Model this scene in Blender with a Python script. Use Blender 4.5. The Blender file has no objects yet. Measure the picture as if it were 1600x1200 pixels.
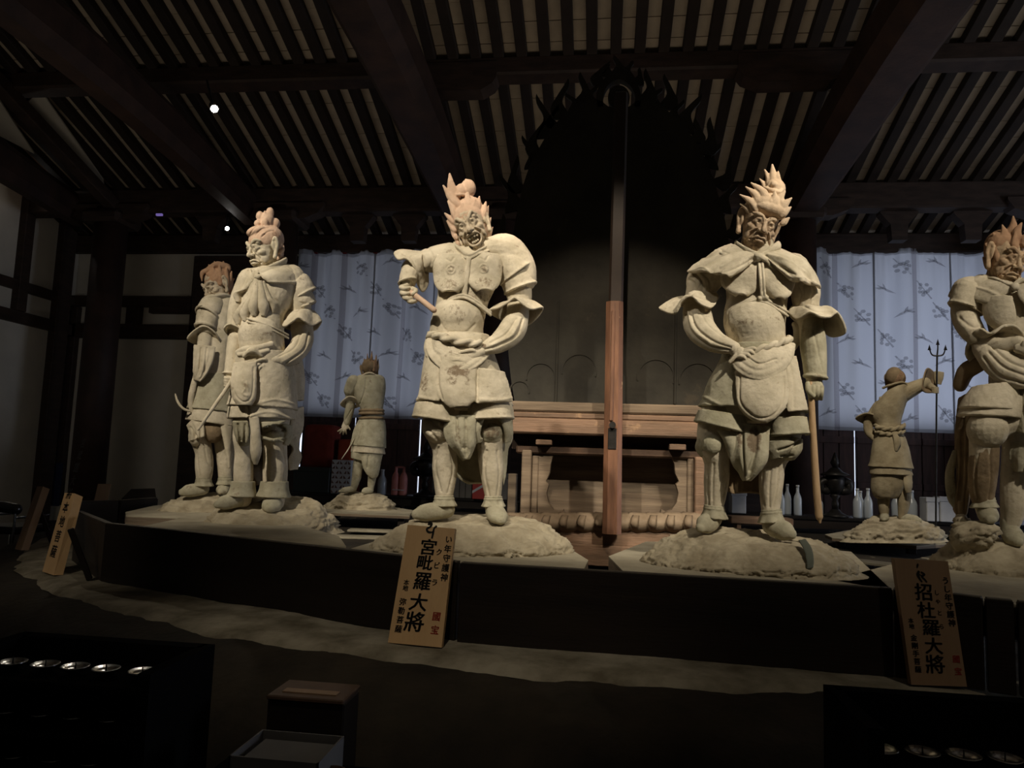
import bpy, bmesh, math, random
import numpy as np
from mathutils import Matrix, Vector, Euler
R = math.radians
random.seed(7)
rng = np.random.RandomState(5)
scn = bpy.context.scene
COL = scn.collection

# ------------------------------------------------------------------ camera
F_PX = 1155.0
CAM = np.array([0.0, 0.0, 1.5])
camd = bpy.data.cameras.new('camera'); cam = bpy.data.objects.new('camera', camd); COL.objects.link(cam)
camd.sensor_width = 36.0; camd.lens = 36.0 * F_PX / 1600.0; camd.clip_start = 0.05; camd.clip_end = 200
rotm = Euler((0, 0, R(7.0))).to_matrix() @ Euler((R(96.0), 0, 0)).to_matrix() @ Euler((0, 0, R(2.0))).to_matrix()
cam.matrix_world = Matrix.Translation(CAM) @ rotm.to_4x4()
scn.camera = cam
RM = np.array(rotm)

def ray(px, py):
    px = np.asarray(px, float); py = np.asarray(py, float)
    v = np.stack([(px - 800) / F_PX, (600 - py) / F_PX, -np.ones_like(px)], -1)
    return v @ RM.T
def PY(px, py, Y):                       # point of the plane Y seen at that pixel
    d = ray(px, py); return CAM + d * ((Y - CAM[1]) / d[..., 1])[..., None]
def PZ(px, py, z):
    d = ray(px, py); return CAM + d * ((z - CAM[2]) / d[..., 2])[..., None]
def PX(px, py, X):
    d = ray(px, py); return CAM + d * ((X - CAM[0]) / d[..., 0])[..., None]
def ppx(p):                              # world -> pixel
    q = (np.asarray(p, float) - CAM) @ RM; return 800 + F_PX * q[..., 0] / -q[..., 2], 600 - F_PX * q[..., 1] / -q[..., 2]

# ------------------------------------------------------------------ light
scn.view_settings.view_transform = 'Standard'; scn.view_settings.look = 'None'
scn.view_settings.gamma = 1.0; scn.view_settings.use_curve_mapping = False
scn.view_settings.exposure = 0.0
W = bpy.data.worlds.new('daylight'); scn.world = W; W.use_nodes = True
W.node_tree.nodes['Background'].inputs[0].default_value = (0.72, 0.80, 1.0, 1)
W.node_tree.nodes['Background'].inputs[1].default_value = 1.7

def aim(o, target):
    d = Vector(target) - o.location
    o.rotation_euler = d.to_track_quat('-Z', 'Y').to_euler()
def spot(name, loc, target, power, col, size=50, blend=0.5, rad=0.05):
    l = bpy.data.lights.new(name, 'SPOT'); l.energy = power; l.color = col; l.spot_size = R(size); l.spot_blend = blend; l.shadow_soft_size = rad
    o = bpy.data.objects.new(name, l); COL.objects.link(o); o.location = loc; aim(o, target); return o
def area(name, loc, target, power, col, sx, sy):
    l = bpy.data.lights.new(name, 'AREA'); l.energy = power; l.color = col; l.shape = 'RECTANGLE'; l.size = sx; l.size_y = sy
    o = bpy.data.objects.new(name, l); COL.objects.link(o); o.location = loc; aim(o, target); return o
WARM = (1.0, 0.895, 0.73)
# spotlights hung from the tie beams in front of the ring of statues
spot('spotlight', (-3.3, 0.5, 5.4), PY(390, 480, 4.5), 1100, WARM, 34, 1.0, .05)
spot('spotlight', (-1.5, 0.0, 5.3), PY(735, 430, 3.5), 960, WARM, 30, 1.0, .05)
spot('spotlight', (2.5, 0.0, 5.3), PY(1195, 430, 3.4), 1020, WARM, 30, 1.0, .05)
spot('spotlight', (3.2, 0.2, 5.2), PY(1590, 500, 3.7), 480, WARM, 30, 1.0, .05)
spot('spotlight', (-0.2, 1.4, 5.4), PY(955, 640, 5.2), 430, (1.0, 0.82, 0.62), 32, .5, .04)
spot('spotlight', (1.7, 1.4, 5.4), PY(955, 720, 5.2), 210, (1.0, 0.80, 0.58), 22, .5, .04)
spot('spotlight', (-3.6, 4.2, 6.0), PY(570, 690, 7.9), 420, WARM, 20, .5, .05)
spot('spotlight', (1.6, 3.2, 6.2), PY(1380, 730, 7.3), 720, WARM, 25, .5, .05)
spot('spotlight', (-.4, -.4, 5.4), PY(650, 880, 2.9), 190, WARM, 27, .9, .06)
spot('spotlight', (2.3, -.4, 5.4), PY(1350, 900, 3.0), 90, WARM, 27, .9, .06)
spot('spotlight', (-3.6, -.2, 4.5), PY(95, 810, 3.9), 130, WARM, 20, .9, .06)
# daylight falling through the doorways behind the curtains and from the open entrance on the right
area('doorway_daylight', (-2.1, 14.8, 3.6), (-2.1, 10, 3.6), 28, (0.66, 0.75, 1.0), 4.4, 5.0)
area('doorway_daylight', (7.3, 14.8, 3.6), (7.3, 10, 3.6), 150, (0.62, 0.73, 1.0), 6.0, 5.0)
area('entrance_daylight', (11.5, 6.0, 2.2), (3, 10.5, 3.6), 150, (0.74, 0.82, 1.0), 2.5, 3.5)
# unseen fill lights, added to brighten the ceiling boards; no lamps stand here
area('ceiling_fill', (0.4, 7.6, 3.2), (0.4, 9.8, 8.0), 17, (1.0, 0.84, 0.66), 6.0, 1.0)
area('ceiling_fill', (-6.0, 7.5, 3.0), (-5.5, 9.8, 8.0), 10, (1.0, 0.86, 0.70), 4.0, 1.0)
area('ceiling_fill', (6.5, 7.5, 3.2), (6.5, 10, 8.0), 14, (0.95, 0.93, 0.92), 4.0, 1.0)
area('wall_fill', (-8.0, 6.0, .5), (-10.5, 12.0, 2.0), 9, (1.0, 0.9, 0.75), 2.0, 1.0)  # added fill near the floor, stands in for bounce on the left wall
area('hall_fill', (0.3, -3.0, 4.2), (0, 6, 1.5), 3, (1.0, 0.84, 0.62), 6.0, 2.0)  # weak fill added behind the camera, not a lamp of the hall

# ------------------------------------------------------------------ scene helpers 
def tag(o, label=None, cat=None, group=None, kind=None):
    if label: o['label'] = label
    if cat: o['category'] = cat
    if group: o['group'] = group
    if kind: o['kind'] = kind
    return o
def thing(name, label, cat, loc, group=None, rz=0.0):
    o = bpy.data.objects.new(name, None); COL.objects.link(o); o.location = Vector([float(v) for v in loc]); o.rotation_euler = (0, 0, rz)
    o.empty_display_size = 0.1
    return tag(o, label, cat, group)
def origin(parent):
    v = np.zeros(3)
    while parent is not None:
        v = v + np.array(parent.location); parent = parent.parent
    return v
def mk(name, V, F, mat, parent=None, smooth=False, label=None, kind=None, world=True, loc=None):
    """one mesh object; V in world coordinates (or in the parent's own when world is False)"""
    V = np.asarray(V, float)
    if world: V = V - origin(parent)
    if loc is not None: V = V - np.asarray(loc, float)
    me = bpy.data.meshes.new(name)
    if isinstance(F, np.ndarray):
        m, n = F.shape
        me.vertices.add(len(V)); me.vertices.foreach_set('co', V.astype(np.float32).ravel())
        me.loops.add(m * n); me.loops.foreach_set('vertex_index', F.astype(np.int32).ravel())
        me.polygons.add(m); me.polygons.foreach_set('loop_start', np.arange(0, m * n, n, dtype=np.int32))
        me.update(calc_edges=True)
    else:
        me.from_pydata([tuple(v) for v in V], [], [tuple(int(i) for i in f) for f in F]); me.update()
    if mat is not None: me.materials.append(mat)
    if smooth: me.polygons.foreach_set('use_smooth', [True] * len(me.polygons))
    o = bpy.data.objects.new(name, me); COL.objects.link(o)
    if parent is not None: o.parent = parent
    if loc is not None: o.location = loc
    return tag(o, label, None, None, kind)

BOXF = [(0, 1, 3, 2), (4, 6, 7, 5), (0, 4, 5, 1), (2, 3, 7, 6), (0, 2, 6, 4), (1, 5, 7, 3)]
class MB:
    """collects simple solids into one mesh (world coordinates)"""
    def __init__(s): s.V = []; s.F = []; s.n = 0
    def add(s, V, F):
        V = np.asarray(V, float).reshape(-1, 3)
        s.V.append(V); s.F += [tuple(i + s.n for i in f) for f in F]; s.n += len(V); return s
    def box(s, x0, x1, y0, y1, z0, z1, M=None, bev=0.0):
        bm = bmesh.new()
        vs = [bm.verts.new((x, y, z)) for x in (x0, x1) for y in (y0, y1) for z in (z0, z1)]
        for f in BOXF: bm.faces.new([vs[i] for i in f])
        if bev > 0: bmesh.ops.bevel(bm, geom=bm.edges[:], offset=bev, segments=1, affect='EDGES')
        bmesh.ops.recalc_face_normals(bm, faces=bm.faces[:])
        bm.verts.index_update()
        V = np.array([v.co[:] for v in bm.verts]); F = [[v.index for v in f.verts] for f in bm.faces]; bm.free()
        if M is not None: V = V @ np.array(M.to_3x3()).T + np.array(M.translation)
        return s.add(V, F)
    def beam(s, a, b, w, h, bev=0.0, up=(0, 0, 1)):
        """box from a to b (centre line), w across, h along 'up'"""
        a = Vector(a); b = Vector(b); t = (b - a); L = t.length; t.normalize()
        sd = t.cross(Vector(up)).normalized(); u = sd.cross(t).normalized()
        M = Matrix((sd, t, u)).transposed().to_4x4(); M.translation = a
        return s.box(-w / 2, w / 2, 0, L, -h / 2, h / 2, M, bev)
    def cyl(s, a, b, r0, r1=None, n=16):
        r1 = r0 if r1 is None else r1
        a = Vector(a); b = Vector(b); t = (b - a).normalized()
        u = t.cross(Vector((0, 0, 1))) if abs(t.z) < .9 else t.cross(Vector((1, 0, 0))); u.normalize(); v = t.cross(u)
        V = []
        for c, r in ((a, r0), (b, r1)):
            V += [tuple(c + (u * math.cos(2 * math.pi * i / n) + v * math.sin(2 * math.pi * i / n)) * r) for i in range(n)]
        F = [(i, (i + 1) % n, n + (i + 1) % n, n + i) for i in range(n)] + [tuple(range(n - 1, -1, -1)), tuple(range(n, 2 * n))]
        return s.add(V, F)
    def lathe(s, c, prof, n=20, sx=1.0, sy=1.0):
        V = []; m = len(prof)
        for r, z in prof: V += [(c[0] + r * sx * math.cos(2 * math.pi * i / n), c[1] + r * sy * math.sin(2 * math.pi * i / n), c[2] + z) for i in range(n)]
        F = [(j * n + i, j * n + (i + 1) % n, (j + 1) * n + (i + 1) % n, (j + 1) * n + i) for j in range(m - 1) for i in range(n)]
        F += [tuple(range(n - 1, -1, -1)), tuple(range((m - 1) * n, m * n))]
        return s.add(V, F)
    def prism(s, poly, y0, y1, M=None):
        """polygon in x,z extruded along y"""
        n = len(poly); V = [(x, y0, z) for x, z in poly] + [(x, y1, z) for x, z in poly]
        F = [tuple(range(n)), tuple(range(2 * n - 1, n - 1, -1))] + [(i, i + n, (i + 1) % n + n, (i + 1) % n) for i in range(n)]
        V = np.array(V, float)
        if M is not None: V = V @ np.array(M.to_3x3()).T + np.array(M.translation)
        return s.add(V, F)
    def build(s, name, mat, parent=None, smooth=False, label=None, kind=None, world=True, loc=None, tri=False):
        o = mk(name, np.concatenate(s.V), s.F, mat, parent, smooth, label, kind, world, loc)
        return o

# ------------------------------------------------------------------ materials
def mat(name, c1, c2=None, scale=6.0, rough=0.8, bump=0.0, bscale=None, stretch=(1, 1, 1), lo=.35, hi=.65, metal=0.0, stain=None, spec=0.3, detail=6.0, spots=None):
    m = bpy.data.materials.new(name); m.use_nodes = True; nt = m.node_tree; N = nt.nodes; L = nt.links
    b = N['Principled BSDF']; b.inputs['Roughness'].default_value = rough; b.inputs['Metallic'].default_value = metal
    b.inputs['Specular IOR Level'].default_value = spec
    tc = N.new('ShaderNodeTexCoord'); mp = N.new('ShaderNodeMapping'); L.new(tc.outputs['Object'], mp.inputs[0]); mp.inputs['Scale'].default_value = stretch
    if c2 is None: b.inputs['Base Color'].default_value = (*c1, 1); out = None
    else:
        nz = N.new('ShaderNodeTexNoise'); nz.inputs['Scale'].default_value = scale; nz.inputs['Detail'].default_value = detail; nz.inputs['Roughness'].default_value = .6
        L.new(mp.outputs[0], nz.inputs['Vector'])
        rp = N.new('ShaderNodeValToRGB'); rp.color_ramp.elements[0].position = lo; rp.color_ramp.elements[1].position = hi
        rp.color_ramp.elements[0].color = (*c2, 1); rp.color_ramp.elements[1].color = (*c1, 1)
        L.new(nz.outputs[0], rp.inputs[0]); out = rp.outputs[0]
    def mixin(out, fac, colr):
        mx = N.new('ShaderNodeMix'); mx.data_type = 'RGBA'
        L.new(fac, mx.inputs[0]); L.new(out, mx.inputs[6]); mx.inputs[7].default_value = (*colr, 1); return mx.outputs[2]
    if spots:                                # (colour, scale, threshold, amount): flaked dark patches
        for colr, sc_, th, amt in spots:
            n2 = N.new('ShaderNodeTexNoise'); n2.inputs['Scale'].default_value = sc_; n2.inputs['Detail'].default_value = 8; n2.inputs['Roughness'].default_value = .7
            L.new(tc.outputs['Object'], n2.inputs['Vector'])
            mr = N.new('ShaderNodeMapRange'); mr.inputs[1].default_value = th; mr.inputs[2].default_value = th + .06; mr.inputs[4].default_value = amt
            L.new(n2.outputs[0], mr.inputs[0]); out = mixin(out, mr.outputs[0], colr)
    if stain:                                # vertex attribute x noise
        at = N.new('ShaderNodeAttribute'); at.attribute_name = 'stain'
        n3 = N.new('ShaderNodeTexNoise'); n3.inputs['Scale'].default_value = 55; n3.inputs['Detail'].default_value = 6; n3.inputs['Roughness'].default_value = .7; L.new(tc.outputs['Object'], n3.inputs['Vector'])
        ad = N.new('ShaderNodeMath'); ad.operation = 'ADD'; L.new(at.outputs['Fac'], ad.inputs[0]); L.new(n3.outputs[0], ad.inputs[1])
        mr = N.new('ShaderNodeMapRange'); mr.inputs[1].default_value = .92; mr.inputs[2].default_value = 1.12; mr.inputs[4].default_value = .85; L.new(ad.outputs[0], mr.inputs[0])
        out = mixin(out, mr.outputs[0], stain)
    if out is not None: L.new(out, b.inputs['Base Color'])
    if bump > 0:
        nb = N.new('ShaderNodeTexNoise'); nb.inputs['Scale'].default_value = bscale or scale * 6; nb.inputs['Detail'].default_value = 5; L.new(mp.outputs[0], nb.inputs['Vector'])
        bp = N.new('ShaderNodeBump'); bp.inputs['Strength'].default_value = bump; bp.inputs['Distance'].default_value = .01
        L.new(nb.outputs[0], bp.inputs['Height']); L.new(bp.outputs[0], b.inputs['Normal'])
    return m
def emis(name, col, s):
    m = bpy.data.materials.new(name); m.use_nodes = True; b = m.node_tree.nodes['Principled BSDF']
    b.inputs['Base Color'].default_value = (*col, 1); b.inputs['Emission Color'].default_value = (*col, 1); b.inputs['Emission Strength'].default_value = s; return m

DK = (.17, .115, .07)
M = {}
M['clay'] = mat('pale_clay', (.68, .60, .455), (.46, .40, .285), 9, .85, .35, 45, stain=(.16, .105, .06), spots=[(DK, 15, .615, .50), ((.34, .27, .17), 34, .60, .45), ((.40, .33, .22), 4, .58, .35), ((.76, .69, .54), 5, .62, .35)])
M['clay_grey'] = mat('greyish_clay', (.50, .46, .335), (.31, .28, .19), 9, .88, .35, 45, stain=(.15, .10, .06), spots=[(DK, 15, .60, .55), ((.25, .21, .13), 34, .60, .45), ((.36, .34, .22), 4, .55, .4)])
M['clay_hair'] = mat('pinkish_hair_clay', (.66, .47, .34), (.50, .34, .235), 14, .85, .35, 50, stain=(.25, .13, .08), spots=[((.30, .17, .11), 20, .68, .5)])
M['clay_face'] = mat('weathered_face_clay', (.62, .52, .38), (.42, .34, .235), 22, .85, .4, 60, stain=(.12, .08, .055), spots=[((.26, .18, .13), 24, .66, .5)])
M['clay_rock'] = mat('rock_clay', (.50, .435, .31), (.30, .25, .165), 7, .92, .6, 35, spots=[((.25, .20, .13), 9, .66, .5)])
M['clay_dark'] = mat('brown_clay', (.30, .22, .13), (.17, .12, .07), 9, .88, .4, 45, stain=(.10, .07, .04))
M['beam'] = mat('dark_timber', (.055, .034, .024), (.028, .018, .013), 3, .65, .25, 20, stretch=(1, 1, 4))
M['beam_red'] = mat('reddish_timber', (.050, .027, .019), (.026, .015, .011), 3, .6, .25, 20)
M['rafter'] = mat('rafter_timber', (.030, .020, .014), (.017, .012, .009), 3, .7)
M['ceil'] = mat('ceiling_board', (.60, .50, .375), (.46, .38, .285), 2.2, .9, .2, 30)
M['plaster'] = mat('white_plaster', (.66, .61, .51), (.56, .52, .44), 1.2, .95, .1, 30)
M['floor'] = mat('dark_floor', (.05, .042, .035), (.03, .026, .02), 4, .6)
M['board'] = mat('black_board', (.020, .014, .010), (.013, .009, .007), 4, .45, .1, 40, stretch=(.3, .3, 3))
M['board2'] = mat('grey_board', (.055, .052, .055), (.035, .032, .034), 4, .6)
M['wood_dark'] = mat('dark_altar_wood', (.11, .062, .035), (.05, .03, .02), 4, .65, .3, 20)
M['petal'] = mat('lotus_petal_wood', (.27, .205, .14), (.15, .11, .07), 5, .7, .3, 25)
M['board_edge'] = mat('worn_board_edge', (.10, .085, .065), (.06, .05, .04), 8, .7)
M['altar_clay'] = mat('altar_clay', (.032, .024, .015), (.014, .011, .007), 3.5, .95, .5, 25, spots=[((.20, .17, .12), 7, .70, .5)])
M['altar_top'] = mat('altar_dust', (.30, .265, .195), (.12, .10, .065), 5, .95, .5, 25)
M['slab'] = mat('dusty_slab', (.40, .355, .26), (.28, .245, .175), 5, .92, .3, 30)
M['wood_old'] = mat('old_altar_wood', (.25, .155, .10), (.12, .078, .05), 3.2, .6, .3, 20, stretch=(.6, 1, 5), spots=[((.42, .27, .15), 6, .62, .5)])
M['wood_post'] = mat('post_wood', (.235, .115, .065), (.11, .055, .034), 4, .45, .2, 20, stretch=(4, 4, .6), spots=[((.55, .38, .22), 7, .63, .6)])
M['wood_grey'] = mat('grey_brown_wood', (.225, .17, .115), (.11, .08, .055), 3, .75, .3, 20, stretch=(.5, 1, 6))
M['halo'] = mat('halo_back', (.046, .042, .031), (.022, .020, .015), 2.5, .7, .3, 15, spots=[((.075, .060, .040), 3, .60, .6)])
M['plaque'] = mat('plaque_wood', (.60, .385, .19), (.52, .325, .155), 2.5, .55, .08, 30, stretch=(6, 6, .5), lo=.3, hi=.7)
M['plaque2'] = mat('plaque_wood_dull', (.30, .19, .11), (.25, .155, .085), 2.5, .6, .08, 30, stretch=(6, 6, .5), lo=.3, hi=.7)
M['ink'] = mat('black_ink', (.008, .007, .006), rough=.5)
M['red_ink'] = mat('red_ink', (.38, .045, .03), rough=.6)
M['metal'] = mat('dark_iron', (.035, .032, .030), (.02, .018, .016), 20, .45, metal=.6)
M['dish'] = mat('dish_metal', (.35, .35, .34), rough=.22, metal=1.0)
M['glass_w'] = mat('frosted_white_bottle', (.42, .46, .50), rough=.25, spec=.5)
M['glass_p'] = mat('pink_wrapped_bottle', (.60, .24, .22), (.5, .19, .17), 10, rough=.45)
M['white_dim'] = mat('grey_carton', (.20,.195,.185), (.16,.155,.15), 5, .8)
M['red_box'] = mat('red_carton', (.40,.05,.045), rough=.5)
M['gold_box'] = mat('orange_gold_package', (.65,.33,.12), (.4,.15,.06), 30, .35)
M['rack'] = mat('rack_black', (.009, .009, .009), rough=.95, spec=.0)
M['red_cloth'] = mat('dark_red_cloth', (.20, .030, .016), (.13, .018, .010), 6, .9)
M['orange_cloth'] = mat('orange_red_cloth', (.36, .065, .025), (.26, .045, .018), 6, .9)
M['white_box'] = mat('white_carton', (.60, .61, .63), (.5, .51, .53), 5, .7)
M['gloss_black'] = mat('black_lacquer', (.012, .011, .011), rough=.25, spec=.6)
M['stick'] = mat('pale_stick_wood', (.50, .34, .19), (.36, .23, .12), 6, .6, stretch=(4, 4, .6))
# ------------------------------------------------------------------ modelling in clay: solids are merged, smoothed and tooled
TAB = np.random.RandomState(3).rand(32, 32, 32)
def vnoise(p):
    i = np.floor(p).astype(int); f = p - i; f = f * f * (3 - 2 * f); r = 0
    for a in (0, 1):
        for b in (0, 1):
            for c in (0, 1):
                w = (f[:, 0] if a else 1 - f[:, 0]) * (f[:, 1] if b else 1 - f[:, 1]) * (f[:, 2] if c else 1 - f[:, 2])
                r = r + w * TAB[(i[:, 0] + a) & 31, (i[:, 1] + b) & 31, (i[:, 2] + c) & 31]
    return r
def fbm(p, o=3):
    r = 0; a = 1.0; s = 0
    for k in range(o): r = r + a * vnoise(p * 2 ** k + 7.3 * k); s += a; a *= .5
    return r / s - .5
def nrm(v): return v / (np.linalg.norm(v, axis=-1, keepdims=True) + 1e-12)
def crom(P_, k=4):
    P_ = np.asarray(P_, float)
    if len(P_) < 3: return np.array([P_[0] + (P_[-1] - P_[0]) * t for t in np.linspace(0, 1, 5)])
    Q = np.vstack([2 * P_[0] - P_[1], P_, 2 * P_[-1] - P_[-2]]); o = []
    for i in range(1, len(Q) - 2):
        for t in np.linspace(0, 1, k, endpoint=False):
            a, b, c, d = Q[i - 1], Q[i], Q[i + 1], Q[i + 2]
            o.append(.5 * (2 * b + (c - a) * t + (2 * a - 5 * b + 4 * c - d) * t * t + (3 * b - a - 3 * c + d) * t ** 3))
    o.append(P_[-1]); return np.array(o)
def gridfaces(m, n, closed, off=0, flip=False):
    F = []
    for j in range(m - 1):
        for i in range(n if closed else n - 1):
            a, b = j * n + i, j * n + (i + 1) % n; f = (a + off, b + off, b + n + off, a + n + off); F.append(f[::-1] if flip else f)
    return F
class Clay:
    """figure space: x right, y down (same scale), z away from the viewer"""
    def __init__(s): s.V = []; s.F = []; s.n = 0
    def add(s, V, F): V = np.asarray(V, float); s.V.append(V); s.F += [tuple(i + s.n for i in f) for f in F]; s.n += len(V); return s
    def sph(s, c, r, rot=0.0, yaw=0.0, n=18, m=12):
        if np.isscalar(r): r = (r, r, r)
        V = [(0, -1, 0)] + [(math.sin(math.pi * j / m) * math.cos(2 * math.pi * i / n), -math.cos(math.pi * j / m), math.sin(math.pi * j / m) * math.sin(2 * math.pi * i / n)) for j in range(1, m) for i in range(n)] + [(0, 1, 0)]
        V = np.array(V) * np.array(r); a = R(rot); b = R(yaw)
        V = V @ np.array([[math.cos(b), 0, -math.sin(b)], [0, 1, 0], [math.sin(b), 0, math.cos(b)]])
        V = V @ np.array([[math.cos(a), math.sin(a), 0], [-math.sin(a), math.cos(a), 0], [0, 0, 1]]) + np.array(c)
        F = [(0, 1 + (i + 1) % n, 1 + i) for i in range(n)] + [(1 + j * n + i, 1 + j * n + (i + 1) % n, 1 + (j + 1) * n + (i + 1) % n, 1 + (j + 1) * n + i) for j in range(m - 2) for i in range(n)]
        e = 1 + (m - 1) * n; F += [(e, e - n + i, e - n + (i + 1) % n) for i in range(n)]
        return s.add(V, F)
    def tube(s, pts, rad, n=16, k=5, caps=True, wave=None):
        pts = np.asarray(pts, float); rad = np.array([(r, r) if np.isscalar(r) else r for r in rad], float)
        A = crom(np.hstack([pts, rad]), k); C = A[:, :3]; rr = np.maximum(A[:, 3:], .05)
        T = nrm(np.gradient(C, axis=0)); ref = np.array([0, 0, 1.0]) if abs(T[0, 2]) < .85 else np.array([0, 1.0, 0])
        sd = nrm(np.cross(T[0], ref)); rings = []
        cs = []
        for i in range(len(C)):
            sd = nrm(sd - T[i] * np.dot(sd, T[i])); bn = np.cross(sd, T[i]); cs.append((C[i], sd, bn, rr[i], T[i]))
        seq = []
        if caps:
            c, a, b, r, t = cs[0]; e = min(r)
            for q in (75, 50, 25): seq.append((c - t * e * math.sin(R(q)), a, b, r * math.cos(R(q))))
        seq += [(c, a, b, r) for c, a, b, r, t in cs]
        if caps:
            c, a, b, r, t = cs[-1]; e = min(r)
            for q in (25, 50, 75): seq.append((c + t * e * math.sin(R(q)), a, b, r * math.cos(R(q))))
        th = np.arange(n) * 2 * math.pi / n; V = []
        for j, (c, a, b, r) in enumerate(seq):
            w = 1.0 if wave is None else (1 + wave(j / len(seq), th))[:, None]
            V.append(c + (np.cos(th)[:, None] * a * r[0] + np.sin(th)[:, None] * b * r[1]) * w)
        V = np.vstack(V); m = len(seq); F = gridfaces(m, n, True) + [tuple(range(n - 1, -1, -1)), tuple(range((m - 1) * n, m * n))]
        return s.add(V, F)
    def loft(s, rings, n=28, k=4, ex=1.0):
        """rings: cx, cy, cz, rx, rz (, tilt degrees) stacked from top to bottom; capped"""
        A = crom(np.array([(*r, 0) if len(r) == 5 else r for r in rings], float), k); th = np.arange(n) * 2 * math.pi / n; V = []
        for cx, cy, cz, rx, rz, tl in A:
            c = np.sign(np.cos(th)) * np.abs(np.cos(th)) ** ex; z = np.sign(np.sin(th)) * np.abs(np.sin(th)) ** ex
            V.append(np.stack([cx + rx * c * math.cos(R(tl)), cy + rx * c * math.sin(R(tl)), cz + rz * z], 1))
        m = len(A); return s.add(np.vstack(V), gridfaces(m, n, True, flip=True) + [tuple(range(n)), tuple(range(m * n - 1, (m - 1) * n - 1, -1))])
    def shell(s, loops, th=3.0, closed=True):
        L_ = np.asarray(loops, float); m, n = L_.shape[:2]
        du = (np.roll(L_, -1, 1) - np.roll(L_, 1, 1)) if closed else np.gradient(L_, axis=1)
        N_ = nrm(np.cross(du, np.gradient(L_, axis=0))) * th / 2
        V = np.vstack([(L_ + N_).reshape(-1, 3), (L_ - N_).reshape(-1, 3)]); o = m * n
        F = gridfaces(m, n, closed) + gridfaces(m, n, closed, o, True)
        for i in range(n if closed else n - 1):
            a, b = i, (i + 1) % n; F.append((b, a, a + o, b + o)); a2, b2 = a + (m - 1) * n, b + (m - 1) * n; F.append((a2, b2, b2 + o, a2 + o))
        if not closed:
            for j in range(m - 1):
                a, b = j * n, (j + 1) * n; F.append((a, b, b + o, a + o)); a, b = a + n - 1, b + n - 1; F.append((b, a, a + o, b + o))
        return s.add(V, F)
    def skirt(s, rings, th=4, n=64, ripple=0, freq=9, ph=0, arc=None):
        """rings: cx, cy, cz, rx, rz, tilt; open tube of cloth; arc=(a0,a1) degrees leaves it open (270 = toward viewer)"""
        A = crom(np.array(rings, float), 4); a = np.arange(n) * 2 * math.pi / n if arc is None else np.linspace(R(arc[0]), R(arc[1]), n); L_ = []
        for j, (cx, cy, cz, rx, rz, tl) in enumerate(A):
            t = j / (len(A) - 1); w = 1 + ripple * t * np.sin(a * freq + ph)
            x = rx * np.cos(a) * w; L_.append(np.stack([cx + x, cy + x * math.tan(R(tl)) + 0 * a, cz + rz * np.sin(a) * w], 1))
        return s.shell(L_, th, arc is None)
    def plate(s, rows, th=4, bulge=6, n=14, k=4, wav=0, wf=3):
        """rows: xl,yl,zl,xr,yr,zr(,bulge)"""
        A = crom(np.array([(*r, bulge) if len(r) == 6 else r for r in rows], float), k); u = np.linspace(0, 1, n)[:, None]; L_ = []
        for j, r in enumerate(A):
            q = r[:3] * (1 - u) + r[3:6] * u; q = q.copy(); q[:, 2] -= r[6] * np.sin(math.pi * u[:, 0]) ** .7 - wav * np.sin(u[:, 0] * math.pi * 2 * wf) * j / len(A); L_.append(q)
        return s.shell(L_, th, False)
    def flare(s, inner, rim, th=3.5, k=3, sag=0.0):
        """inner and rim: closed loops with the same number of control points (x,y,z)"""
        I = closedcurve(inner); O = closedcurve(rim); L_ = []
        for t in np.linspace(0, 1, 6): L_.append(I * (1 - t) + O * t + np.array([0, sag * math.sin(math.pi * t), 0]))
        return s.shell(L_, th, True)
    def lame(s, p0, p1, r0, r1, rz=1.15, th=4.5, n=40):
        p0, p1 = np.array(p0, float), np.array(p1, float); t = nrm(p1 - p0); sd = nrm(np.cross(t, [0, 0, 1.0])); bn = np.cross(sd, t); a = np.arange(n) * 2 * math.pi / n; L_ = []
        for u, rr in ((0, r0 * .8), (.2, r0), (.6, (r0 + r1) / 2 + 1), (.9, r1), (1.0, r1 + 2.2)): L_.append(p0 + (p1 - p0) * u + np.cos(a)[:, None] * sd * rr + np.sin(a)[:, None] * bn * rr * rz)
        return s.shell(L_, th, True)
    def hand(s, wrist, palm, tips, r=3.4, thumb=None, curl=(0, 0, 0), palmr=(10, 6)):
        """palm: centre; tips: fingertip points in order; each finger a three-bone chain rooted in the palm"""
        wrist, palm = np.array(wrist, float), np.array(palm, float); d = nrm(palm - wrist)
        s.tube([wrist, palm], [(palmr[0] * .75, palmr[1]), (palmr[0], palmr[1])])
        tips = np.array(tips, float); mid = tips.mean(0); n = len(tips)
        ax = nrm(tips[-1] - tips[0]) if n > 1 else np.array([1, 0, 0])
        for i, t in enumerate(tips):
            kn = palm + d * palmr[1] * .5 + ax * (i - (n - 1) / 2) * palmr[0] * 1.55 / max(n - 1, 1)
            mid_ = (kn + t) / 2 + np.array(curl); ln = 1 - .10 * abs(i - 1.2)
            s.tube([kn, mid_, t], [r, r * .92, r * .72], n=10, k=4)
        if thumb is not None:
            th = np.array(thumb, float); s.tube([wrist * .45 + palm * .55, th[0], th[1]], [r * 1.3, r * 1.1, r * .85], n=10, k=4)
        return s
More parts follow.
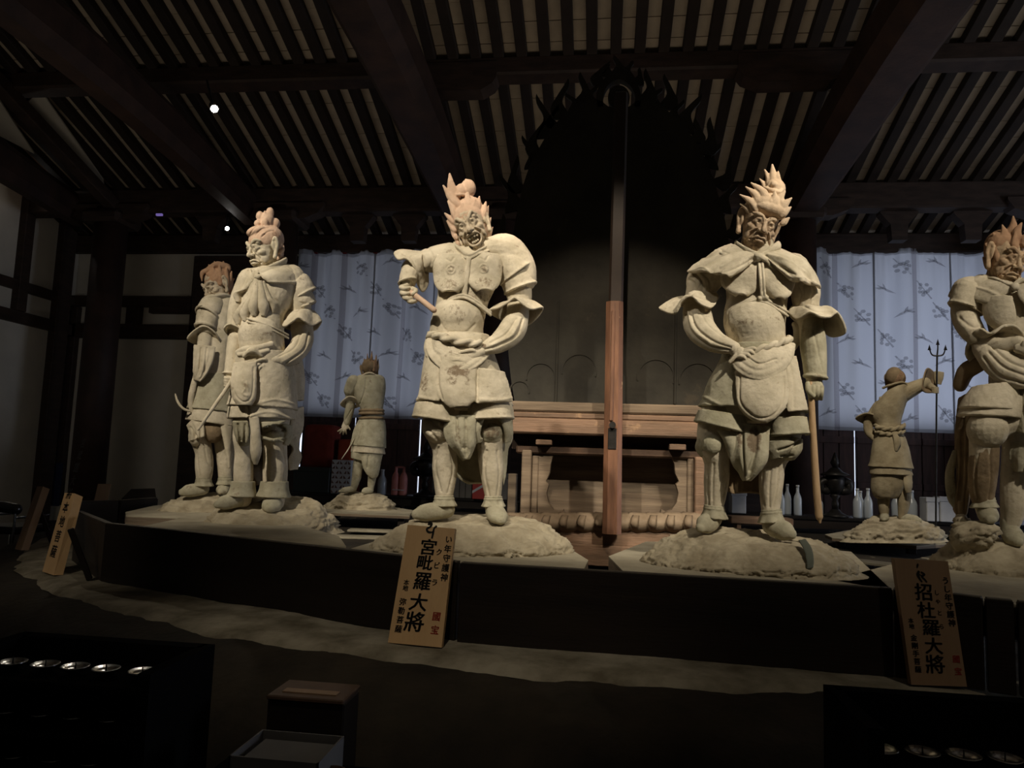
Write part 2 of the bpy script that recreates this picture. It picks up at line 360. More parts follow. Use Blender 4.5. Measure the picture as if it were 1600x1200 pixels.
    # -------- result
    def remesh(s, voxel=1.5, smooth=3, fac=.5, keep=False):
        V = np.vstack(s.V)
        if keep: return V, s.F
        me = bpy.data.meshes.new('tmp'); me.from_pydata([tuple(v) for v in V], [], s.F); me.update()
        bm = bmesh.new(); bm.from_mesh(me); bmesh.ops.recalc_face_normals(bm, faces=bm.faces[:]); bm.to_mesh(me); bm.free()
        o = bpy.data.objects.new('tmp', me); COL.objects.link(o)
        md = o.modifiers.new('r', 'REMESH'); md.mode = 'VOXEL'; md.voxel_size = voxel; md.adaptivity = 0
        if smooth: sm = o.modifiers.new('s', 'SMOOTH'); sm.iterations = smooth; sm.factor = fac
        dg = bpy.context.evaluated_depsgraph_get(); ev = o.evaluated_get(dg); m2 = ev.to_mesh()
        n = len(m2.vertices); co = np.empty(n * 3, np.float32); m2.vertices.foreach_get('co', co)
        li = np.empty(len(m2.loops), np.int32); m2.loops.foreach_get('vertex_index', li)
        F = li.reshape(-1, 4) if len(li) == 4 * len(m2.polygons) else None
        if F is None:
            m2.calc_loop_triangles(); lt = np.empty(len(m2.loop_triangles) * 3, np.int32); m2.loop_triangles.foreach_get('vertices', lt); F = lt.reshape(-1, 3)
        F = F.copy(); ev.to_mesh_clear(); bpy.data.objects.remove(o); bpy.data.meshes.remove(me)
        return co.reshape(-1, 3).astype(float), F
def closedcurve(P_, k=6):
    P_ = np.asarray(P_, float); n = len(P_); o = []
    for i in range(n):
        a, b, c, d = P_[i - 1], P_[i], P_[(i + 1) % n], P_[(i + 2) % n]
        for t in np.linspace(0, 1, k, endpoint=False):
            o.append(.5 * (2 * b + (c - a) * t + (2 * a - 5 * b + 4 * c - d) * t * t + (3 * b - a - 3 * c + d) * t ** 3))
    return np.array(o)
def ell(c, u, v, n=8, ph=0.0):
    c, u, v = np.array(c, float), np.array(u, float), np.array(v, float)
    return [c + u * math.cos(2 * math.pi * i / n + ph) + v * math.sin(2 * math.pi * i / n + ph) for i in range(n)]
def vnorm(V, F):
    a, b, c = V[F[:, 0]], V[F[:, 1]], V[F[:, 2]]; fn = np.cross(b - a, c - a); N_ = np.zeros_like(V)
    for k in range(F.shape[1]):
        for ax in range(3): N_[:, ax] += np.bincount(F[:, k], fn[:, ax], len(V))
    return nrm(N_)
def pdist(V, pl):
    pl = np.asarray(pl, float); D = pl.shape[1]; X = V[:, :D]; best = np.full(len(V), 1e9)
    for a, b in zip(pl[:-1], pl[1:]):
        ab = b - a; t = np.clip(((X - a) @ ab) / (ab @ ab + 1e-9), 0, 1); best = np.minimum(best, np.linalg.norm(X - a - t[:, None] * ab, axis=1))
    return best
def tool(V, F, ops, side=-1):
    """ops: ('line', pts2d, width, height[, smooth]) raises (+) or carves (-) along a drawn line on the front; ('push', c, r, vec) ; ('noise', scale, amp); ('band', y..)"""
    N_ = vnorm(V, F); front = np.clip(N_[:, 2] * side * 3 + .35, 0, 1)
    for op in ops:
        if op[0] == 'line':
            pl = crom(op[1], 5) if len(op[1]) > 2 else np.array(op[1], float)
            g = np.exp(-(pdist(V, pl) / op[2]) ** 2) * op[3] * front; V = V + N_ * g[:, None]
        elif op[0] == 'back':
            pl = crom(op[1], 5) if len(op[1]) > 2 else np.array(op[1], float)
            g = np.exp(-(pdist(V, pl) / op[2]) ** 2) * op[3] * np.clip(N_[:, 2] * -side * 3 + .35, 0, 1); V = V + N_ * g[:, None]
        elif op[0] == 'push':
            c, r, vec = np.array(op[1], float), np.array(op[2], float), np.array(op[3], float)
            q = np.sum(((V - c) / r) ** 2, 1); V = V + np.exp(-q * q * 1.2)[:, None] * vec
        elif op[0] == 'noise':
            V = V + N_ * (fbm(V / op[1] * np.array(op[3] if len(op) > 3 else (1, 1, 1)) + 11.1) * op[2])[:, None]
        elif op[0] == 'folds':        # (pts line axis dir (dx,dy), wavelength, amp, region centre, radii)
            d = nrm(np.array(op[1], float)); ph = (V[:, 0] * d[0] + V[:, 1] * d[1]) / op[2] * 2 * math.pi + fbm(V / 30) * 5
            g = np.exp(-(np.sum(((V[:, :2] - np.array(op[4])) / np.array(op[5])) ** 2, 1)) ** 2) * front
            V = V + N_ * (np.sin(ph) * op[3] * g)[:, None]
    return V
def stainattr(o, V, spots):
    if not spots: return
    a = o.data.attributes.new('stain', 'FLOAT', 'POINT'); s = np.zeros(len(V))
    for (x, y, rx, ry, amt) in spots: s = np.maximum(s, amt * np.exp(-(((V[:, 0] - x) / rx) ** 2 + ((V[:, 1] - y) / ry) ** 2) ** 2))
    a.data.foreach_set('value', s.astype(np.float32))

class Fig:
    """a figure standing in an upright plane through 'base', facing the camera's side; drawn in its own measured units"""
    def __init__(s, bx, by, Y0, name, label, cat, group=None):
        s.bx = bx; s.base = PY(bx, by, Y0); h = s.base[:2] - CAM[:2]; s.n = np.array([*(h / np.linalg.norm(h)), 0.0])
        s.dist = float(np.dot(s.base - CAM, s.n)); s.root = thing(name, label, cat, s.base, group)
        p = s.map(np.array([[bx - 50, by, 0], [bx + 50, by, 0]], float)); s.k = None
        s.k = np.linalg.norm(p[1] - p[0]) / 100
    def map(s, V):
        d = ray(V[:, 0], V[:, 1]); t = s.dist / (d @ s.n); W_ = CAM + d * t[:, None]
        k = 0.003 if getattr(s, 'k', None) is None else s.k
        return W_ + V[:, 2:3] * k * s.n
    def shift(s, V, zc=None):            # places a piece that stands nearer or farther than the figure's middle
        z = V[:, 2].mean() if zc is None else zc
        return np.array([(V[:, 0].mean() - s.bx) * z, (V[:, 1].mean() - 720) * z, 0]) * s.k / s.dist
    def part(s, name, clay, mt, voxel=1.6, smooth=3, ops=(), stains=(), parent=None, label=None, noise=True, flat=False, vf=None, zc=None):
        V, F = clay.remesh(voxel, smooth) if vf is None else vf
        S_ = s.shift(V, zc)
        if noise: ops = list(ops) + [('noise', 9, .8), ('noise', 3.2, .35)]
        V = tool(V, F, ops)
        o = mk(name, s.map(V + S_), F, M[mt], parent or s.root, True, label)
        if stains: stainattr(o, V, stains)
        return o

# ------------------------------------------------------------------ heads (local space: half width 20, x right, y down, z away; the face looks to -z)
def head_vf(mouth='closed', voxel=.75, ears=(1, 1), age=1.0, brow=1.0, eyes='open'):
    c = Clay()
    c.sph((0, -6, 6), (19, 21, 22)); c.sph((0, 6, -1), (16.3, 22, 17.5)); c.sph((0, 17, -3), (12.5, 11, 13)); c.sph((0, 25, -9), (6, 4.5, 6))
    c.tube([(0, 12, 8), (0, 34, 10), (0, 48, 12)], [12, 11, 12.5])
    for q in (-1, 1):
        c.sph((q * 10, 6.2, -10), (6, 4.4, 6.2)); c.sph((q * 10, 15, -6), (5.5, 7, 7))
        c.tube([(q * 1.8, -4.0, -18.8), (q * 5, -6.6, -18.8), (q * 9.5, -9.6 * brow, -16.8), (q * 14, -7.5, -12.2)], [2.3, 2.4, 2.2, 1.3], n=10); c.sph((q * 7.5, -6, -13.5), (5.5, 3.5, 3.6))
        c.sph((q * 7.3, .2, -14.9), (4.7, 3.9, 4.4))
        c.tube([(q * 2.6, 1.0, -17.2), (q * 5, -2.4, -19), (q * 8.6, -3.2, -18.6), (q * 12.8, .6, -13.8)], [.6, 1.15, 1.15, .6], n=8)
        c.tube([(q * 2.8, 1.2, -17), (q * 7.3, 4.0, -17.4), (q * 12, .9, -14)], [.5, .9, .5], n=8)
        c.sph((q * 3.7, 8.0, -20), (2.7, 2.2, 2.7))
        if ears[0 if q < 0 else 1]:
            c.tube([(q * 19, -6, 3), (q * 22.5, -9, 5), (q * 23, -1, 7), (q * 20.5, 7, 5), (q * 19.5, 14, 3)], [2, 2.4, 2.2, 2.6, 3], n=10); c.sph((q * 19.5, 0, 4), (2.2, 8, 4))
    c.tube([(0, -3, -18), (0, 3, -20.8), (0, 7.2, -23.2)], [2.2, 2.4, 3.2], n=12)
    ops = []
    if mouth == 'closed':
        c.tube([(-8, 18.2, -15), (-4, 14.6, -19.2), (0, 14.9, -20.4), (4, 14.6, -19.2), (8, 18.2, -15)], [.9, 1.7, 1.5, 1.7, .9], n=8)
        c.tube([(-6.5, 18.8, -15.2), (0, 17.9, -19.6), (6.5, 18.8, -15.2)], [.9, 2.0, .9], n=8)
        ops += [('line', [(-9, 19), (-4, 16.5), (0, 16.6), (4, 16.5), (9, 19)], .8, -1.5)]
    else:
        c.tube([(-8.5, 16, -14.5), (-4, 11.8, -19), (0, 12.4, -20.4), (4, 11.8, -19), (8.5, 16, -14.5)], [1.3, 1.9, 1.7, 1.9, 1.3], n=8)
        c.tube([(-8.5, 16, -14.5), (-6, 24, -16), (0, 26.5, -17.5), (6, 24, -16), (8.5, 16, -14.5)], [1.3, 1.8, 2, 1.8, 1.3], n=8)
        c.sph((0, 28, -9), (8, 5, 8))
        ops += [('push', (0, 18.5, -17), (7.2, 5.4, 12), (0, 0, 13)), ('push', (0, 18.5, -13), (6.5, 4.8, 12), (0, 0, 5))]
    for q in (-1, 1):
        ops += [('line', [(q * 4.5, 7), (q * 9, 12), (q * 11.5, 20)], 1.1, -1.3 * age), ('line', [(q * 6.5, 6), (q * 11.5, 12), (q * 13.5, 20)], 1.4, 1.3 * age),
                ('push', (q * 7.3, .3, -19), (1.5, 1.4, 4), (0, 0, 1.5)), ('push', (q * 3.9, 10, -22), (1.1, 1.1, 2.5), (0, -.5, 1.5)),
                ('line', [(q * 1.2, -3), (q * 2.6, -10), (q * 1.5, -13)], .9, -1.2 * age), ('line', [(q * 3, -11.5), (q * 10, -14)], 1.0, -1.1 * age), ('line', [(q * 6, -.5 - 5), (q * 12, -4)], .6, -.5)]
    V, F = c.remesh(voxel, 2, .5); V = tool(V, F, ops + [('noise', 5, .5)])
    if mouth == 'open':
        t = Clay()
    return V, F
def xf(V, pos, s, yaw=0, pitch=0, roll=0):
    """yaw>0 turns the face to the viewer's right, pitch>0 bows it, roll>0 leans the crown to the right"""
    a, b, g = R(yaw), R(pitch), R(roll)
    Ry = np.array([[math.cos(a), 0, -math.sin(a)], [0, 1, 0], [math.sin(a), 0, math.cos(a)]])
    Rx = np.array([[1, 0, 0], [0, math.cos(b), -math.sin(b)], [0, math.sin(b), math.cos(b)]])
    Rz = np.array([[math.cos(g), -math.sin(g), 0], [math.sin(g), math.cos(g), 0], [0, 0, 1]])
    return (V * s) @ (Rz @ Rx @ Ry if False else Rz @ Ry @ Rx).T + np.array(pos)
# ------------------------------------------------------------------ the hall
YB = 14.0                                   # back wall
def roofz(y): return 5.9 + .325 * (14 - y)
def PR(px, py):                             # pixel -> point of the roof slope
    d = ray(px, py); t = (5.9 + .325 * 14 - CAM[2] - .325 * CAM[1]) / (d[2] + .325 * d[1]); return CAM + d * t
def rect(px0, py0, px1, py1, Y):            # world x0,x1,z0,z1 of an upright rectangle in the plane Y
    m = (py0 + py1) / 2; a, b = PY(px0, m, Y), PY(px1, m, Y); mx = (px0 + px1) / 2
    return a[0], b[0], PY(mx, py1, Y)[2], PY(mx, py0, Y)[2]
def slab(name, px0, py0, px1, py1, Y, th, mt, parent=None, bev=0.0, label=None, kind=None):
    x0, x1, z0, z1 = rect(px0, py0, px1, py1, Y); return MB().box(x0, x1, Y, Y + th, z0, z1, None, bev).build(name, M[mt], parent, False, label, kind)
S = dict(kind='structure')
MB().box(-14, 16, -5, 14.2, -.1, 0).build('floor', M['floor'], **S)
M['gravel'] = mat('white_gravel', (.72, .71, .68), (.6, .59, .57), 30, .9)
MB().box(-50, 50, 14.2, 70, -.5, -.4).box(13.1, 50, -20, 14.2, -.5, -.4).build('ground_outside', M['gravel'], **S)
MB().beam((1, 14.2, 6.3), (1, 17.2, 5.3), 30, .12).build('added_eaves', M['beam'], **S)  # unseen roof edge, added to hold sky light off the curtains
XL = -11.0
# left side wall with its timbers
wl = MB().box(XL - .2, XL, -5, YB + .2, 0, 9).build('wall_left', M['plaster'], **S)
MB().box(12.9, 13.1, -5, 4.5, 0, 9).box(12.9, 13.1, 7.5, YB + .2, 0, 9).box(12.9, 13.1, 4.5, 7.5, 3.5, 9).build('wall_right', M['plaster'], **S)
MB().box(-14, 16, -5.2, -5, 0, 6).build('wall_front', M['plaster'], **S)
def sidebeam(px, y0, y1):
    z1, z0 = PX(px, y0, XL)[2], PX(px, y1, XL)[2]; MB().box(XL - .02, XL + .12, 5, YB, z0, z1, None, .01).build('wall_timber', M['beam'], wl)
sidebeam(50, 493, 511); sidebeam(50, 446, 461)
for p0, p1 in ((80, 101), (17, 32)):
    y0, y1 = PX(p0, 470, XL)[1], PX(p1, 470, XL)[1]; MB().box(XL - .02, XL + .15, y0, min(y1, YB), 0 if p0 == 80 else PX(50, 493, XL)[2], 7, None, .01).build('wall_timber', M['beam'], wl)
# back wall: openings behind the two curtains
def wallpiece(x0, x1, z0, z1, n, mt='plaster'): return MB().box(x0, x1, YB, YB + .18, z0, z1).build(n, M[mt], **S)
cl0, cl1 = PY(470, 500, YB)[0], PY(735, 500, YB)[0]; cr0, cr1 = PY(1262, 500, YB)[0], PY(1660, 500, YB)[0]
zt, zb = PY(960, 384, YB)[2], 2.0
wb = wallpiece(XL, cl0, 0, 6.2, 'wall_back'); wallpiece(cl1, cr0, 0, 6.2, 'wall_back_middle'); wallpiece(cr1, 13, 0, 6.2, 'wall_back_right')
wallpiece(cl0, cl1, zt, 6.2, 'wall_back_lintel', 'beam'); wallpiece(cr0, cr1, zt, 6.2, 'wall_back_lintel_right', 'beam')
def wb_t(px0, py0, px1, py1, th=.14, mt='beam'): 
    x0, x1, z0, z1 = rect(px0, py0, px1, py1, YB - th); return MB().box(x0, x1, YB - th, YB + .01, z0, z1, None, .01).build('wall_timber', M[mt], wb)
wb_t(95, 506, 300, 528); wb_t(95, 462, 300, 478); wb_t(196, 478, 217, 507); wb_t(287, 400, 470, 800); wb_t(95, 478, 106, 790)
wb_t(232, 478, 300, 489)
wb_t(730, 384, 1262, 800, .1)
# doors below the curtains, with slits of daylight between the leaves
def doorleaf(px0, px1, n, nb=3):
    x0, x1 = PY(px0, 700, YB)[0], PY(px1, 700, YB)[0]; d = MB().box(x0, x1, YB + .03, YB + .08, 0, 2.42).build(n, M['door'], **S); w = (x1 - x0) / nb
    for i in range(nb): MB().box(x0 + i * w + .006, x0 + (i + 1) * w - .006, YB + .005, YB + .04, .05, 2.40, None, .006).build('door_board', M['door'], d)
    for z in (.5, 1.3, 2.1): MB().box(x0 + .01, x1 - .01, YB - .02, YB + .02, z - .06, z + .06, None, .006).build('door_rail', M['door'], d)
M['door'] = mat('door_timber', (.075, .038, .030), (.035, .02, .016), 3, .7, .2, 15, stretch=(4, 4, .5))
doorleaf(470, 551, 'door_1'); doorleaf(553, 653.5, 'door_2'); doorleaf(656, 735, 'door_3')
doorleaf(1262, 1335.5, 'door_4'); doorleaf(1338, 1440, 'door_5'); doorleaf(1440.4, 1545, 'door_6'); doorleaf(1545.4, 1660, 'door_7')
bz = PY(92, 723, YB - .1)[2]; tag(MB().box(PY(85, 750, YB - .1)[0], PY(100, 750, YB - .1)[0], YB - .2, YB - .16, .3, bz).build('blue_cloth', mat('dark_blue_cloth', (.02, .028, .07), rough=.9)), 'dark blue hanging cloth in the far left corner', 'cloth')
# columns
def column(px, Y, r=.3, nm='column', lab=None):
    x = PY(px, 420, Y)[0]; t = thing(nm, lab, 'column', (x, Y, 0))
    MB().cyl((x, Y, .12), (x, Y, roofz(Y) - .42), r, r * .96, 28).build('shaft', M['beam_red'], t, True); MB().lathe((x, Y, 0), [(r * 1.5, 0), (r * 1.45, .1), (r * 1.15, .14)], 24).build('base_stone', M['floor'], t)
    b = MB().box(x - .38, x + .38, Y - .38, Y + .38, roofz(Y) - .72, roofz(Y) - .5, None, .06); b.build('bearing_block', M['beam'], t)
    b = MB().prism([(-.85, .0), (-.75, -.14), (-.5, -.24), (.5, -.24), (.75, -.14), (.85, 0), (.85, .05), (-.85, .05)], -.14, .14, Matrix.Translation((x, Y - .1, roofz(Y) - .42))); b.build('bracket_arm', M['beam'], t)
for px, lab in ((168, 'round dark wooden column nearest the left side wall, its foot behind the low boards'), (437, 'round dark column just left of the left curtain'), (782, 'round column mostly hidden behind the left edge of the flame halo'), (1247, 'reddish round column touching the left edge of the bluish right curtain'), (1655, 'round column at the far right behind the striding guardian')):
    column(px, 12.55, lab=lab)
# ceiling: boards laid across, rafters under them
ce = MB().beam((1, YB + .8, roofz(YB + .8) + .12), (1, 7.4, roofz(7.4) + .12), 27, .04).build('ceiling', M['ceil'], **S)
MB().beam((1, 7.4, 8.2), (1, -5.2, 4.0), 27, .06).build('ceiling_front', M['ceil'], **S)
sl = math.sqrt(1 + .325 ** 2)
y = YB + .7; i = 0
bmesh_b = MB().box(-12.5, 13.3, -.165, .165, -.018, .018, Euler((-math.atan(.325), 0, 0)).to_matrix().to_4x4())
first = None
while y > 7.5:
    if first is None: first = bmesh_b.build('ceiling_board', M['ceil'], ce, world=False); o = first
    else: o = first.copy(); COL.objects.link(o)
    o.location = (0, y, roofz(y) + .03 + (i % 3) * .003); y -= .34 / sl; i += 1
xs = PR(962, 79)[0]; sp = .327; first = None; k0 = int((-11.3 - xs) / sp)
rm = MB().beam((0, YB + .7, roofz(YB + .7) - .055), (0, 7.5, roofz(7.5) - .055), .15, .13, .008)
for k in range(k0, int((13 - xs) / sp)):
    if first is None: first = rm.build('rafter', M['rafter'], ce, world=False); o = first
    else: o = first.copy(); COL.objects.link(o)
    o.location = (xs + k * sp, 0, 0)
# purlins, wall plate, tie beams
def xbeam(Y, zb_, zt_, th, name, lab, mt='beam', x0=-11, x1=13):
    t = tag(MB().box(x0, x1, Y, Y + th, zb_, zt_, None, .03).build(name, M[mt]), lab, 'beam'); return t
xbeam(9.76, 6.91, roofz(9.76) - .1, .34, 'purlin', 'higher dark roof purlin crossing the rafters near the top of the view')
xbeam(12.4, 5.87, roofz(12.4) - .1, .34, 'purlin', 'lower dark purlin resting on the round columns, above the guardians heads')
xbeam(13.72, 5.50, roofz(13.8) - .1, .2, 'wall_plate', 'reddish dark timber running just above the curtains')
for px in (1405, 1520, 330, 560, 640):      # strut blocks between the purlin and the timber above the curtains
    x = PY(px, 320, 12.6)[0]
    b = MB().prism([(-.12, -.42), (.12, -.42), (.14, -.15), (.30, .04), (.30, .12), (-.30, .12), (-.30, .04), (-.14, -.15)], -.1, .1, Matrix.Translation((x, 12.7, 5.80)))
    tag(b.build('strut_block', M['beam']), {1405: 'flared dark strut block above the right curtain, left of two', 1520: 'flared dark strut block nearest the striding guardian head', 330: 'flared dark strut block above the bowed left guardian', 560: 'flared dark strut block over the left curtain', 640: 'flared dark strut block left of the shouting guardian head'}[px], 'bracket')
for px, py, X0, w, lab in ((716, 280, None, .62, 'broad reddish tie beam rising over the shouting guardian'), (1250, 285, None, .72, 'broad reddish tie beam rising to the upper right over the stern guardian'), (392, 285, None, .42, 'dark tie beam carrying a lit spotlight at the upper left'), (118, 320, None, .35, 'dark tie beam close to the left side wall')):
    x = PY(px, py, 12.5)[0]; b = MB(); n = 14; V = []
    for j in range(n + 1):
        yy = 12.6 - j * .62; zc = 5.95 + .42 * math.sin(math.pi * min(1, j / 9) * .5) + (.0 if j < 9 else .02 * (j - 9)); h = .27 + .05 * math.sin(j / n * math.pi); ww = w * (.42 + .10 * math.sin(j / n * math.pi))
        V += [(x - ww, yy, zc - h * .5), (x - ww * .6, yy, zc - h), (x + ww * .6, yy, zc - h), (x + ww, yy, zc - h * .5), (x + ww, yy, zc + h * .6), (x + ww * .6, yy, zc + h), (x - ww * .6, yy, zc + h), (x - ww, yy, zc + h * .6)]
    b.add(V, gridfaces(n + 1, 8, True, flip=True) + [tuple(range(8)), tuple(range(8 * n + 7, 8 * n - 1, -1))])
    tag(b.build('tie_beam', M['beam_red']), lab, 'beam')
for px, py, w_, lab in ((716, 96, .55, 'bracket arm under the higher purlin over the shouting guardian'), (1245, 90, .75, 'bracket arm under the higher purlin over the stern guardian')):
    p = PY(px, py - 12, 9.7); b = MB().prism([(-w_, .0), (-w_ * .9, -.10), (-w_ * .6, -.2), (w_ * .6, -.2), (w_ * .9, -.10), (w_, 0), (w_, .22), (-w_, .22)], -.15, .15, Matrix.Translation((p[0], 9.9, 6.88))); tag(b.build('bracket_arm', M['beam']), lab, 'bracket')
# hip of the roof at the left with pale plaster panels
def roofpanel(pts, name, lab, mt='plaster', off=-.17):
    A = np.array([PR(*p) for p in pts]) + np.array([0, 0, off]); n = len(A); B = A + np.array([0, 0, .03])
    tag(mk(name, np.vstack([A, B]), [tuple(range(n)), tuple(range(2 * n - 1, n - 1, -1))] + [(i, (i + 1) % n, (i + 1) % n + n, i + n) for i in range(n)], M[mt]), lab, 'panel')
roofpanel([(41, 150), (55, 133), (72, 136), (163, 268), (165, 286), (111, 254)], 'plaster_panel', 'long pale plaster panel between dark timbers at the upper left')
roofpanel([(-30, 110), (2, 143), (55, 226), (0, 197), (-40, 175)], 'plaster_panel', 'triangular pale plaster panel at the left edge of the view')
hb = [PR(-60, 20), PR(190, 298)]
tag(MB().beam(hb[0] - np.array([0, 0, .42]), hb[1] - np.array([0, 0, .42]), .22, .22, .02).build('hip_beam', M['beam']), 'sloping dark hip beam at the upper left corner', 'beam')
# ------------------------------------------------------------------ curtains
M['curtain'] = None
def clothmat(name, col, thin=0.0):
    m = bpy.data.materials.new(name); m.use_nodes = True; N = m.node_tree.nodes; L = m.node_tree.links; N.clear()
    o = N.new('ShaderNodeOutputMaterial'); d = N.new('ShaderNodeBsdfDiffuse'); t = N.new('ShaderNodeBsdfTranslucent'); x = N.new('ShaderNodeMixShader')
    tc = N.new('ShaderNodeTexCoord'); w = N.new('ShaderNodeTexNoise'); w.inputs['Scale'].default_value = 300; L.new(tc.outputs['Object'], w.inputs[0])
    rp = N.new('ShaderNodeValToRGB'); rp.color_ramp.elements[0].color = (*[c * .9 for c in col], 1); rp.color_ramp.elements[1].color = (*col, 1); L.new(w.outputs[0], rp.inputs[0])
    L.new(rp.outputs[0], d.inputs[0]); t.inputs[0].default_value = (*[c * .42 for c in col], 1)
    x.inputs[0].default_value = .6; L.new(d.outputs[0], x.inputs[1]); L.new(t.outputs[0], x.inputs[2]); 
    if thin:
        tr = N.new('ShaderNodeBsdfTransparent'); y = N.new('ShaderNodeMixShader'); y.inputs[0].default_value = thin; L.new(x.outputs[0], y.inputs[1]); L.new(tr.outputs[0], y.inputs[2]); L.new(y.outputs[0], o.inputs[0])
    else: L.new(x.outputs[0], o.inputs[0])
    return m
M['curtain'] = clothmat('white_curtain_cloth', (.62, .62, .64)); M['band'] = clothmat('mauve_band_cloth', (.50, .42, .48), .55); M['print'] = clothmat('grey_print', (.45, .45, .48), .50); M['hem'] = clothmat('hem_cloth', (.66, .66, .68), .35)
def curtain(px0, px1, ytop, ybot, splits, bands, motifs, lab, folds, seed, shift=0):
    Yc = YB - .22; a = PY(px0, ytop, Yc); t = thing('door_curtain', lab, 'curtain', (PY((px0 + px1) / 2, ytop, Yc)[0], Yc, a[2]))
    rr = np.random.RandomState(seed); ph = rr.rand(12) * 6.28; fr = 3 + rr.rand(12) * 9
    zt_ = PY((px0 + px1) / 2, ytop, Yc)[2]; zb_ = PY((px0 + px1) / 2, ybot, Yc)[2]
    def yf(x, z):
        u = (zt_ - z) / (zt_ - zb_); s_ = 0
        for i in range(6): s_ = s_ + np.sin(x * fr[i] * folds + ph[i] + .35 * np.sin(u * 2 + i)) * (.075 - .008 * i)
        return Yc + s_ * (.35 + .65 * np.exp(-((u - .35) * 2.2) ** 2)) + .02 * np.sin(x * 45) * np.exp(-u * 9)
    X = lambda px: PY(px, (ytop + ybot) / 2, Yc)[0]
    def sheet(x0, x1, nm, mt, z0, z1, off=0.0, nx=None, par=t, ends=(0, 0)):
        nx = nx or max(3, int((x1 - x0) / .03)); nz = 60; V = []
        for j in range(nz + 1):
            z = z1 + (z0 - z1) * j / nz; x = np.linspace(x0, x1, nx); V.append(np.stack([x, yf(x, np.full(nx, z)) - off, np.full(nx, z)], 1))
        V = np.vstack(V); F = gridfaces(nz + 1, nx, False); return mk(nm, V, F, M[mt], par, True)
    ed = [px0] + splits + [px1]
    for i, (q0, q1) in enumerate(zip(ed[:-1], ed[1:])):
        x0, x1 = X(q0) - (.01 if i else 0), X(q1) + .01; p = sheet(x0, x1, 'curtain_panel', 'curtain', zb_, zt_)
        sheet(x0, x1, 'top_hem', 'hem', zt_ - .10, zt_ - .0, .012, par=p); sheet(x0, x1, 'bottom_hem', 'hem', zb_, zb_ + .06, .010, par=p)
        for s_ in (x0, x1 - .03): sheet(s_, s_ + .03, 'side_hem', 'hem', zb_, zt_, .010, 2, par=p)
    for q in bands: sheet(X(q) - .045, X(q) + .045, 'seam_band', 'band', zb_ + .01, zt_ - .02, .014, 3)
    for (mx, my, kd) in motifs:              # sprays of blossom and flying birds printed on the cloth
        x0 = PY(mx, my, Yc)[0]; z0 = PY(mx, my, Yc)[2]; s_ = .125
        P_ = []
        if kd == 0:
            for k in range(9):
                an = k * 2.4 + mx; r_ = s_ * (.35 + .75 * ((k * 37) % 10) / 10); P_.append([(x0 + math.cos(an) * r_ + s_ * .33 * math.cos(b_), z0 + math.sin(an) * r_ * .9 + s_ * .28 * math.sin(b_)) for b_ in np.linspace(0, 6.28, 7)[:-1]])
            P_.append([(x0 - s_ * 1.2, z0 + s_ * 1.3), (x0 - s_ * 1.0, z0 + s_ * 1.35), (x0 + s_ * 1.1, z0 - s_ * 1.2), (x0 + s_ * .9, z0 - s_ * 1.3)])
        else:
            g_ = 1 if kd == 1 else -1
            P_ = [[(x0 + g_ * s_ * u, z0 + s_ * v) for u, v in pts] for pts in ([(-1.4, -.7), (-.5, -.35), (.5, .1), (1.3, .6), (.3, .35), (-.7, -.1)], [(.1, .1), (.9, -.1), (1.5, .15), (.8, .25), (.2, .3)], [(-.3, -.2), (-.1, .5), (.3, .9), (.25, .3)])]
        mb = MB()
        for pl in P_:
            V = [(x, float(yf(np.array([x]), np.array([z]))[0]) - .018, z) for x, z in pl]; mb.add(V, [tuple(range(len(V)))])
        mb.build('printed_motif', M['print'], t)
    MB().box(X(px0) - .1, X(px1) + .1, Yc + .03, Yc + .07, zt_ + .03, zt_ + .07).build('curtain_rod', M['beam'], t)
    for q in splits + bands:
        MB().box(X(q) - .04, X(q) + .04, Yc - .03, Yc + .03, zt_ - .06, zt_ + .08, None, .01).build('red_tab', M['red_tab'], t)
    k = px0 + 14
    while k < px1 - 6: MB().box(X(k) - .05, X(k) + .05, Yc - .01, Yc + .03, zt_ - .01, zt_ + .07, None, .01).build('loop', M['curtain'], t); k += 30
M['red_tab'] = mat('red_tab', (.16, .02, .02), rough=.7)
curtain(463, 735, 392, 654, [579.5, 674], [485, 531, 625], [(474, 420, 1), (497, 452, 0), (516, 487, 0), (539, 519, 0), (507, 556, 2), (486, 590, 0), (505, 625, 0), (544, 451, 2), (566, 420, 0), (562, 488, 1), (557, 560, 0), (536, 588, 1), (590, 453, 0), (612, 483, 0), (613, 410, 1), (587, 520, 2), (607, 553, 1), (636, 523, 0), (655, 484, 2), (655, 560, 0), (631, 590, 2), (606, 628, 0), (650, 630, 1)], 'grey white left curtain with printed blossom sprays, behind the back turned guardian', 1.0, 4)
curtain(1271, 1620, 390, 676, [1366.5, 1488], [1307, 1428, 1560], [(1289, 420, 0), (1345, 412, 1), (1408, 418, 0), (1462, 410, 2), (1322, 455, 0), (1348, 495, 0), (1383, 452, 2), (1443, 454, 0), (1411, 490, 1), (1470, 487, 0), (1323, 530, 1), (1384, 529, 0), (1442, 530, 2), (1347, 568, 2), (1411, 571, 0), (1475, 565, 1), (1323, 611, 0), (1292, 645, 1), (1350, 648, 0), (1478, 648, 0), (1388, 600, 2), (1418, 655, 1), (1500, 520, 0), (1510, 600, 2)], 'pale blue lit right curtain with printed blossom sprays, behind the trident', 1.1, 9)
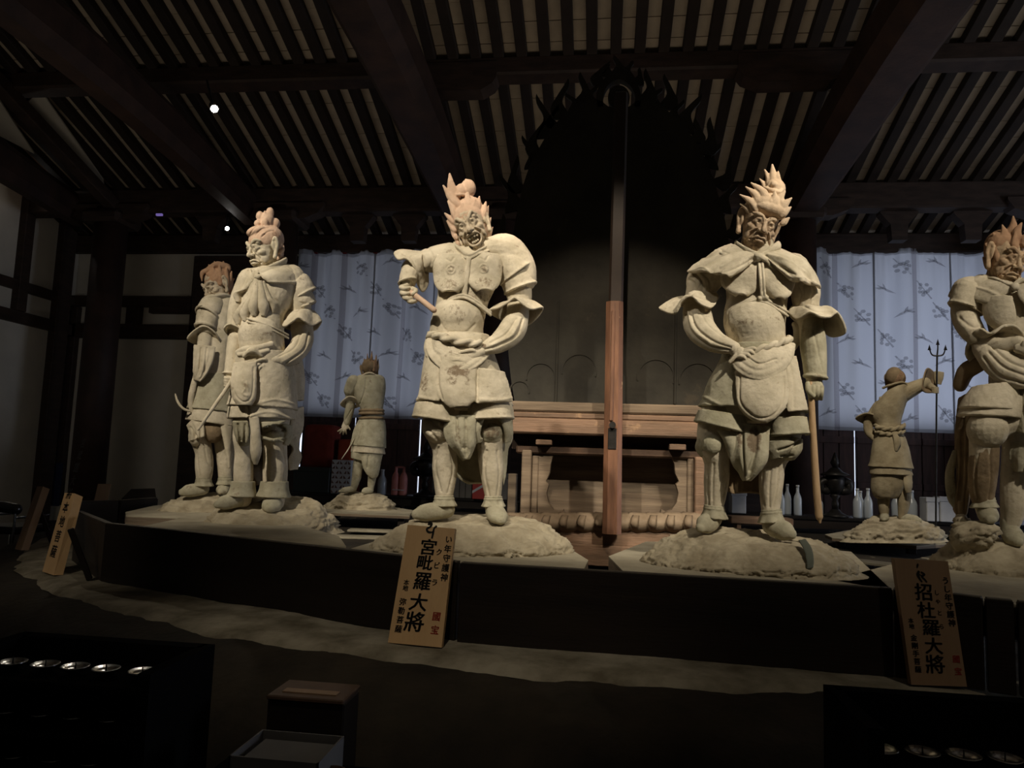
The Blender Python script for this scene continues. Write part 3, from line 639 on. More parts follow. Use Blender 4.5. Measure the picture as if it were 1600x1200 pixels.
# ------------------------------------------------------------------ pieces that every guardian shares
def boot(g, heel, toe, r, name='boot', mt='clay_grey', ankle=None):
    c = Clay(); h, t = np.array(heel, float), np.array(toe, float); d = t - h
    c.tube([h, h + d * .35, h + d * .75, t], [(r * .95, r), (r * 1.1, r * .95), (r * 1.05, r * .8), (r * .6, r * .5)], n=16)
    if ankle is not None: c.tube([ankle, (h * .6 + np.array(ankle) * .4), h + d * .15], [r * .9, r * .95, r * .9])
    return g.part(name, c, mt, 1.5, 4, [('push', tuple(h * .6 + t * .4 + (0, r * 1.3, 0)), (abs(d[0]) * .7 + r * 1.3, r * .5, 60), (0, -1.5, 0))])
def anklet(g, x, y, z, r, h=8, tilt=0, mt='clay_grey', out=1.35):
    c = Clay(); c.skirt([(x, y - h * .6, z, r * 1.02, r * 1.02, tilt), (x, y, z, r * 1.08, r * 1.08, tilt), (x, y + h, z - 1, r * out, r * out, tilt)], 3, 40, .07, 7)
    c.tube(ell((x, y - h * .5, z), (r * 1.05, r * 1.05 * math.tan(R(tilt)), 0), (0, 0, r * 1.05), 12) + [(x + r * 1.05, y - h * .5 + r * math.tan(R(tilt)), z)], [1.9] * 13, n=8, k=3, caps=False)
    c.tube(ell((x, y - h * .5 - 4, z), (r, r * math.tan(R(tilt)), 0), (0, 0, r), 12) + [(x + r, y - h * .5 - 4 + r * math.tan(R(tilt)), z)], [1.6] * 13, n=8, k=3, caps=False)
    return g.part('anklet', c, mt, 1.1, 1)
def rope(g, pts, r, mt='clay', turns=1.0, name='rope_belt', n=2):
    """twisted cord of n strands"""
    A = crom(pts, 6); T = nrm(np.gradient(A, axis=0)); sd = nrm(np.cross(T, [0, 0, 1.0])); bn = np.cross(sd, T)
    L_ = np.concatenate([[0], np.cumsum(np.linalg.norm(np.diff(A, axis=0), axis=1))]); c = Clay()
    for k in range(n):
        ph = L_ / (r * 7) * 2 * math.pi * turns + 2 * math.pi * k / n
        c.tube(A + (sd * np.cos(ph)[:, None] + bn * np.sin(ph)[:, None]) * r * .55, [r * .72] * len(A), n=8, k=1)
    return g.part(name, c, mt, max(.8, r * .28), 1, noise=False)
def spikes(c, L_):
    """flame locks: (tip, base, radius[, bend])"""
    for q in L_:
        t, b, r = np.array(q[0], float), np.array(q[1], float), q[2]; bd = q[3] if len(q) > 3 else 0
        if len(t) == 2: t = np.array([*t, b[2] if len(b) > 2 else 0])
        if len(b) == 2: b = np.array([*b, t[2]])
        d = t - b; pr = np.array([-d[1], d[0], 0]); m = (t + b) / 2 + pr * bd
        c.tube([b, b * .6 + m * .4 + pr * bd * .2, m, t], [(r * .9, r * .8), (r * 1.05, r * .9), (r * .85, r * .7), (r * .22, r * .2)], n=12, k=5)
def place_head(g, pos, s, yaw, pitch, roll, mouth='closed', mt='clay_face', ears=(1, 1), voxel=.7, stains=(), **kw):
    V, F = head_vf(mouth, voxel, ears, **kw); return g.part('head', None, mt, vf=(xf(V, pos, s, yaw, pitch, roll), F), noise=False, stains=stains, zc=-15 * s)
def haircap(pos, s, yaw, pitch, roll, c=None, r=(20.5, 19, 23), cy=-9, cz=9, streaks=True):
    c = c or Clay(); k = Clay(); k.sph((0, cy, cz), r, n=28, m=18)
    if streaks:
        for a in range(-70, 71, 14):
            x = math.sin(R(a)) * r[0] * .97
            k.tube([(x * .95, cy + 3 - 9 * math.cos(R(a)), cz - r[2] * .80 * math.cos(R(a)) - 1), (x * .85, cy - 12 * math.cos(R(a)), cz - r[2] * .62 * math.cos(R(a))), (x * .3, cy - r[1] * .98, cz)], [1.6, 2.6, 2.2], n=8)
    for V, F in ((np.vstack(k.V), k.F),): c.add(xf(V, pos, s, yaw, pitch, roll), F)
    return c
ROCKC = 0
def rock(g, poly, top, bot, seed=0, voxel=2.3, mt='clay_rock', feet=()):
    """strata rock heap; poly: outline loop (x, z) at the foot, top: loop at the top; y heights"""
    c = Clay(); n = 72; O = closedcurve([(x, bot, z) for x, z in poly], 8); I = closedcurve([(x, y, z) for x, y, z in top], 8)
    m = min(len(O), len(I)); O = O[np.linspace(0, len(O) - 1, n).astype(int)]; I = I[np.linspace(0, len(I) - 1, n).astype(int)]
    L_ = []
    for t in np.linspace(0, 1, 12): s_ = (.30 * min(1, t * 5) + .70 * max(0, (t - .45) / .55) ** 1.3) if t < 1 else 1; Q = O * (1 - s_) + I * s_; Q[:, 1] = O[:, 1] * (1 - t ** 1.15) + I[:, 1] * t ** 1.15; L_.append(Q)
    V = np.vstack(L_); F = gridfaces(12, n, True) + [tuple(range(n - 1, -1, -1)), tuple(range(11 * n, 12 * n))]
    c.add(V, F)
    for b in feet: c.sph(*b)
    V, F = c.remesh(voxel, 3); N_ = vnorm(V, F)
    side = np.clip(1.15 - np.abs(N_[:, 1]), .25, 1)
    q = V + seed * 37.7; w = fbm(q / 30, 2) * 34
    ph = (q[:, 1] + w) / 9.5; fr = ph - np.floor(ph); ph2 = (q[:, 1] + w * 1.5 + 3) / 5.1; fr2 = ph2 - np.floor(ph2)
    ly = (fr ** 1.6) * 2.2 - 1.1 + (fr2 ** 1.5) * .9 - .45
    amp = 1.6 + 4.2 * np.clip(fbm(q / 24, 2) + .5, 0, 1)
    dsp = ly * amp * side * .8 + fbm(q / 18, 2) * 13 + (.5 - np.abs(fbm(q / np.array([26, 5, 26]) + 3, 3)) * 3.4) * 3.5 + fbm(q / 5, 3) * 2.2
    dsp = dsp * (1 - .55 * np.clip(-N_[:, 1], 0, 1) ** 2)
    fade = np.clip((bot - V[:, 1]) / 9, 0, 1)
    V = V + N_ * (dsp * fade * 1.05)[:, None]
    return mk('rock_base', g.map(V), F, M[mt], g.root, True)

# ------------------------------------------------------------------ guardian with open mouth and a swag of cloth at the waist
def statue_a():
    g = Fig(722, 818, 3.5, 'guardian_statue', 'shouting clay guardian with flame hair and hand on belly, behind the lighter name plaque', 'statue', 'guardian statues on the round altar')
    b = Clay()
    b.loft([(742, 384, 6, 14, 12), (738, 392, 6, 44, 24), (733, 408, 2, 54, 30), (732, 432, 0, 50, 32), (728, 455, 2, 44, 31), (722, 475, -1, 41, 31), (716, 498, -5, 42, 36), (713, 520, -4, 42, 36), (714, 545, 0, 46, 36), (722, 600, 4, 52, 38), (724, 640, 4, 48, 34)])
    b.tube([(742, 400, 4), (738, 378, 2)], [20, 17])
    b.tube([(705, 402, 2), (680, 404, 6), (655, 408, 10), (640, 418, 8)], [23, 21, 16, 14])
    b.tube([(642, 414, 8), (640, 432, -6), (637, 446, -16)], [13, 12, 10])
    b.tube([(780, 405, 4), (803, 430, 8), (812, 462, 8), (808, 492, 2)], [27, 25, 20, 17])
    b.sph((712, 499, -12), (37, 31, 33))
    b.tube([(690, 640, 4), (688, 672, 0), (694, 702, 2), (695, 735, 6), (694, 780, 4)], [28, 25, 19, 20, 13])
    b.tube([(765, 640, 4), (768, 672, -4), (766, 702, 0), (768, 735, 4), (771, 782, 4)], [28, 23, 20, 19, 12])
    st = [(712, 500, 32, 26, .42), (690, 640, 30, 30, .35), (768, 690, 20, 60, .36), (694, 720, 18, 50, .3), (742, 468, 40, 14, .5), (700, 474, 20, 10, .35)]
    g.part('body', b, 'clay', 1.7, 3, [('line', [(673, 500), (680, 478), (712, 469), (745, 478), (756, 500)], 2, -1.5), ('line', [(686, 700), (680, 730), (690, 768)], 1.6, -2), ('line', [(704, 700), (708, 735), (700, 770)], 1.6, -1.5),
        ('line', [(760, 705), (757, 740), (764, 775)], 1.6, -2), ('line', [(776, 705), (780, 740), (776, 775)], 1.6, -1.6), ('line', [(690, 512), (700, 524), (726, 526), (742, 512)], 1.6, -1.2), ('line', [(690, 490), (705, 481), (728, 482), (742, 494)], 1.6, -1.2),
        ('line', [(655, 392), (662, 410), (655, 425)], 2, -2), ('line', [(668, 388), (676, 405), (670, 424)], 2, -1.5)], st)
    # breastplates
    for (x, y, z, rx, ry, xs) in ((704, 424, -31, 25, 33, -1), (757, 422, -31, 26, 34, 1)):
        c = Clay(); c.plate([(x - rx * .75, y - 28, z + 14, x + rx * .8, y - 26, z + 8), (x - rx, y - 12, z + 10 if xs < 0 else z + 2, x + rx, y - 12, z + 2 if xs < 0 else z + 10), (x - rx, y + 8, z + 12 if xs < 0 else z + 2, x + rx * .96, y + 8, z + 2 if xs < 0 else z + 12), (x - rx * .85, y + 22, z + 8 if xs < 0 else z - 1, x + rx * .8, y + 22, z - 1 if xs < 0 else z + 8), (x - rx * .4, y + 32, z, x + rx * .4, y + 32, z)], 6, 8)
        rr = [(x - xs * 1 + 6 * math.cos(a), y - 1 + 6 * math.sin(a)) for a in np.linspace(0, 6.28, 9)]
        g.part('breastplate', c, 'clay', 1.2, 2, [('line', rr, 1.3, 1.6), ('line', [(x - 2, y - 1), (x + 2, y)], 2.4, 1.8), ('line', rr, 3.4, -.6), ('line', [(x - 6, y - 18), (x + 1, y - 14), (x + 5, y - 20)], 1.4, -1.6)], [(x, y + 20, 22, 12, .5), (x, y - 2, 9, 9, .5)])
    # neckline, chest cord
    c = Clay(); c.tube([(711, 374, -2), (716, 385, -18), (733, 400, -34), (752, 389, -24), (774, 374, -6), (770, 368, 14)], [(2.5, 5), (2.5, 6), (2.5, 4), (2.5, 5), (3, 6), (2.5, 5)], n=12)
    c.tube([(709, 384, -8), (720, 396, -24), (733, 404, -34), (750, 396, -30), (776, 382, -12)], [2.2] * 5, n=10); c.tube([(733, 404, -35), (730, 428, -35), (726, 458, -32)], [(4.2, 2)] * 3, n=10)
    g.part('collar', c, 'clay', 1.0, 1, zc=-30)
    c = Clay()
    for o_ in (0, 4.5): c.tube([(690, 478 + o_, -16), (705, 466 + o_, -30), (724, 462 + o_, -34), (742, 470 + o_, -33), (766, 486 + o_, -22)], [2.2] * 5, n=8)
    g.part('chest_cord', c, 'clay', .9, 1)
    # pauldron and sleeves
    c = Clay(); c.tube([(764, 392, 2), (790, 394, 2), (812, 416, 6), (818, 436, 8)], [(20, 26), (27, 29), (24, 28), (21, 26)], n=20); c.lame((782, 392, 4), (808, 428, 8), 24, 28); g.part('pauldron', c, 'clay', 1.5, 2)
    c = Clay(); c.lame((800, 412, 6), (814, 452, 8), 23, 24); g.part('arm_guard', c, 'clay', 1.4, 2)
    c = Clay(); c.flare(ell((808, 470, 4), (-20, 2, 0), (0, 3, -22), 11), [(763, 489, -14), (779, 486, -26), (791, 480, -34), (802, 473, -40), (814, 484, -40), (827, 490, -32), (848, 483, -8), (838, 498, 10), (820, 507, 24), (798, 500, 30), (775, 494, 12)], 3.5, sag=-2); g.part('flared_cuff', c, 'clay', 1.2, 2, [('line', [(800, 466), (806, 474), (822, 480)], 2, -1.5)])
    c = Clay(); c.tube([(810, 490, 2), (800, 516, -12), (778, 538, -30), (752, 550, -40)], [(18, 20), (21, 20), (16, 15), (8, 8)], n=20)
    g.part('sleeve', c, 'clay', 1.4, 2, [('line', [(816, 500), (805, 528), (772, 546), (748, 552)], 1.5, -3), ('line', [(806, 500), (790, 525), (765, 540)], 1.5, -2.2), ('line', [(812, 500), (798, 527), (768, 544)], 1.8, 1.8), ('line', [(800, 500), (784, 520), (755, 536)], 1.5, 1.4)], [(756, 545, 5, 4, .7)])
    c = Clay(); c.hand((752, 548, -42), (732, 556, -46), [(711, 562, -46), (706, 571, -45), (711, 578, -44), (719, 579, -43)], 3.3, [(738, 548, -50), (722, 551, -52)], (1, -4, -4), (10, 6)); g.part('hand', c, 'clay', .9, 1, noise=False)
    c = Clay(); c.flare([(664, 394, 8), (664, 392, 14), (666, 396, 22), (668, 410, 25), (667, 422, 20), (664, 426, 10), (662, 424, 0), (661, 416, -6), (660, 408, -9), (661, 402, -7), (662, 397, 0)], [(615, 395, 6), (626, 388, 14), (648, 391, 24), (663, 420, 28), (668, 441, 18), (661, 457, 4), (653, 447, -6), (650, 428, -15), (643, 417, -18), (634, 409, -16), (622, 408, -6)], 3.5); g.part('flared_cuff', c, 'clay', 1.2, 2, [('line', [(630, 396), (645, 408), (655, 430)], 2.2, -2)])
    c = Clay(); c.tube([(640, 425, -4), (638, 436, -12), (636, 444, -16)], [(15, 15), (14, 14), (13, 13)], n=16, caps=False); c.tube(ell((637, 441, -16), (13.5, -3, 0), (0, 2, 13.5), 10) + [(650.5, 438, -16)], [2] * 11, n=8, k=3); g.part('bracer', c, 'clay', 1.1, 1)
    c = Clay(); c.sph((636, 456, -22), (12, 11, 11)); 
    for i, (x, y) in enumerate(((626, 450), (627, 458), (631, 465), (637, 470))): c.tube([(636, 446 + i * 4, -28), (x + 1, y, -33), (x + 7, y + 3, -37), (x + 13, y + 1, -33)], [3.6, 3.6, 3.4, 2.8], n=10)
    c.tube([(644, 450, -22), (650, 455, -32), (646, 461, -37)], [4, 3.6, 3], n=10); g.part('fist', c, 'clay', .9, 1, noise=False)
    c = Clay(); c.tube([(632, 448, -22), (645, 458, -32), (662, 472, -40), (678, 486, -48)], [(3.6, 3.6), (4.4, 4.4), (4.4, 4.4), (4.6, 4.6)], n=12); g.part('spear_stub', c, 'clay_hair', 1.0, 1, label='broken pinkish wooden weapon shaft', noise=False)
    # skirts
    c = Clay(); c.skirt([(716, 524, 0, 46, 38, 0), (718, 552, 2, 52, 42, 0), (722, 590, 4, 62, 48, 1), (725, 618, 4, 69, 53, 2), (726, 630, 4, 75, 56, 3)], 5, 90, .02, 7)
    c.plate([(676, 528, -34, 752, 528, -34, 8), (684, 560, -40, 748, 560, -40, 10), (686, 600, -45, 746, 600, -46, 10), (690, 626, -48, 744, 624, -50, 8), (706, 640, -50, 730, 638, -52, 4)], 5)
    c.plate([(744, 580, -44, 786, 584, -26, 10), (746, 606, -48, 794, 610, -28, 10), (744, 634, -50, 799, 630, -28, 9)], 5)
    c.plate([(672, 560, -24, 690, 566, -40, 5), (660, 600, -22, 686, 604, -44, 6), (656, 626, -24, 688, 630, -46, 5)], 4)
    g.part('armour_skirt', c, 'clay', 1.6, 2, [('line', [(656, 622), (680, 629), (690, 630)], 2, 1.2), ('line', [(746, 628), (775, 629), (798, 624)], 2, 1.2), ('line', [(688, 560), (686, 600), (692, 628)], 1.6, -2.4), ('line', [(746, 575), (745, 605), (745, 630)], 1.6, -2.4)],
        [(716, 586, 24, 12, .62), (708, 598, 16, 12, .5), (730, 600, 8, 14, .5), (664, 600, 12, 26, .5), (770, 605, 24, 20, .35), (716, 626, 25, 8, .35)])  # patches under the sash: dark paint plus painted-in shadow
    c = Clay(); c.skirt([(683, 630, -2, 31, 38, 4), (682, 642, -2, 33, 42, 6), (681, 652, -2, 34, 44, 8), (681, 656, -2, 36, 46, 9)], 5, 60, .03, 5, arc=(150, 325))
    c.skirt([(764, 630, 0, 32, 40, -5), (765, 642, 0, 35, 43, -4), (765, 651, 0, 36, 46, -3), (765, 655, 0, 38, 48, -2)], 5, 60, .03, 5, arc=(200, 400))
    g.part('skirt_tier', c, 'clay', 1.5, 2, [], [(680, 648, 30, 8, .35), (765, 648, 30, 8, .3)])
    c = Clay(); c.skirt([(722, 636, 30, 56, 20, 0), (726, 690, 34, 56, 22, 0), (742, 744, 34, 28, 16, 0), (748, 758, 34, 12, 10, 0)], 5, 50, .06, 7, arc=(0, 180)); g.part('back_drapery', c, 'clay_grey', 1.7, 2)
    c = Clay(); c.plate([(784, 652, -6, 800, 648, 24, 4), (780, 680, 4, 801, 684, 30, 6), (780, 708, 10, 794, 700, 30, 5), (784, 735, 14, 792, 720, 26, 3), (786, 760, 16, 789, 745, 20, 1)], 4, 5); g.part('side_drapery', c, 'clay_grey', 1.3, 2)
    # swag and belt
    c = Clay()
    for i, (dx, dy, rr) in enumerate(((0, 0, 6), (5, -7, 5), (-5, 6, 4.5), (9, -14, 4))):
        c.tube([(672 + dx * .6, 528 + dy * .3, -24), (678 + dx, 548 + dy * .4, -36), (694 + dx * .6, 566 + dy, -46), (716, 576 + dy, -52), (742 - dx, 562 + dy * .8, -46), (764 - dx, 540 + dy * .4, -26)], [(rr * .8, rr * .6)] + [(rr, rr * .6)] * 4 + [(rr * .7, rr * .5)], n=12)
    c.plate([(676, 530, -32, 762, 534, -28, 8), (682, 548, -40, 754, 550, -38, 10), (698, 564, -46, 736, 566, -46, 8)], 4); g.part('sash_swag', c, 'clay', 1.3, 2, [('line', [(684, 532), (700, 552), (716, 558)], 1.4, -2), ('line', [(690, 530), (705, 546), (722, 552)], 1.4, -2)])
    rope(g, [(670, 520, -16), (686, 525, -42), (706, 532, -52), (730, 537, -52), (748, 536, -46)], 6)
    c = Clay(); c.tube([(676, 524, -16), (672, 530, -12), (668, 545, -14), (668, 556, -16)], [6, 7, 6, 3]); g.part('sash_end', c, 'clay', 1.2, 2)
    # thigh cloths and central tail
    c = Clay(); c.plate([(700, 650, -36, 744, 650, -38, 4), (694, 672, -34, 742, 672, -38, 8), (700, 692, -32, 742, 692, -34, 10), (712, 706, -30, 738, 704, -30, 6), (724, 718, -28, 732, 716, -28, 2)], 4, 6, wav=5, wf=2); g.part('front_tail', c, 'clay_grey', 1.3, 2, [('line', [(714, 655), (716, 680), (724, 700)], 2.2, -4), ('line', [(728, 655), (728, 685), (728, 700)], 2.2, -3)], [(716, 680, 8, 25, .5)])
    c = Clay(); c.sph((684, 672, -8), (21, 23, 24), rot=-15); c.plate([(664, 650, -10, 690, 660, -30, 5), (660, 668, -6, 676, 680, -28, 5), (668, 686, -4, 682, 688, -20, 3)], 4); g.part('knee_cloth', c, 'clay', 1.4, 2, [('line', [(668, 656), (685, 668), (699, 674)], 1.8, -4), ('line', [(670, 670), (684, 688)], 1.8, -2)], [(690, 682, 14, 14, .45)])
    c = Clay(); c.sph((768, 674, -14), (19, 18, 19)); c.plate([(738, 655, -30, 756, 655, -34, 4), (736, 672, -30, 750, 676, -32, 5), (742, 694, -24, 754, 690, -24, 3)], 4); c.plate([(778, 655, -30, 797, 650, -14, 4), (786, 670, -26, 801, 676, -8, 5), (789, 692, -14, 797, 690, 0, 3)], 4); g.part('knee_guard', c, 'clay_grey', 1.4, 2, [('line', [(752, 664), (768, 659), (784, 664)], 1.4, -2), ('line', [(753, 686), (768, 691), (784, 686)], 1.8, 2)], [(768, 674, 20, 16, .6)])
    anklet(g, 694, 783, 4, 14); anklet(g, 771, 784, 2, 13)
    boot(g, (698, 797, 2), (650, 803, -14), 13.5, ankle=(694, 782, 4)); boot(g, (772, 797, 0), (781, 812, -34), 14.5, ankle=(771, 784, 4))
    # head
    hp, hs, hy, hpi, hr = (735, 351, -10), 1.27, -14, 4, -24
    place_head(g, hp, hs, hy, hpi, hr, 'open', age=1.5, brow=1.25, stains=[(730, 350, 14, 12, .42)])
    c = haircap(hp, hs, hy, hpi, hr, cy=-11)
    spikes(c, [((703, 269), (714, 306, -8), 8, -.08), ((693, 288), (716, 318, -12), 6.5, -.05), ((700, 313), (713, 338, -14), 6, .05), ((695, 330), (712, 346, -10), 5), ((698, 341), (711, 357, -8), 4.2), ((704, 353), (713, 368, -6), 4), ((710, 366), (717, 378, -4), 3.4),
        ((728, 276), (729, 306, -6), 5.5), ((749, 305), (740, 332, -12), 6, .1), ((759, 313), (744, 346, -10), 8, .08), ((763, 318), (754, 350, -6), 6), ((767, 334), (758, 356, 0), 5.5), ((770, 348), (760, 366, 4), 5), ((731, 300), (731, 326, -16), 7.5), ((742, 312), (734, 332, -18), 6), ((722, 318), (724, 334, -20), 6), ((765, 362), (758, 378, 4), 5)])
    c.sph((732, 289, -2), (12, 14, 12), rot=-10); c.sph((720, 296, -6), (9, 13, 9)); c.tube([(710, 302, -10), (718, 304, -17), (728, 303, -15)], [2, 2.4, 2], n=8)
    c.sph((734, 322, -2), (22, 20, 20)); c.sph((752, 350, 8), (15, 24, 18))
    g.part('flame_hair', c, 'clay_hair', 1.05, 1, stains=[(740, 340, 16, 14, .3)], zc=-18)
    t = Clay()
    for x in (-4.8, -1.7, 1.7, 4.8): t.sph((x, 14.8 + abs(x) * .12, -17.2 + abs(x) * .3), (1.5, 1.9, 1.3), n=8, m=6)
    for x in (-3.4, -1.1, 1.1, 3.4): t.sph((x, 21.5 - abs(x) * .12, -15.8 + abs(x) * .3), (1.2, 1.6, 1.2), n=8, m=6)
    mk('teeth', g.map(xf(np.vstack(t.V), hp, hs, hy, hpi, hr) + g.shift(np.array([[735., 356, 0]]), -20)), t.F, M['clay'], g.root, True)
    rock(g, [(560, 6), (585, -60), (650, -112), (740, -120), (830, -100), (900, -40), (905, 30), (860, 90), (740, 120), (620, 90)],
         [(628, 822, 4), (640, 816, -22), (690, 812, -40), (745, 818, -52), (800, 822, -46), (838, 822, -16), (846, 816, 20), (820, 812, 44), (740, 806, 60), (660, 810, 40)], 872, 1)
statue_a()
# ------------------------------------------------------------------ round clay altar
AC = (0.18, 7.53); AR = 5.0
al = thing('round_altar', 'wide low round earthen altar carrying all the guardians', 'altar', (AC[0], AC[1], 0))
def ringmesh(prof, n, name, mt, parent, amp=0, nscale=1.0, seed=0, smooth=True):
    V = []
    for r, z in prof:
        a = np.arange(n) * 2 * math.pi / n; p = np.stack([AC[0] + r * np.cos(a), AC[1] + r * np.sin(a), np.full(n, z)], 1)
        if amp and r > 1: q = p * nscale + seed; w = fbm(q, 4)[:, None]; p = p + w * amp * np.stack([np.cos(a), np.sin(a), np.zeros(n)], 1) + np.stack([np.zeros(n), np.zeros(n), fbm(q + 9, 3) * amp * (.25 if z > .05 else 0)], 1)
        V.append(p)
    m = len(prof); F = gridfaces(m, n, True) + [tuple(range((m - 1) * n, m * n))]
    return mk(name, np.vstack(V), F, M[mt], parent, smooth)
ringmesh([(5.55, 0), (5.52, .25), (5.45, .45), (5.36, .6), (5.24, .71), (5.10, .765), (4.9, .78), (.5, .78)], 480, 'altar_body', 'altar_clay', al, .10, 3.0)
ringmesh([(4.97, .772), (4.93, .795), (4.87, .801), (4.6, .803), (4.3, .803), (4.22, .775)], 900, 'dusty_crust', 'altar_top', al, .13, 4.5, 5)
# boards standing round the rim
def vboard(a, b, name, lab, zt=1.10, th=.03, group='boards edging the round altar', mt='board', zb=.80, parent=None):
    a = np.array(a, float); b = np.array(b, float); d = b - a; L = np.linalg.norm(d[:2]); an = math.atan2(d[1], d[0]); Mx = Matrix.Translation((a[0], a[1], 0)) @ Euler((0, 0, an)).to_matrix().to_4x4()
    o = MB().box(0, L, 0, th, zb, zt, Mx, .003).build(name, M[mt], parent)
    MB().box(.004, L - .004, -.001, th + .001, zt, zt + .004, Mx).build('worn_top_edge', M['board_edge'], o)
    if lab: tag(o, lab, 'board', group)
    return o
bp = [PZ(px, py, 1.10)[:2] for px, py in ((165, 818), (714, 879))]
vboard(bp[0], bp[1], 'edge_board', 'long black board in front of the left guardians, left of the lighter plaque')
bq = [PZ(px, py, 1.10)[:2] for px, py in ((719, 880), (1395, 921))]
vboard(bq[0], bq[1], 'edge_board', 'long black brown board between the two name plaques')
for a, b, lab in (((1397, 921), (1484, 928), 'black board hidden behind the right name plaque'), ((1486, 929), (1534, 935), 'narrow black board just right of the right plaque'), ((1540, 936), (1584, 940), 'narrow black board second right of the right plaque'), ((1591, 941), (1650, 946), 'black board at the right edge of the view')):
    vboard(PZ(*a, 1.10)[:2], PZ(*b, 1.10)[:2], 'edge_board', lab)
p0, p1 = PZ(1486, 929, 1.10), PZ(1650, 946, 1.10)
tag(MB().beam((p0[0], p0[1] + .05, 1.02), (p1[0], p1[1] + .05, 1.02), .025, .10).build('batten', M['board']), 'dark batten behind the gaps of the right hand boards', 'board')
vboard(PZ(119, 799, 1.10)[:2], bp[0], 'edge_board', 'short brown black board turning back at the left corner')
vboard(PZ(121, 784, 1.10)[:2], PZ(186, 782, 1.10)[:2], 'edge_board', 'greyish back board left of the sloping black stand', mt='board2' if 'board2' in M else 'board')
vboard(PZ(190, 782, 1.10)[:2], PZ(246, 778, 1.10)[:2], 'edge_board', 'greyish back board under the sloping black stand')
# dusty slabs the clay rocks are set on
def slabpoly(pts, z, th, name, lab, mt='slab', edge='wood_grey'):
    A = np.array([PZ(*p, z) for p in pts]); n = len(A); B = A - np.array([0, 0, th])
    t = thing(name, lab, 'slab', A.mean(0) * [1, 1, 0] + [0, 0, z - th], 'slabs under the guardians')
    mk('slab_top', np.vstack([A, A - np.array([0, 0, .006])]), [tuple(range(n)), tuple(range(2 * n - 1, n - 1, -1))] + [(i, i + n, (i + 1) % n + n, (i + 1) % n) for i in range(n)], M[mt], t)
    q = .006; A2 = A - np.array([0, 0, q]); mk('slab_edge', np.vstack([A2, B]), [tuple(range(2 * n - 1, n - 1, -1))] + [(i, i + n, (i + 1) % n + n, (i + 1) % n) for i in range(n)], M[edge], t)
    return t
slabpoly([(548, 857), (722, 882), (912, 890), (919, 875), (850, 832), (640, 830)], 1.085, .07, 'plinth_slab', 'dusty slab under the shouting guardian')
slabpoly([(951, 869), (975, 894), (1300, 917), (1395, 923), (1330, 862), (1180, 848), (1010, 846)], 1.085, .07, 'plinth_slab', 'dusty slab under the stern guardian')
slabpoly([(214, 824), (420, 845), (541, 854), (530, 838), (440, 812), (300, 806)], 1.085, .06, 'plinth_slab', 'dusty slab under the hand on hip guardian')
slabpoly([(196, 800), (197, 806), (340, 812), (400, 800), (300, 785), (240, 790)], 1.05, .07, 'plinth_slab', 'dusty slab under the bowed guardian at the left')
slabpoly([(1300, 906), (1405, 925), (1600, 946), (1700, 950), (1700, 880), (1480, 862), (1400, 880)], 1.085, .07, 'plinth_slab', 'dusty slab under the striding guardian')
# low wooden floors of the two guardians farther back
for pts, z, lab in (([(494, 797), (500, 800), (640, 806), (645, 797), (600, 790), (520, 789)], .935, 'thin wooden stand under the back turned guardian with the crown of hair'), ([(1289, 835), (1300, 840), (1432, 853), (1480, 850), (1450, 830), (1340, 826)], .885, 'thin wooden stand under the guardian holding the trident')):
    t = slabpoly(pts, z, .03, 'statue_stand', lab, 'slab', 'wood_grey')
    A = np.array([PZ(*p, z) for p in pts]); c = A.mean(0)
    for p in A[[1, 2, 4, 5]]:
        q = p * .85 + c * .15; MB().box(q[0] - .035, q[0] + .035, q[1] - .035, q[1] + .035, .8, z - .03, None, .004).build('leg', M['board'], t)
for (a, b, w, z, lab) in (((545, 828), (668, 832), .16, .815, 'pale plank lying under the left stand, upper of two'), ((520, 838), (700, 843), .18, .79, 'pale plank lying under the left stand, lower of two'), ((1300, 872), (1400, 884), .2, .815, 'pale plank lying behind the stern guardian rock')):
    tag(MB().beam(PZ(*a, z), PZ(*b, z), w, .02, .003).build('loose_plank', M['slab']), lab, 'plank')

# ------------------------------------------------------------------ pedestal of the main figure, seen from behind
PYD = 5.2
pd = thing('main_pedestal', 'carved wooden pedestal with curved openings behind the tall post', 'pedestal', (PY(955, 800, PYD)[0], PYD, .8))
def pr(name, px0, py0, px1, py1, Y, th, mt, bev=.006, label=None): return slab(name, px0, py0, px1, py1, Y, th, mt, pd, bev, label)
pr('lower_plank', 800, 853, 1110, 886, PYD - .10, .5, 'wood_old'); pr('upper_plank', 795, 829, 1115, 853, PYD - .05, .5, 'wood_old')
pr('back_panel', 838, 712, 1072, 812, PYD + .30, .05, 'wood_grey', .0)
pr('left_stile', 814, 703, 829, 808, PYD, .2, 'wood_grey'); pr('left_inner_stile', 830, 712, 840, 808, PYD + .04, .16, 'wood_grey'); pr('right_stile', 1074, 712, 1084, 815, PYD + .04, .16, 'wood_grey'); pr('right_post', 1086, 714, 1101, 818, PYD - .02, .14, 'wood_old')
pr('side_post', 793, 740, 806, 812, PYD + .6, .1, 'wood_grey')
pr('upper_rail', 793, 630, 1118, 646, PYD - .02, .5, 'wood_grey', .012); pr('thin_rail', 792, 647, 1118, 656, PYD - .06, .5, 'wood_old', .008); pr('main_rail', 790, 656, 1120, 681, PYD - .10, .55, 'wood_old', .012)
pr('recess', 800, 680, 1108, 706, PYD + .12, .4, 'beam', .0); pr('lower_rail', 806, 699, 1102, 713, PYD + .03, .5, 'wood_dark' if 'wood_dark' in M else 'beam_red', .012)
for a, b, c_, d_ in ((837, 687, 862, 695), (1046, 694, 1072, 703)): pr('tenon_block', a, b, c_, d_, PYD - .06, .2, 'wood_old', .004)
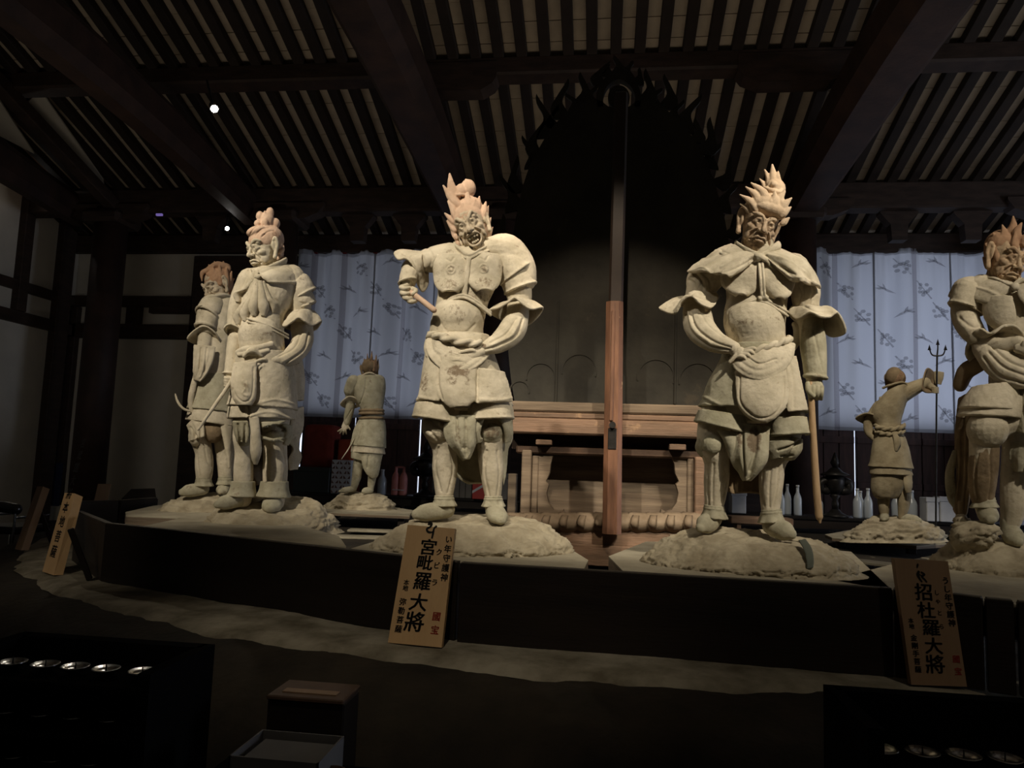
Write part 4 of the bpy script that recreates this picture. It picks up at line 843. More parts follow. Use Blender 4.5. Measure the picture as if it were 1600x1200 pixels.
for sgn, xo in ((1, 840), (-1, 1074)):     # cusped side brackets
    crv = [(0, 712), (26, 712), (22, 725), (20, 740), (14, 752), (19, 757), (15, 770), (18, 785), (27, 797), (36, 800), (44, 796), (46, 804), (40, 812), (0, 812)]
    b = MB(); A = [PY(xo + sgn * x * .92, y, PYD + .06) for x, y in crv]; B = [p + np.array([0, .09, 0]) for p in A]; n = len(A)
    b.add(A + B, [tuple(range(n))[::sgn], tuple(range(2 * n - 1, n - 1, -1))[::sgn]] + [(i, (i + 1) % n, (i + 1) % n + n, i + n) for i in range(n)]); b.build('cusped_bracket', M['wood_grey'], pd)
# lotus petals round the foot
for i in range(11):
    x0 = 792 + i * 27.5; c = Clay(); cc = PY(x0 + 13, 816, PYD - .02); w = 21 * 5.2 / 1155
    c.plate([(-w * .5, -.058, .03, w * .5, -.058, .03, .03), (-w, -.035, 0, w, -.035, 0, .04), (-w * 1.05, .0, -.025, w * .95, 0, -.035, .045), (-w * .85, .035, -.02, w * .85, .035, -.02, .04), (-w * .3, .062, 0, w * .3, .062, 0, .02)], .02, .05, n=9, k=2)
    c.plate([(-w * .4, -.045, -.035, 0, -.045, -.035, .02), (-w * .6, .0, -.085, -w * .08, 0, -.095, .02), (-w * .3, .04, -.05, -.01, .04, -.05, .015)], .014, .02, n=5, k=2)
    V = np.vstack(c.V); V = np.stack([V[:, 0] + cc[0], V[:, 2] + cc[1], cc[2] - V[:, 1]], 1)
    mk('lotus_petal', V, c.F, M['petal'] if 'petal' in M else M['wood_grey'], pd, True)
# mandorla with flame border and its post
HY = 5.62
ha = thing('flame_halo', 'huge black boat shaped halo with flame border, seen from behind', 'halo', (PY(965, 640, HY)[0], HY, PY(965, 640, HY)[2]))
def flat(poly, Y, th, name, mt, parent, smooth=False, crown=0):
    A = np.array([PY(x, y, Y) for x, y in poly]); n = len(A); B = A + np.array([0, th, 0])
    return mk(name, np.vstack([A, B]), [tuple(range(n - 1, -1, -1)), tuple(range(n, 2 * n))] + [(i, (i + 1) % n, (i + 1) % n + n, i + n) for i in range(n)], M[mt], parent)
def smoothpoly(pts, k=6): 
    A = np.array([(x, y, 0) for x, y in pts], float); return [tuple(p[:2]) for p in crom(A, k)]
left = smoothpoly([(806, 640), (797, 580), (792, 500), (795, 420), (806, 340), (822, 275), (842, 232), (866, 195), (896, 168), (925, 155), (940, 158)])
right = smoothpoly([(994, 158), (1012, 156), (1042, 172), (1074, 204), (1098, 240), (1118, 290), (1134, 350), (1144, 430), (1146, 520), (1136, 640)])
flat(left + [(950, 166), (967, 170), (984, 166)] + right, HY, .07, 'halo_board', 'halo', ha)
arch = smoothpoly([(934, 168), (932, 145), (945, 122), (967, 113), (989, 122), (1001, 145), (1000, 168)]) + smoothpoly([(991, 166), (992, 148), (983, 132), (967, 124), (951, 132), (943, 148), (943, 166)])
flat(arch, HY, .07, 'halo_arch', 'halo', ha); flat([(967 + 17 * math.cos(a), 152 + 19 * math.sin(a)) for a in np.linspace(0, 6.28, 25)[:-1]], HY + .01, .05, 'halo_jewel', 'halo', ha)
def flame(base, tip, w, bend):
    b, t = np.array(base, float), np.array(tip, float); d = t - b; n = np.array([-d[1], d[0]]) / np.linalg.norm(d); L_, R_ = [], []
    for u in np.linspace(0, 1, 12):
        c = b + d * u + n * bend * math.sin(u * math.pi * 1.5) * np.linalg.norm(d); ww = w * (1 - u) ** .8 * (1 + .25 * math.sin(u * 9))
        L_.append(tuple(c + n * ww)); R_.append(tuple(c - n * ww))
    flat(L_ + R_[::-1], HY + .015 + .01 * (int(base[0]) % 3), .03, 'flame', 'halo', ha)
for b_, t_, w, bd in (((800, 330), (785, 262), 9, .1), ((812, 300), (800, 236), 9, -.12), ((830, 262), (822, 204), 9, .14), ((838, 245), (843, 178), 9, -.14), ((850, 215), (846, 138), 10, .12), ((868, 200), (864, 160), 8, -.2), ((880, 185), (879, 115), 10, -.14), ((897, 172), (889, 140), 8, .2), ((908, 165), (914, 107), 11, .13), ((925, 160), (927, 128), 8, -.2),
    ((937, 135), (947, 89), 9, -.16), ((950, 120), (950, 100), 8, .1), ((966, 116), (963, 82), 9, .12), ((982, 122), (985, 90), 8, -.14), ((992, 130), (1005, 104), 8, .15), ((1008, 160), (1016, 101), 10, .12), ((1022, 162), (1030, 132), 9, -.2), ((1040, 170), (1046, 109), 10, .13), ((1058, 190), (1062, 150), 8, -.2), ((1072, 205), (1091, 137), 11, -.12),
    ((1086, 222), (1092, 180), 9, .14), ((1098, 240), (1119, 178), 11, .12), ((1112, 262), (1122, 215), 9, -.15), ((1120, 290), (1153, 243), 10, .13), ((1132, 330), (1150, 275), 9, -.12), ((1140, 370), (1165, 320), 9, .12), ((798, 380), (778, 330), 9, -.12), ((794, 430), (776, 390), 8, .14), ((1146, 430), (1168, 385), 8, -.13)):
    flame(b_, (b_[0] + (t_[0] - b_[0]) * .9, b_[1] + (t_[1] - b_[1]) * .9), w * 1.25, bd)
for px in (869, 1054): slab('halo_rib', px, 470, px + 3, 632, HY - .02, .03, 'halo', ha, .003)
for cx, cy, r_ in ((845, 590, 24), (812, 610, 16), (905, 580, 28), (1090, 596, 30), (1025, 590, 30), (1120, 612, 14)):   # faint cloud scrolls carved in the board
    pl = [(cx + r_ * math.cos(a), cy + r_ * math.sin(a)) for a in np.linspace(math.pi * .95, math.pi * 2.1, 16)]; pl += [(cx + (r_ - 2.2) * math.cos(a), cy + (r_ - 2.2) * math.sin(a)) for a in np.linspace(math.pi * 2.1, math.pi * .95, 16)]
    flat(pl, HY - .008, .012, 'cloud_scroll', 'halo', ha)
M['pole'] = mat('shaded_pole', (.045, .030, .022), (.026, .018, .013), 4, .5)  # dark tone puts the shade on the post's upper part into its colour
# post: lower thick timber with chamfers, upper thinner pole
pt = thing('support_post', 'tall reddish post standing in front of the pedestal and propping the halo', 'post', (*PY(956, 833, 5.0)[:2], .8))
x0, x1, z0, z1 = rect(943, 500, 971, 835, 4.98); x0b = PY(943, 700, 4.98)[0]; x1b = PY(971, 700, 4.98)[0]
V = []
for z, xa, xb in ((z0, PY(941, 833, 4.98)[0], PY(971, 833, 4.98)[0]), (PY(960, 470, 4.98)[2], PY(947, 480, 4.98)[0], PY(974, 480, 4.98)[0])):
    c_ = .03; V += [(xa, 5.1, z), (xa, 4.98 + c_, z), (xa + c_, 4.98, z), (xb - c_, 4.98, z), (xb, 4.98 + c_, z), (xb, 5.1, z)]
mk('lower_timber', V, [(i, (i + 1) % 6, (i + 1) % 6 + 6, i + 6) for i in range(6)] + [(5, 4, 3, 2, 1, 0), (6, 7, 8, 9, 10, 11)], M['wood_post'], pt)
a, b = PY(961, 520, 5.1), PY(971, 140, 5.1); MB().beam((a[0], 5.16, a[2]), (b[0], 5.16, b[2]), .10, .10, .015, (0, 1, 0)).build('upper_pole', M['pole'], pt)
c = PY(957, 664, 4.95); MB().cyl((c[0], 4.94, c[2]), (c[0], 5.0, c[2]), .022, .022, 14).build('peg', M['metal'], pt); MB().box(c[0] - .028, c[0] + .028, 4.972, 4.985, c[2] - .16, c[2] - .02, None, .003).build('iron_strap', M['metal'], pt)
s_ = PY(957, 560, 4.97); MB().box(s_[0] - .012, s_[0] + .012, 4.965, 4.985, s_[2] - .42, s_[2] + .33, None, .004).build('batten_strip', M['wood_post'], pt)
p_ = PY(967, 150, 5.2); MB().beam((p_[0], 5.15, p_[2]), (p_[0], 5.62, p_[2]), .04, .04).build('iron_bracket', M['metal'], pt)
# ------------------------------------------------------------------ stern guardian with a staff at his side
def statue_b():
    g = Fig(1175, 838, 3.35, 'guardian_statue', 'stern frowning clay guardian in a knotted cape holding a pale staff down at his side', 'statue', 'guardian statues on the round altar')
    b = Clay()
    b.loft([(1188, 396, 4, 16, 12), (1187, 404, 4, 54, 26), (1186, 420, 2, 55, 32), (1185, 445, 0, 52, 34), (1183, 468, -1, 48, 33), (1180, 490, -6, 49, 38), (1179, 512, -9, 48, 40), (1183, 538, -4, 46, 38), (1185, 570, 2, 50, 38), (1182, 620, 4, 62, 40), (1180, 660, 6, 56, 36)])
    b.tube([(1187, 408, 4), (1190, 382, 0)], [22, 19]); b.sph((1180, 505, -14), (42, 34, 34))
    b.tube([(1128, 414, 4), (1104, 434, 8), (1092, 458, 10), (1086, 484, 8)], [26, 25, 22, 18])
    b.tube([(1240, 420, 6), (1255, 440, 10), (1260, 470, 12), (1262, 500, 12), (1270, 560, 8), (1273, 600, 4)], [26, 24, 22, 18, 17, 12])
    b.tube([(1120, 650, 0), (1113, 690, -10), (1120, 722, -2), (1119, 755, 4), (1115, 800, 4)], [28, 24, 20, 20, 14])
    b.tube([(1232, 650, 8), (1225, 690, 4), (1209, 722, 4), (1205, 755, 8), (1204, 805, 4)], [28, 24, 20, 20, 14])
    g.part('body', b, 'clay', 1.7, 3, [('line', [(1135, 510), (1142, 488), (1178, 478), (1215, 488), (1226, 508)], 2, -1), ('line', [(1108, 725), (1106, 760), (1108, 790)], 1.6, -2), ('line', [(1116, 725), (1114, 760), (1114, 790)], 1.5, -1.5), ('line', [(1131, 725), (1136, 750), (1128, 785)], 1.6, -2),
        ('line', [(1205, 728), (1202, 760), (1202, 792)], 1.6, -2), ('line', [(1216, 728), (1214, 762), (1208, 792)], 1.6, -1.8), ('line', [(1193, 735), (1190, 765), (1194, 790)], 1.6, -1.8),
        ('line', [(1085, 436), (1098, 446), (1098, 462)], 2.2, -3), ('line', [(1098, 434), (1110, 446), (1108, 460)], 2.2, -2.5), ('line', [(1076, 446), (1088, 452), (1090, 462)], 2, -2), ('line', [(1246, 446), (1250, 462), (1246, 478)], 2, -2), ('line', [(1262, 446), (1268, 462), (1262, 480)], 2, -2.5)],
        [(1165, 512, 20, 10, .48), (1212, 506, 14, 8, .45), (1185, 520, 20, 6, .35), (1170, 470, 40, 8, .3)])
    for (x, y, rx, ry, xs) in ((1157, 432, 29, 27, -1), (1217, 434, 24, 30, 1)):
        c = Clay(); z = -37; c.plate([(x - rx * .7, y - 26, z + 14, x + rx * .9, y - 26, z + 4), (x - rx, y - 8, z + 12 if xs < 0 else z, x + rx, y - 8, z if xs < 0 else z + 14), (x - rx, y + 10, z + 12 if xs < 0 else z, x + rx * .96, y + 10, z if xs < 0 else z + 14), (x - rx * .6, y + ry - 4, z + 4, x + rx * .7, y + ry - 4, z + 3), (x - rx * .2, y + ry + 2, z + 1, x + rx * .3, y + ry + 2, z + 1)], 6, 7)
        g.part('breastplate', c, 'clay', 1.3, 2)
    c = Clay()
    for o_ in (-2.6, 2.6): c.tube([(1188 + o_, 408, -40), (1190 + o_, 436, -45), (1192 + o_, 462, -40)], [2.3] * 3, n=8)
    c.sph((1192, 465, -36), (6.5, 5, 5)); c.sph((1187, 467, -38), (4, 4, 4)); c.sph((1197, 466, -38), (4, 4, 4))
    for o_ in (0, 5): c.tube([(1134, 481 + o_, -16), (1150, 476 + o_, -28), (1172, 472 + o_, -35), (1192, 467 + o_, -36), (1212, 476 + o_ * 1.2, -33), (1230, 485 + o_ * 1.2, -22)], [2.2] * 6, n=8)
    g.part('chest_cord', c, 'clay', .9, 1)
    # cape: overlapping wings of cloth
    def wing(rows, th=4, wav=4, bul=7): c = Clay(); c.plate(rows, th, bul, 22, 5, wav, 2); return c
    c = wing([(1150, 392, -12, 1188, 404, -38, 8), (1112, 402, -14, 1176, 414, -42, 12), (1088, 412, -16, 1160, 428, -46, 14), (1074, 425, -16, 1142, 440, -50, 14)], 5, 6); c.plate([(1112, 400, 22, 1150, 386, 16, -4), (1084, 410, 26, 1092, 406, -4, -6), (1072, 424, 26, 1076, 424, 2, -5)], 4)
    c.add(*tilted(1097, 420, 10, 18, 12, 22)); g.part('cape', c, 'clay', 1.5, 2, [('line', [(1182, 408), (1150, 428), (1120, 437)], 2, -2.5), ('line', [(1178, 405), (1150, 415), (1128, 424)], 2, 2), ('line', [(1080, 424), (1100, 424), (1120, 440), (1140, 440), (1160, 424)], 1.6, 1.6)])
    c = wing([(1142, 376, 0, 1184, 400, -36, 6), (1120, 384, 2, 1172, 408, -38, 9), (1116, 388, 2, 1152, 416, -40, 10), (1130, 400, -12, 1146, 413, -38, 5)], 4, 3); g.part('cape_fold', c, 'clay', 1.4, 2, [('line', [(1120, 385), (1135, 396), (1150, 410)], 1.8, -1.5)])
    c = wing([(1190, 404, -38, 1226, 392, -12, 8), (1200, 412, -44, 1258, 408, -14, 12), (1216, 428, -48, 1275, 430, -12, 12), (1236, 444, -46, 1282, 449, -10, 10)], 5, 6); c.add(*tilted(1254, 422, 12, 18, 14, 22)); g.part('cape', c, 'clay', 1.5, 2, [('line', [(1196, 406), (1220, 424), (1240, 436)], 2, -2.5), ('line', [(1200, 404), (1230, 414), (1256, 428)], 2, 2), ('line', [(1222, 430), (1238, 440), (1255, 440), (1280, 446)], 1.6, 1.6)])
    c = wing([(1190, 400, -38, 1220, 386, -8, 6), (1202, 406, -40, 1242, 394, 0, 8), (1218, 414, -36, 1250, 402, 2, 7), (1234, 416, -30, 1249, 406, -2, 4)], 4, 3); g.part('cape_fold', c, 'clay', 1.4, 2)
    c = Clay(); c.sph((1187, 402, -42), (7, 6, 6)); c.tube([(1178, 398, -40), (1186, 402, -46), (1196, 406, -42)], [4, 5, 4], n=10); c.tube([(1192, 398, -40), (1186, 404, -45), (1180, 408, -40)], [4, 5, 3], n=10); c.tube([(1196, 404, -42), (1206, 414, -42), (1212, 420, -40)], [(4, 3), (5, 3), (3, 2)], n=10); g.part('knot', c, 'clay', 1.0, 1)
    c = Clay(); c.tube([(1150, 372, 6), (1154, 380, -14), (1168, 391, -32), (1188, 399, -40), (1203, 391, -34), (1216, 380, -20), (1214, 376, 6)], [(3, 8), (3, 7), (3, 5), (3, 4), (3, 5), (4, 7), (4, 8)], n=12); g.part('collar', c, 'clay', 1.1, 1, zc=-34)
    c = Clay(); c.tube([(1108, 426, 8), (1096, 442, 10), (1090, 456, 10)], [(24, 27), (25, 28), (19, 22)], n=20); g.part('puffed_sleeve', c, 'clay', 1.5, 2, [('line', [(1086, 432), (1098, 446), (1096, 464)], 2.4, -4), ('line', [(1100, 432), (1112, 446), (1106, 462)], 2.4, -3.5), ('line', [(1076, 440), (1086, 450), (1086, 464)], 2.2, -3)])
    c = Clay(); c.tube([(1256, 440, 12), (1260, 458, 12), (1262, 474, 12)], [(21, 24), (23, 26), (19, 22)], n=20); g.part('puffed_sleeve', c, 'clay', 1.5, 2, [('line', [(1246, 444), (1252, 462), (1248, 480)], 2.4, -3.5), ('line', [(1262, 444), (1270, 460), (1264, 480)], 2.4, -3.5)])
    c = Clay(); c.flare(ell((1094, 458, 10), (-19, 2, 0), (0, 2, -21), 11), [(1029, 481, 4), (1055, 495, -26), (1066, 478, -36), (1082, 470, -40), (1096, 482, -38), (1113, 486, -28), (1122, 467, -2), (1116, 464, 20), (1094, 472, 34), (1066, 472, 36), (1044, 474, 24)], 4, sag=-5); g.part('flared_cuff', c, 'clay', 1.2, 2, [('line', [(1066, 456), (1080, 468), (1104, 474)], 2, -1.5)])
    c = Clay(); c.tube([(1088, 482, 8), (1094, 512, -10), (1118, 536, -28), (1148, 548, -42)], [(23, 22), (24, 23), (18, 17), (10, 9)], n=20); g.part('sleeve', c, 'clay', 1.4, 2, [('line', [(1072, 490), (1080, 520), (1108, 544), (1140, 552)], 1.6, -3), ('line', [(1080, 488), (1090, 516), (1116, 538), (1142, 548)], 1.6, -2.5), ('line', [(1076, 488), (1085, 518), (1112, 541)], 1.8, 1.8), ('line', [(1096, 492), (1108, 512), (1132, 532)], 1.6, -1.4)])
    c = Clay(); c.hand((1144, 546, -40), (1156, 552, -48), [(1166, 567, -48), (1174, 564, -48), (1180, 558, -48), (1184, 551, -46)], 3.3, [(1150, 556, -50), (1141, 566, -50)], (3, -4, -5), (10, 6)); g.part('hand', c, 'clay', .9, 1, noise=False)
    c = Clay(); c.flare(ell((1262, 480, 12), (-20, 0, 0), (0, 2, -21), 12), [(1232, 491, -4), (1241, 502, -18), (1250, 503, -28), (1263, 496, -36), (1279, 503, -38), (1294, 502, -30), (1308, 494, -18), (1322, 519, 4), (1302, 524, 22), (1284, 510, 32), (1262, 505, 34), (1242, 498, 20)], 4, sag=-6); g.part('flared_cuff', c, 'clay', 1.2, 2, [('line', [(1256, 484), (1272, 494), (1296, 492)], 2, -2)])
    c = Clay(); c.tube([(1266, 500, 12), (1271, 540, 8), (1274, 590, 4)], [(20, 20), (21, 21), (18, 18)], n=20, caps=False); c.tube(ell((1274, 590, 4), (18.5, 2, 0), (0, 0, 18.5), 12) + [(1292.5, 592, 4)], [2.4] * 13, n=8, k=3, caps=False); c.loft([(1267, 500, 12, 19, 19), (1274, 592, 4, 16, 16)]); g.part('forearm_sleeve', c, 'clay_grey', 1.3, 2, [('line', [(1270, 520), (1276, 550), (1284, 580)], 2, -1.2)], [(1262, 545, 14, 30, .3)])
    c = Clay(); c.sph((1274, 608, -2), (14, 14, 12)); c.tube([(1274, 596, 4), (1274, 604, 0)], [12, 13])
    for i in range(4): c.tube([(1264 + i * 6.5, 606, -12), (1264 + i * 6.2, 616, -16), (1266 + i * 5.5, 624, -10)], [3.7, 3.7, 3], n=10)
    c.tube([(1262, 600, -8), (1262, 612, -16), (1270, 620, -18)], [4.2, 3.8, 3.2], n=10); g.part('fist', c, 'clay_grey', 1.0, 1, noise=False)
    c = Clay(); c.tube([(1268, 600, -6), (1270, 660, -14), (1275, 760, -26), (1279, 806, -32)], [(5.2, 5.2), (5.4, 5.4), (6, 5.6), (6, 5)], n=12); c.tube([(1278, 800, -31), (1280, 814, -33)], [(6.5, 5), (2, 2)], n=10); g.part('staff', c, 'stick', 1.1, 1, noise=False, label='plain pale wooden staff with a pointed tip')
    # skirts
    c = Clay(); c.skirt([(1184, 540, 0, 50, 40, 0), (1184, 566, 2, 58, 44, 1), (1180, 600, 4, 72, 50, 2), (1178, 628, 4, 80, 54, 2), (1178, 640, 4, 86, 57, 3)], 5, 96, .02, 7)
    g.part('armour_skirt', c, 'clay_grey', 1.7, 2, [('line', [(1098, 620), (1130, 638), (1160, 648)], 2, 1.6), ('line', [(1100, 626), (1130, 644), (1160, 654)], 1.6, -2), ('line', [(1226, 580), (1232, 620), (1230, 645)], 1.6, -2.2)], [(1140, 600, 14, 14, .3)])
    c = Clay(); c.plate([(1150, 580, -42, 1226, 576, -42, 8), (1152, 610, -50, 1230, 608, -48, 10), (1156, 634, -54, 1226, 634, -52, 10), (1170, 650, -54, 1212, 650, -54, 7), (1186, 658, -54, 1198, 658, -54, 3)], 5); g.part('front_panel', c, 'clay', 1.4, 2, [('line', [(1157, 590), (1158, 628), (1176, 648), (1192, 653), (1210, 646), (1222, 625), (1224, 590)], 1.6, -1.8)], [(1190, 604, 30, 12, .3)])
    c = Clay(); c.plate([(1222, 560, -34, 1244, 556, -20, 5), (1226, 600, -40, 1252, 596, -24, 6), (1230, 644, -44, 1262, 640, -26, 6)], 4); g.part('side_panel', c, 'clay', 1.4, 2, [('line', [(1234, 570), (1240, 600), (1240, 636)], 2.5, -1.6)], [(1238, 600, 10, 30, .35)])
    c = Clay(); c.skirt([(1132, 646, -2, 38, 42, 9), (1131, 657, -2, 41, 46, 11), (1130, 665, -2, 43, 48, 13), (1130, 669, -2, 45, 50, 14)], 5, 60, .03, 5, arc=(150, 330)); c.skirt([(1230, 652, 6, 30, 42, -2), (1231, 666, 6, 33, 46, -3), (1232, 676, 6, 34, 48, -4), (1232, 680, 6, 36, 50, -4)], 5, 60, .03, 5, arc=(205, 395)); g.part('skirt_tier', c, 'clay_grey', 1.5, 2)
    c = Clay()
    for i, (dx, dy, rr) in enumerate(((0, 0, 6.5), (5, -8, 5.5), (-4, 7, 4.5), (9, -15, 4.5))):
        c.tube([(1148 + dx, 556 + dy * .5, -40), (1160 + dx * .8, 572 + dy, -50), (1186, 584 + dy, -56), (1214 - dx * .6, 574 + dy, -48), (1232 - dx * .6, 552 + dy * .6, -36), (1238 - dx * .5, 536, -22)], [(rr * .7, rr * .5)] + [(rr, rr * .6)] * 4 + [(rr * .7, rr * .5)], n=12)
    c.plate([(1156, 548, -42, 1232, 540, -32, 8), (1160, 560, -46, 1226, 556, -40, 10), (1172, 572, -50, 1212, 568, -46, 8)], 4); g.part('sash_swag', c, 'clay', 1.3, 2, [('line', [(1166, 556), (1186, 570), (1212, 562)], 1.4, -2)])
    rope(g, [(1176, 552, -48), (1192, 546, -46), (1210, 540, -42), (1230, 530, -28), (1234, 526, -10)], 5.5)
    c = Clay(); c.tube([(1240, 506, 4), (1246, 516, 6), (1246, 530, 8), (1240, 545, 6)], [(4, 3), (7, 4), (7, 4), (4, 3)]); g.part('sash_end', c, 'clay', 1.2, 2)
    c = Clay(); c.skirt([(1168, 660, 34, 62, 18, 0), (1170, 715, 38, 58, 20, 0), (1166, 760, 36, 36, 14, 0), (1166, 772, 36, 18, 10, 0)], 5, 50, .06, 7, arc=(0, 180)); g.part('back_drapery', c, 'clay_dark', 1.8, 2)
    c = Clay(); c.plate([(1148, 662, -30, 1202, 668, -34, 6), (1145, 694, -36, 1200, 694, -38, 10), (1142, 718, -36, 1198, 718, -38, 12), (1152, 736, -34, 1186, 736, -36, 10), (1162, 750, -32, 1172, 750, -32, 3)], 4, 6, wav=6, wf=2); g.part('front_tail', c, 'clay_grey', 1.3, 2, [('line', [(1160, 670), (1160, 700), (1164, 742)], 2.4, -5), ('line', [(1182, 672), (1180, 705), (1172, 735)], 2.4, -3.5)], [(1178, 690, 14, 26, .7), (1156, 685, 6, 25, .6)])
    c = Clay(); c.sph((1113, 694, -24), (17, 18, 15)); c.plate([(1091, 684, -14, 1104, 672, -26, 4), (1087, 700, -10, 1098, 694, -24, 5), (1096, 714, -12, 1104, 706, -22, 3)], 4); c.plate([(1120, 672, -32, 1152, 676, -34, 5), (1132, 690, -34, 1152, 700, -36, 6), (1140, 716, -34, 1150, 722, -34, 3)], 4); g.part('knee_guard', c, 'clay_grey', 1.3, 2, [('line', [(1100, 706), (1113, 712), (1128, 706)], 1.6, -2)])
    c = Clay(); c.sph((1233, 700, -8), (18, 20, 18)); c.plate([(1202, 690, -26, 1230, 684, -32, 5), (1202, 705, -26, 1240, 694, -30, 6), (1206, 718, -22, 1226, 714, -24, 4)], 4); c.plate([(1236, 682, -20, 1254, 686, -8, 4), (1240, 702, -16, 1252, 704, -4, 5), (1234, 716, -14, 1240, 718, -6, 3)], 4); g.part('knee_cloth', c, 'clay_grey', 1.4, 2, [('line', [(1216, 704), (1236, 698), (1248, 690)], 1.8, -4), ('line', [(1220, 714), (1238, 712)], 1.8, -3)], [(1230, 705, 16, 14, .45)])
    anklet(g, 1116, 800, 2, 15, 10, 6); anklet(g, 1205, 806, 2, 15, 10, -4)
    boot(g, (1114, 812, 2), (1096, 824, -24), 15, ankle=(1116, 798, 4)); boot(g, (1205, 822, 2), (1236, 834, -28), 15, ankle=(1204, 802, 4))
    hp, hs, hy, hpi, hr = (1187, 347, -8), 1.45, 20, 9, 15
    place_head(g, hp, hs, hy, hpi, hr, 'closed', age=1.5, brow=.8, mt='clay_face2', stains=[(1185, 360, 22, 18, .36)])
    c = haircap(hp, hs, hy, hpi, hr, cy=-12, r=(20.5, 16, 22), cz=7)
    spikes(c, [((1157, 307), (1184, 332, -28), 6.5, .1), ((1157, 319), (1178, 336, -22), 5.5, .05), ((1166, 295), (1188, 324, -28), 7, .12), ((1174, 289), (1198, 318, -28), 7.5, .12), ((1226, 301), (1214, 322, -26), 7, -.05), ((1236, 312), (1218, 328, -28), 6.5), ((1235, 326), (1220, 338, -28), 6), ((1233, 341), (1222, 350, -24), 5), ((1190, 300), (1204, 326, -30), 7), ((1210, 303), (1210, 328, -32), 7.5)])
    c.sph((1203, 329, -20), (27, 13, 22), rot=14); c.sph((1196, 320, -20), (20, 14, 18))
    for a in np.linspace(-60, 60, 7): c.tube([(1205 + 22 * math.sin(R(a)), 333 - 2 * math.cos(R(a)), -36 + abs(a) * .18), (1204 + 25 * math.sin(R(a)), 322 - 4 * math.cos(R(a)), -35 + abs(a) * .12), (1204 + 16 * math.sin(R(a)), 306, -18)], [2.0, 3, 2.6], n=8)
    c.sph((1205, 318, -8), (27, 18, 24), rot=12); c.sph((1212, 290, -6), (16, 15, 14), rot=10)
    spikes(c, [((1207, 254), (1210, 286, -8), 7.5), ((1195, 261), (1202, 288, -6), 6, .1), ((1187, 274), (1196, 292, -4), 4.6, .1), ((1216, 265), (1216, 288, -10), 5.5), ((1223, 283), (1218, 296, -8), 6)])
    c.sph((1209, 288, -20), (5, 5, 4)); c.tube([(1196, 292, -14), (1206, 298, -20), (1218, 300, -18), (1223, 292, -12)], [3, 3.6, 3.6, 3], n=8)
    g.part('flame_hair', c, 'clay_hair2', 1.1, 1, zc=-20)
    rock(g, [(1000, 20), (990, -50), (1060, -110), (1170, -130), (1280, -112), (1350, -50), (1350, 30), (1290, 90), (1170, 110), (1060, 90)],
         [(1030, 848, 4), (1050, 836, -24), (1100, 838, -44), (1170, 846, -58), (1240, 850, -54), (1290, 858, -22), (1300, 856, 16), (1262, 842, 44), (1170, 830, 56), (1080, 826, 40)], 900, 2)
    c = Clay(); c.plate([(1249, 848, -60, 1260, 846, -58, 1), (1256, 860, -76, 1268, 858, -74, 1), (1259, 874, -90, 1270, 872, -88, 1), (1259, 886, -98, 1269, 884, -96, 1)], 2.5, 1, n=5); g.part('grey_strap', c, 'strap', 1.2, 1, noise=False, label='grey strap of cloth hanging over the rock')
def tilted(x, y, z, rx, ry, rz, n=18, m=12):
    c = Clay(); c.sph((x, y, z), (rx, ry, rz), n=n, m=m); return c.V[0], c.F
M['strap'] = mat('grey_strap', (.12, .13, .105), rough=.9)
M['clay_face2'] = mat('weathered_tan_face_clay', (.56, .43, .30), (.34, .24, .155), 22, .85, .4, 60, stain=(.10, .06, .04), spots=[((.18, .12, .08), 24, .66, .5)])
M['clay_hair2'] = mat('cream_pink_hair_clay', (.66, .515, .365), (.54, .40, .27), 14, .85, .35, 50, spots=[((.40, .27, .18), 20, .68, .4)])
statue_b()
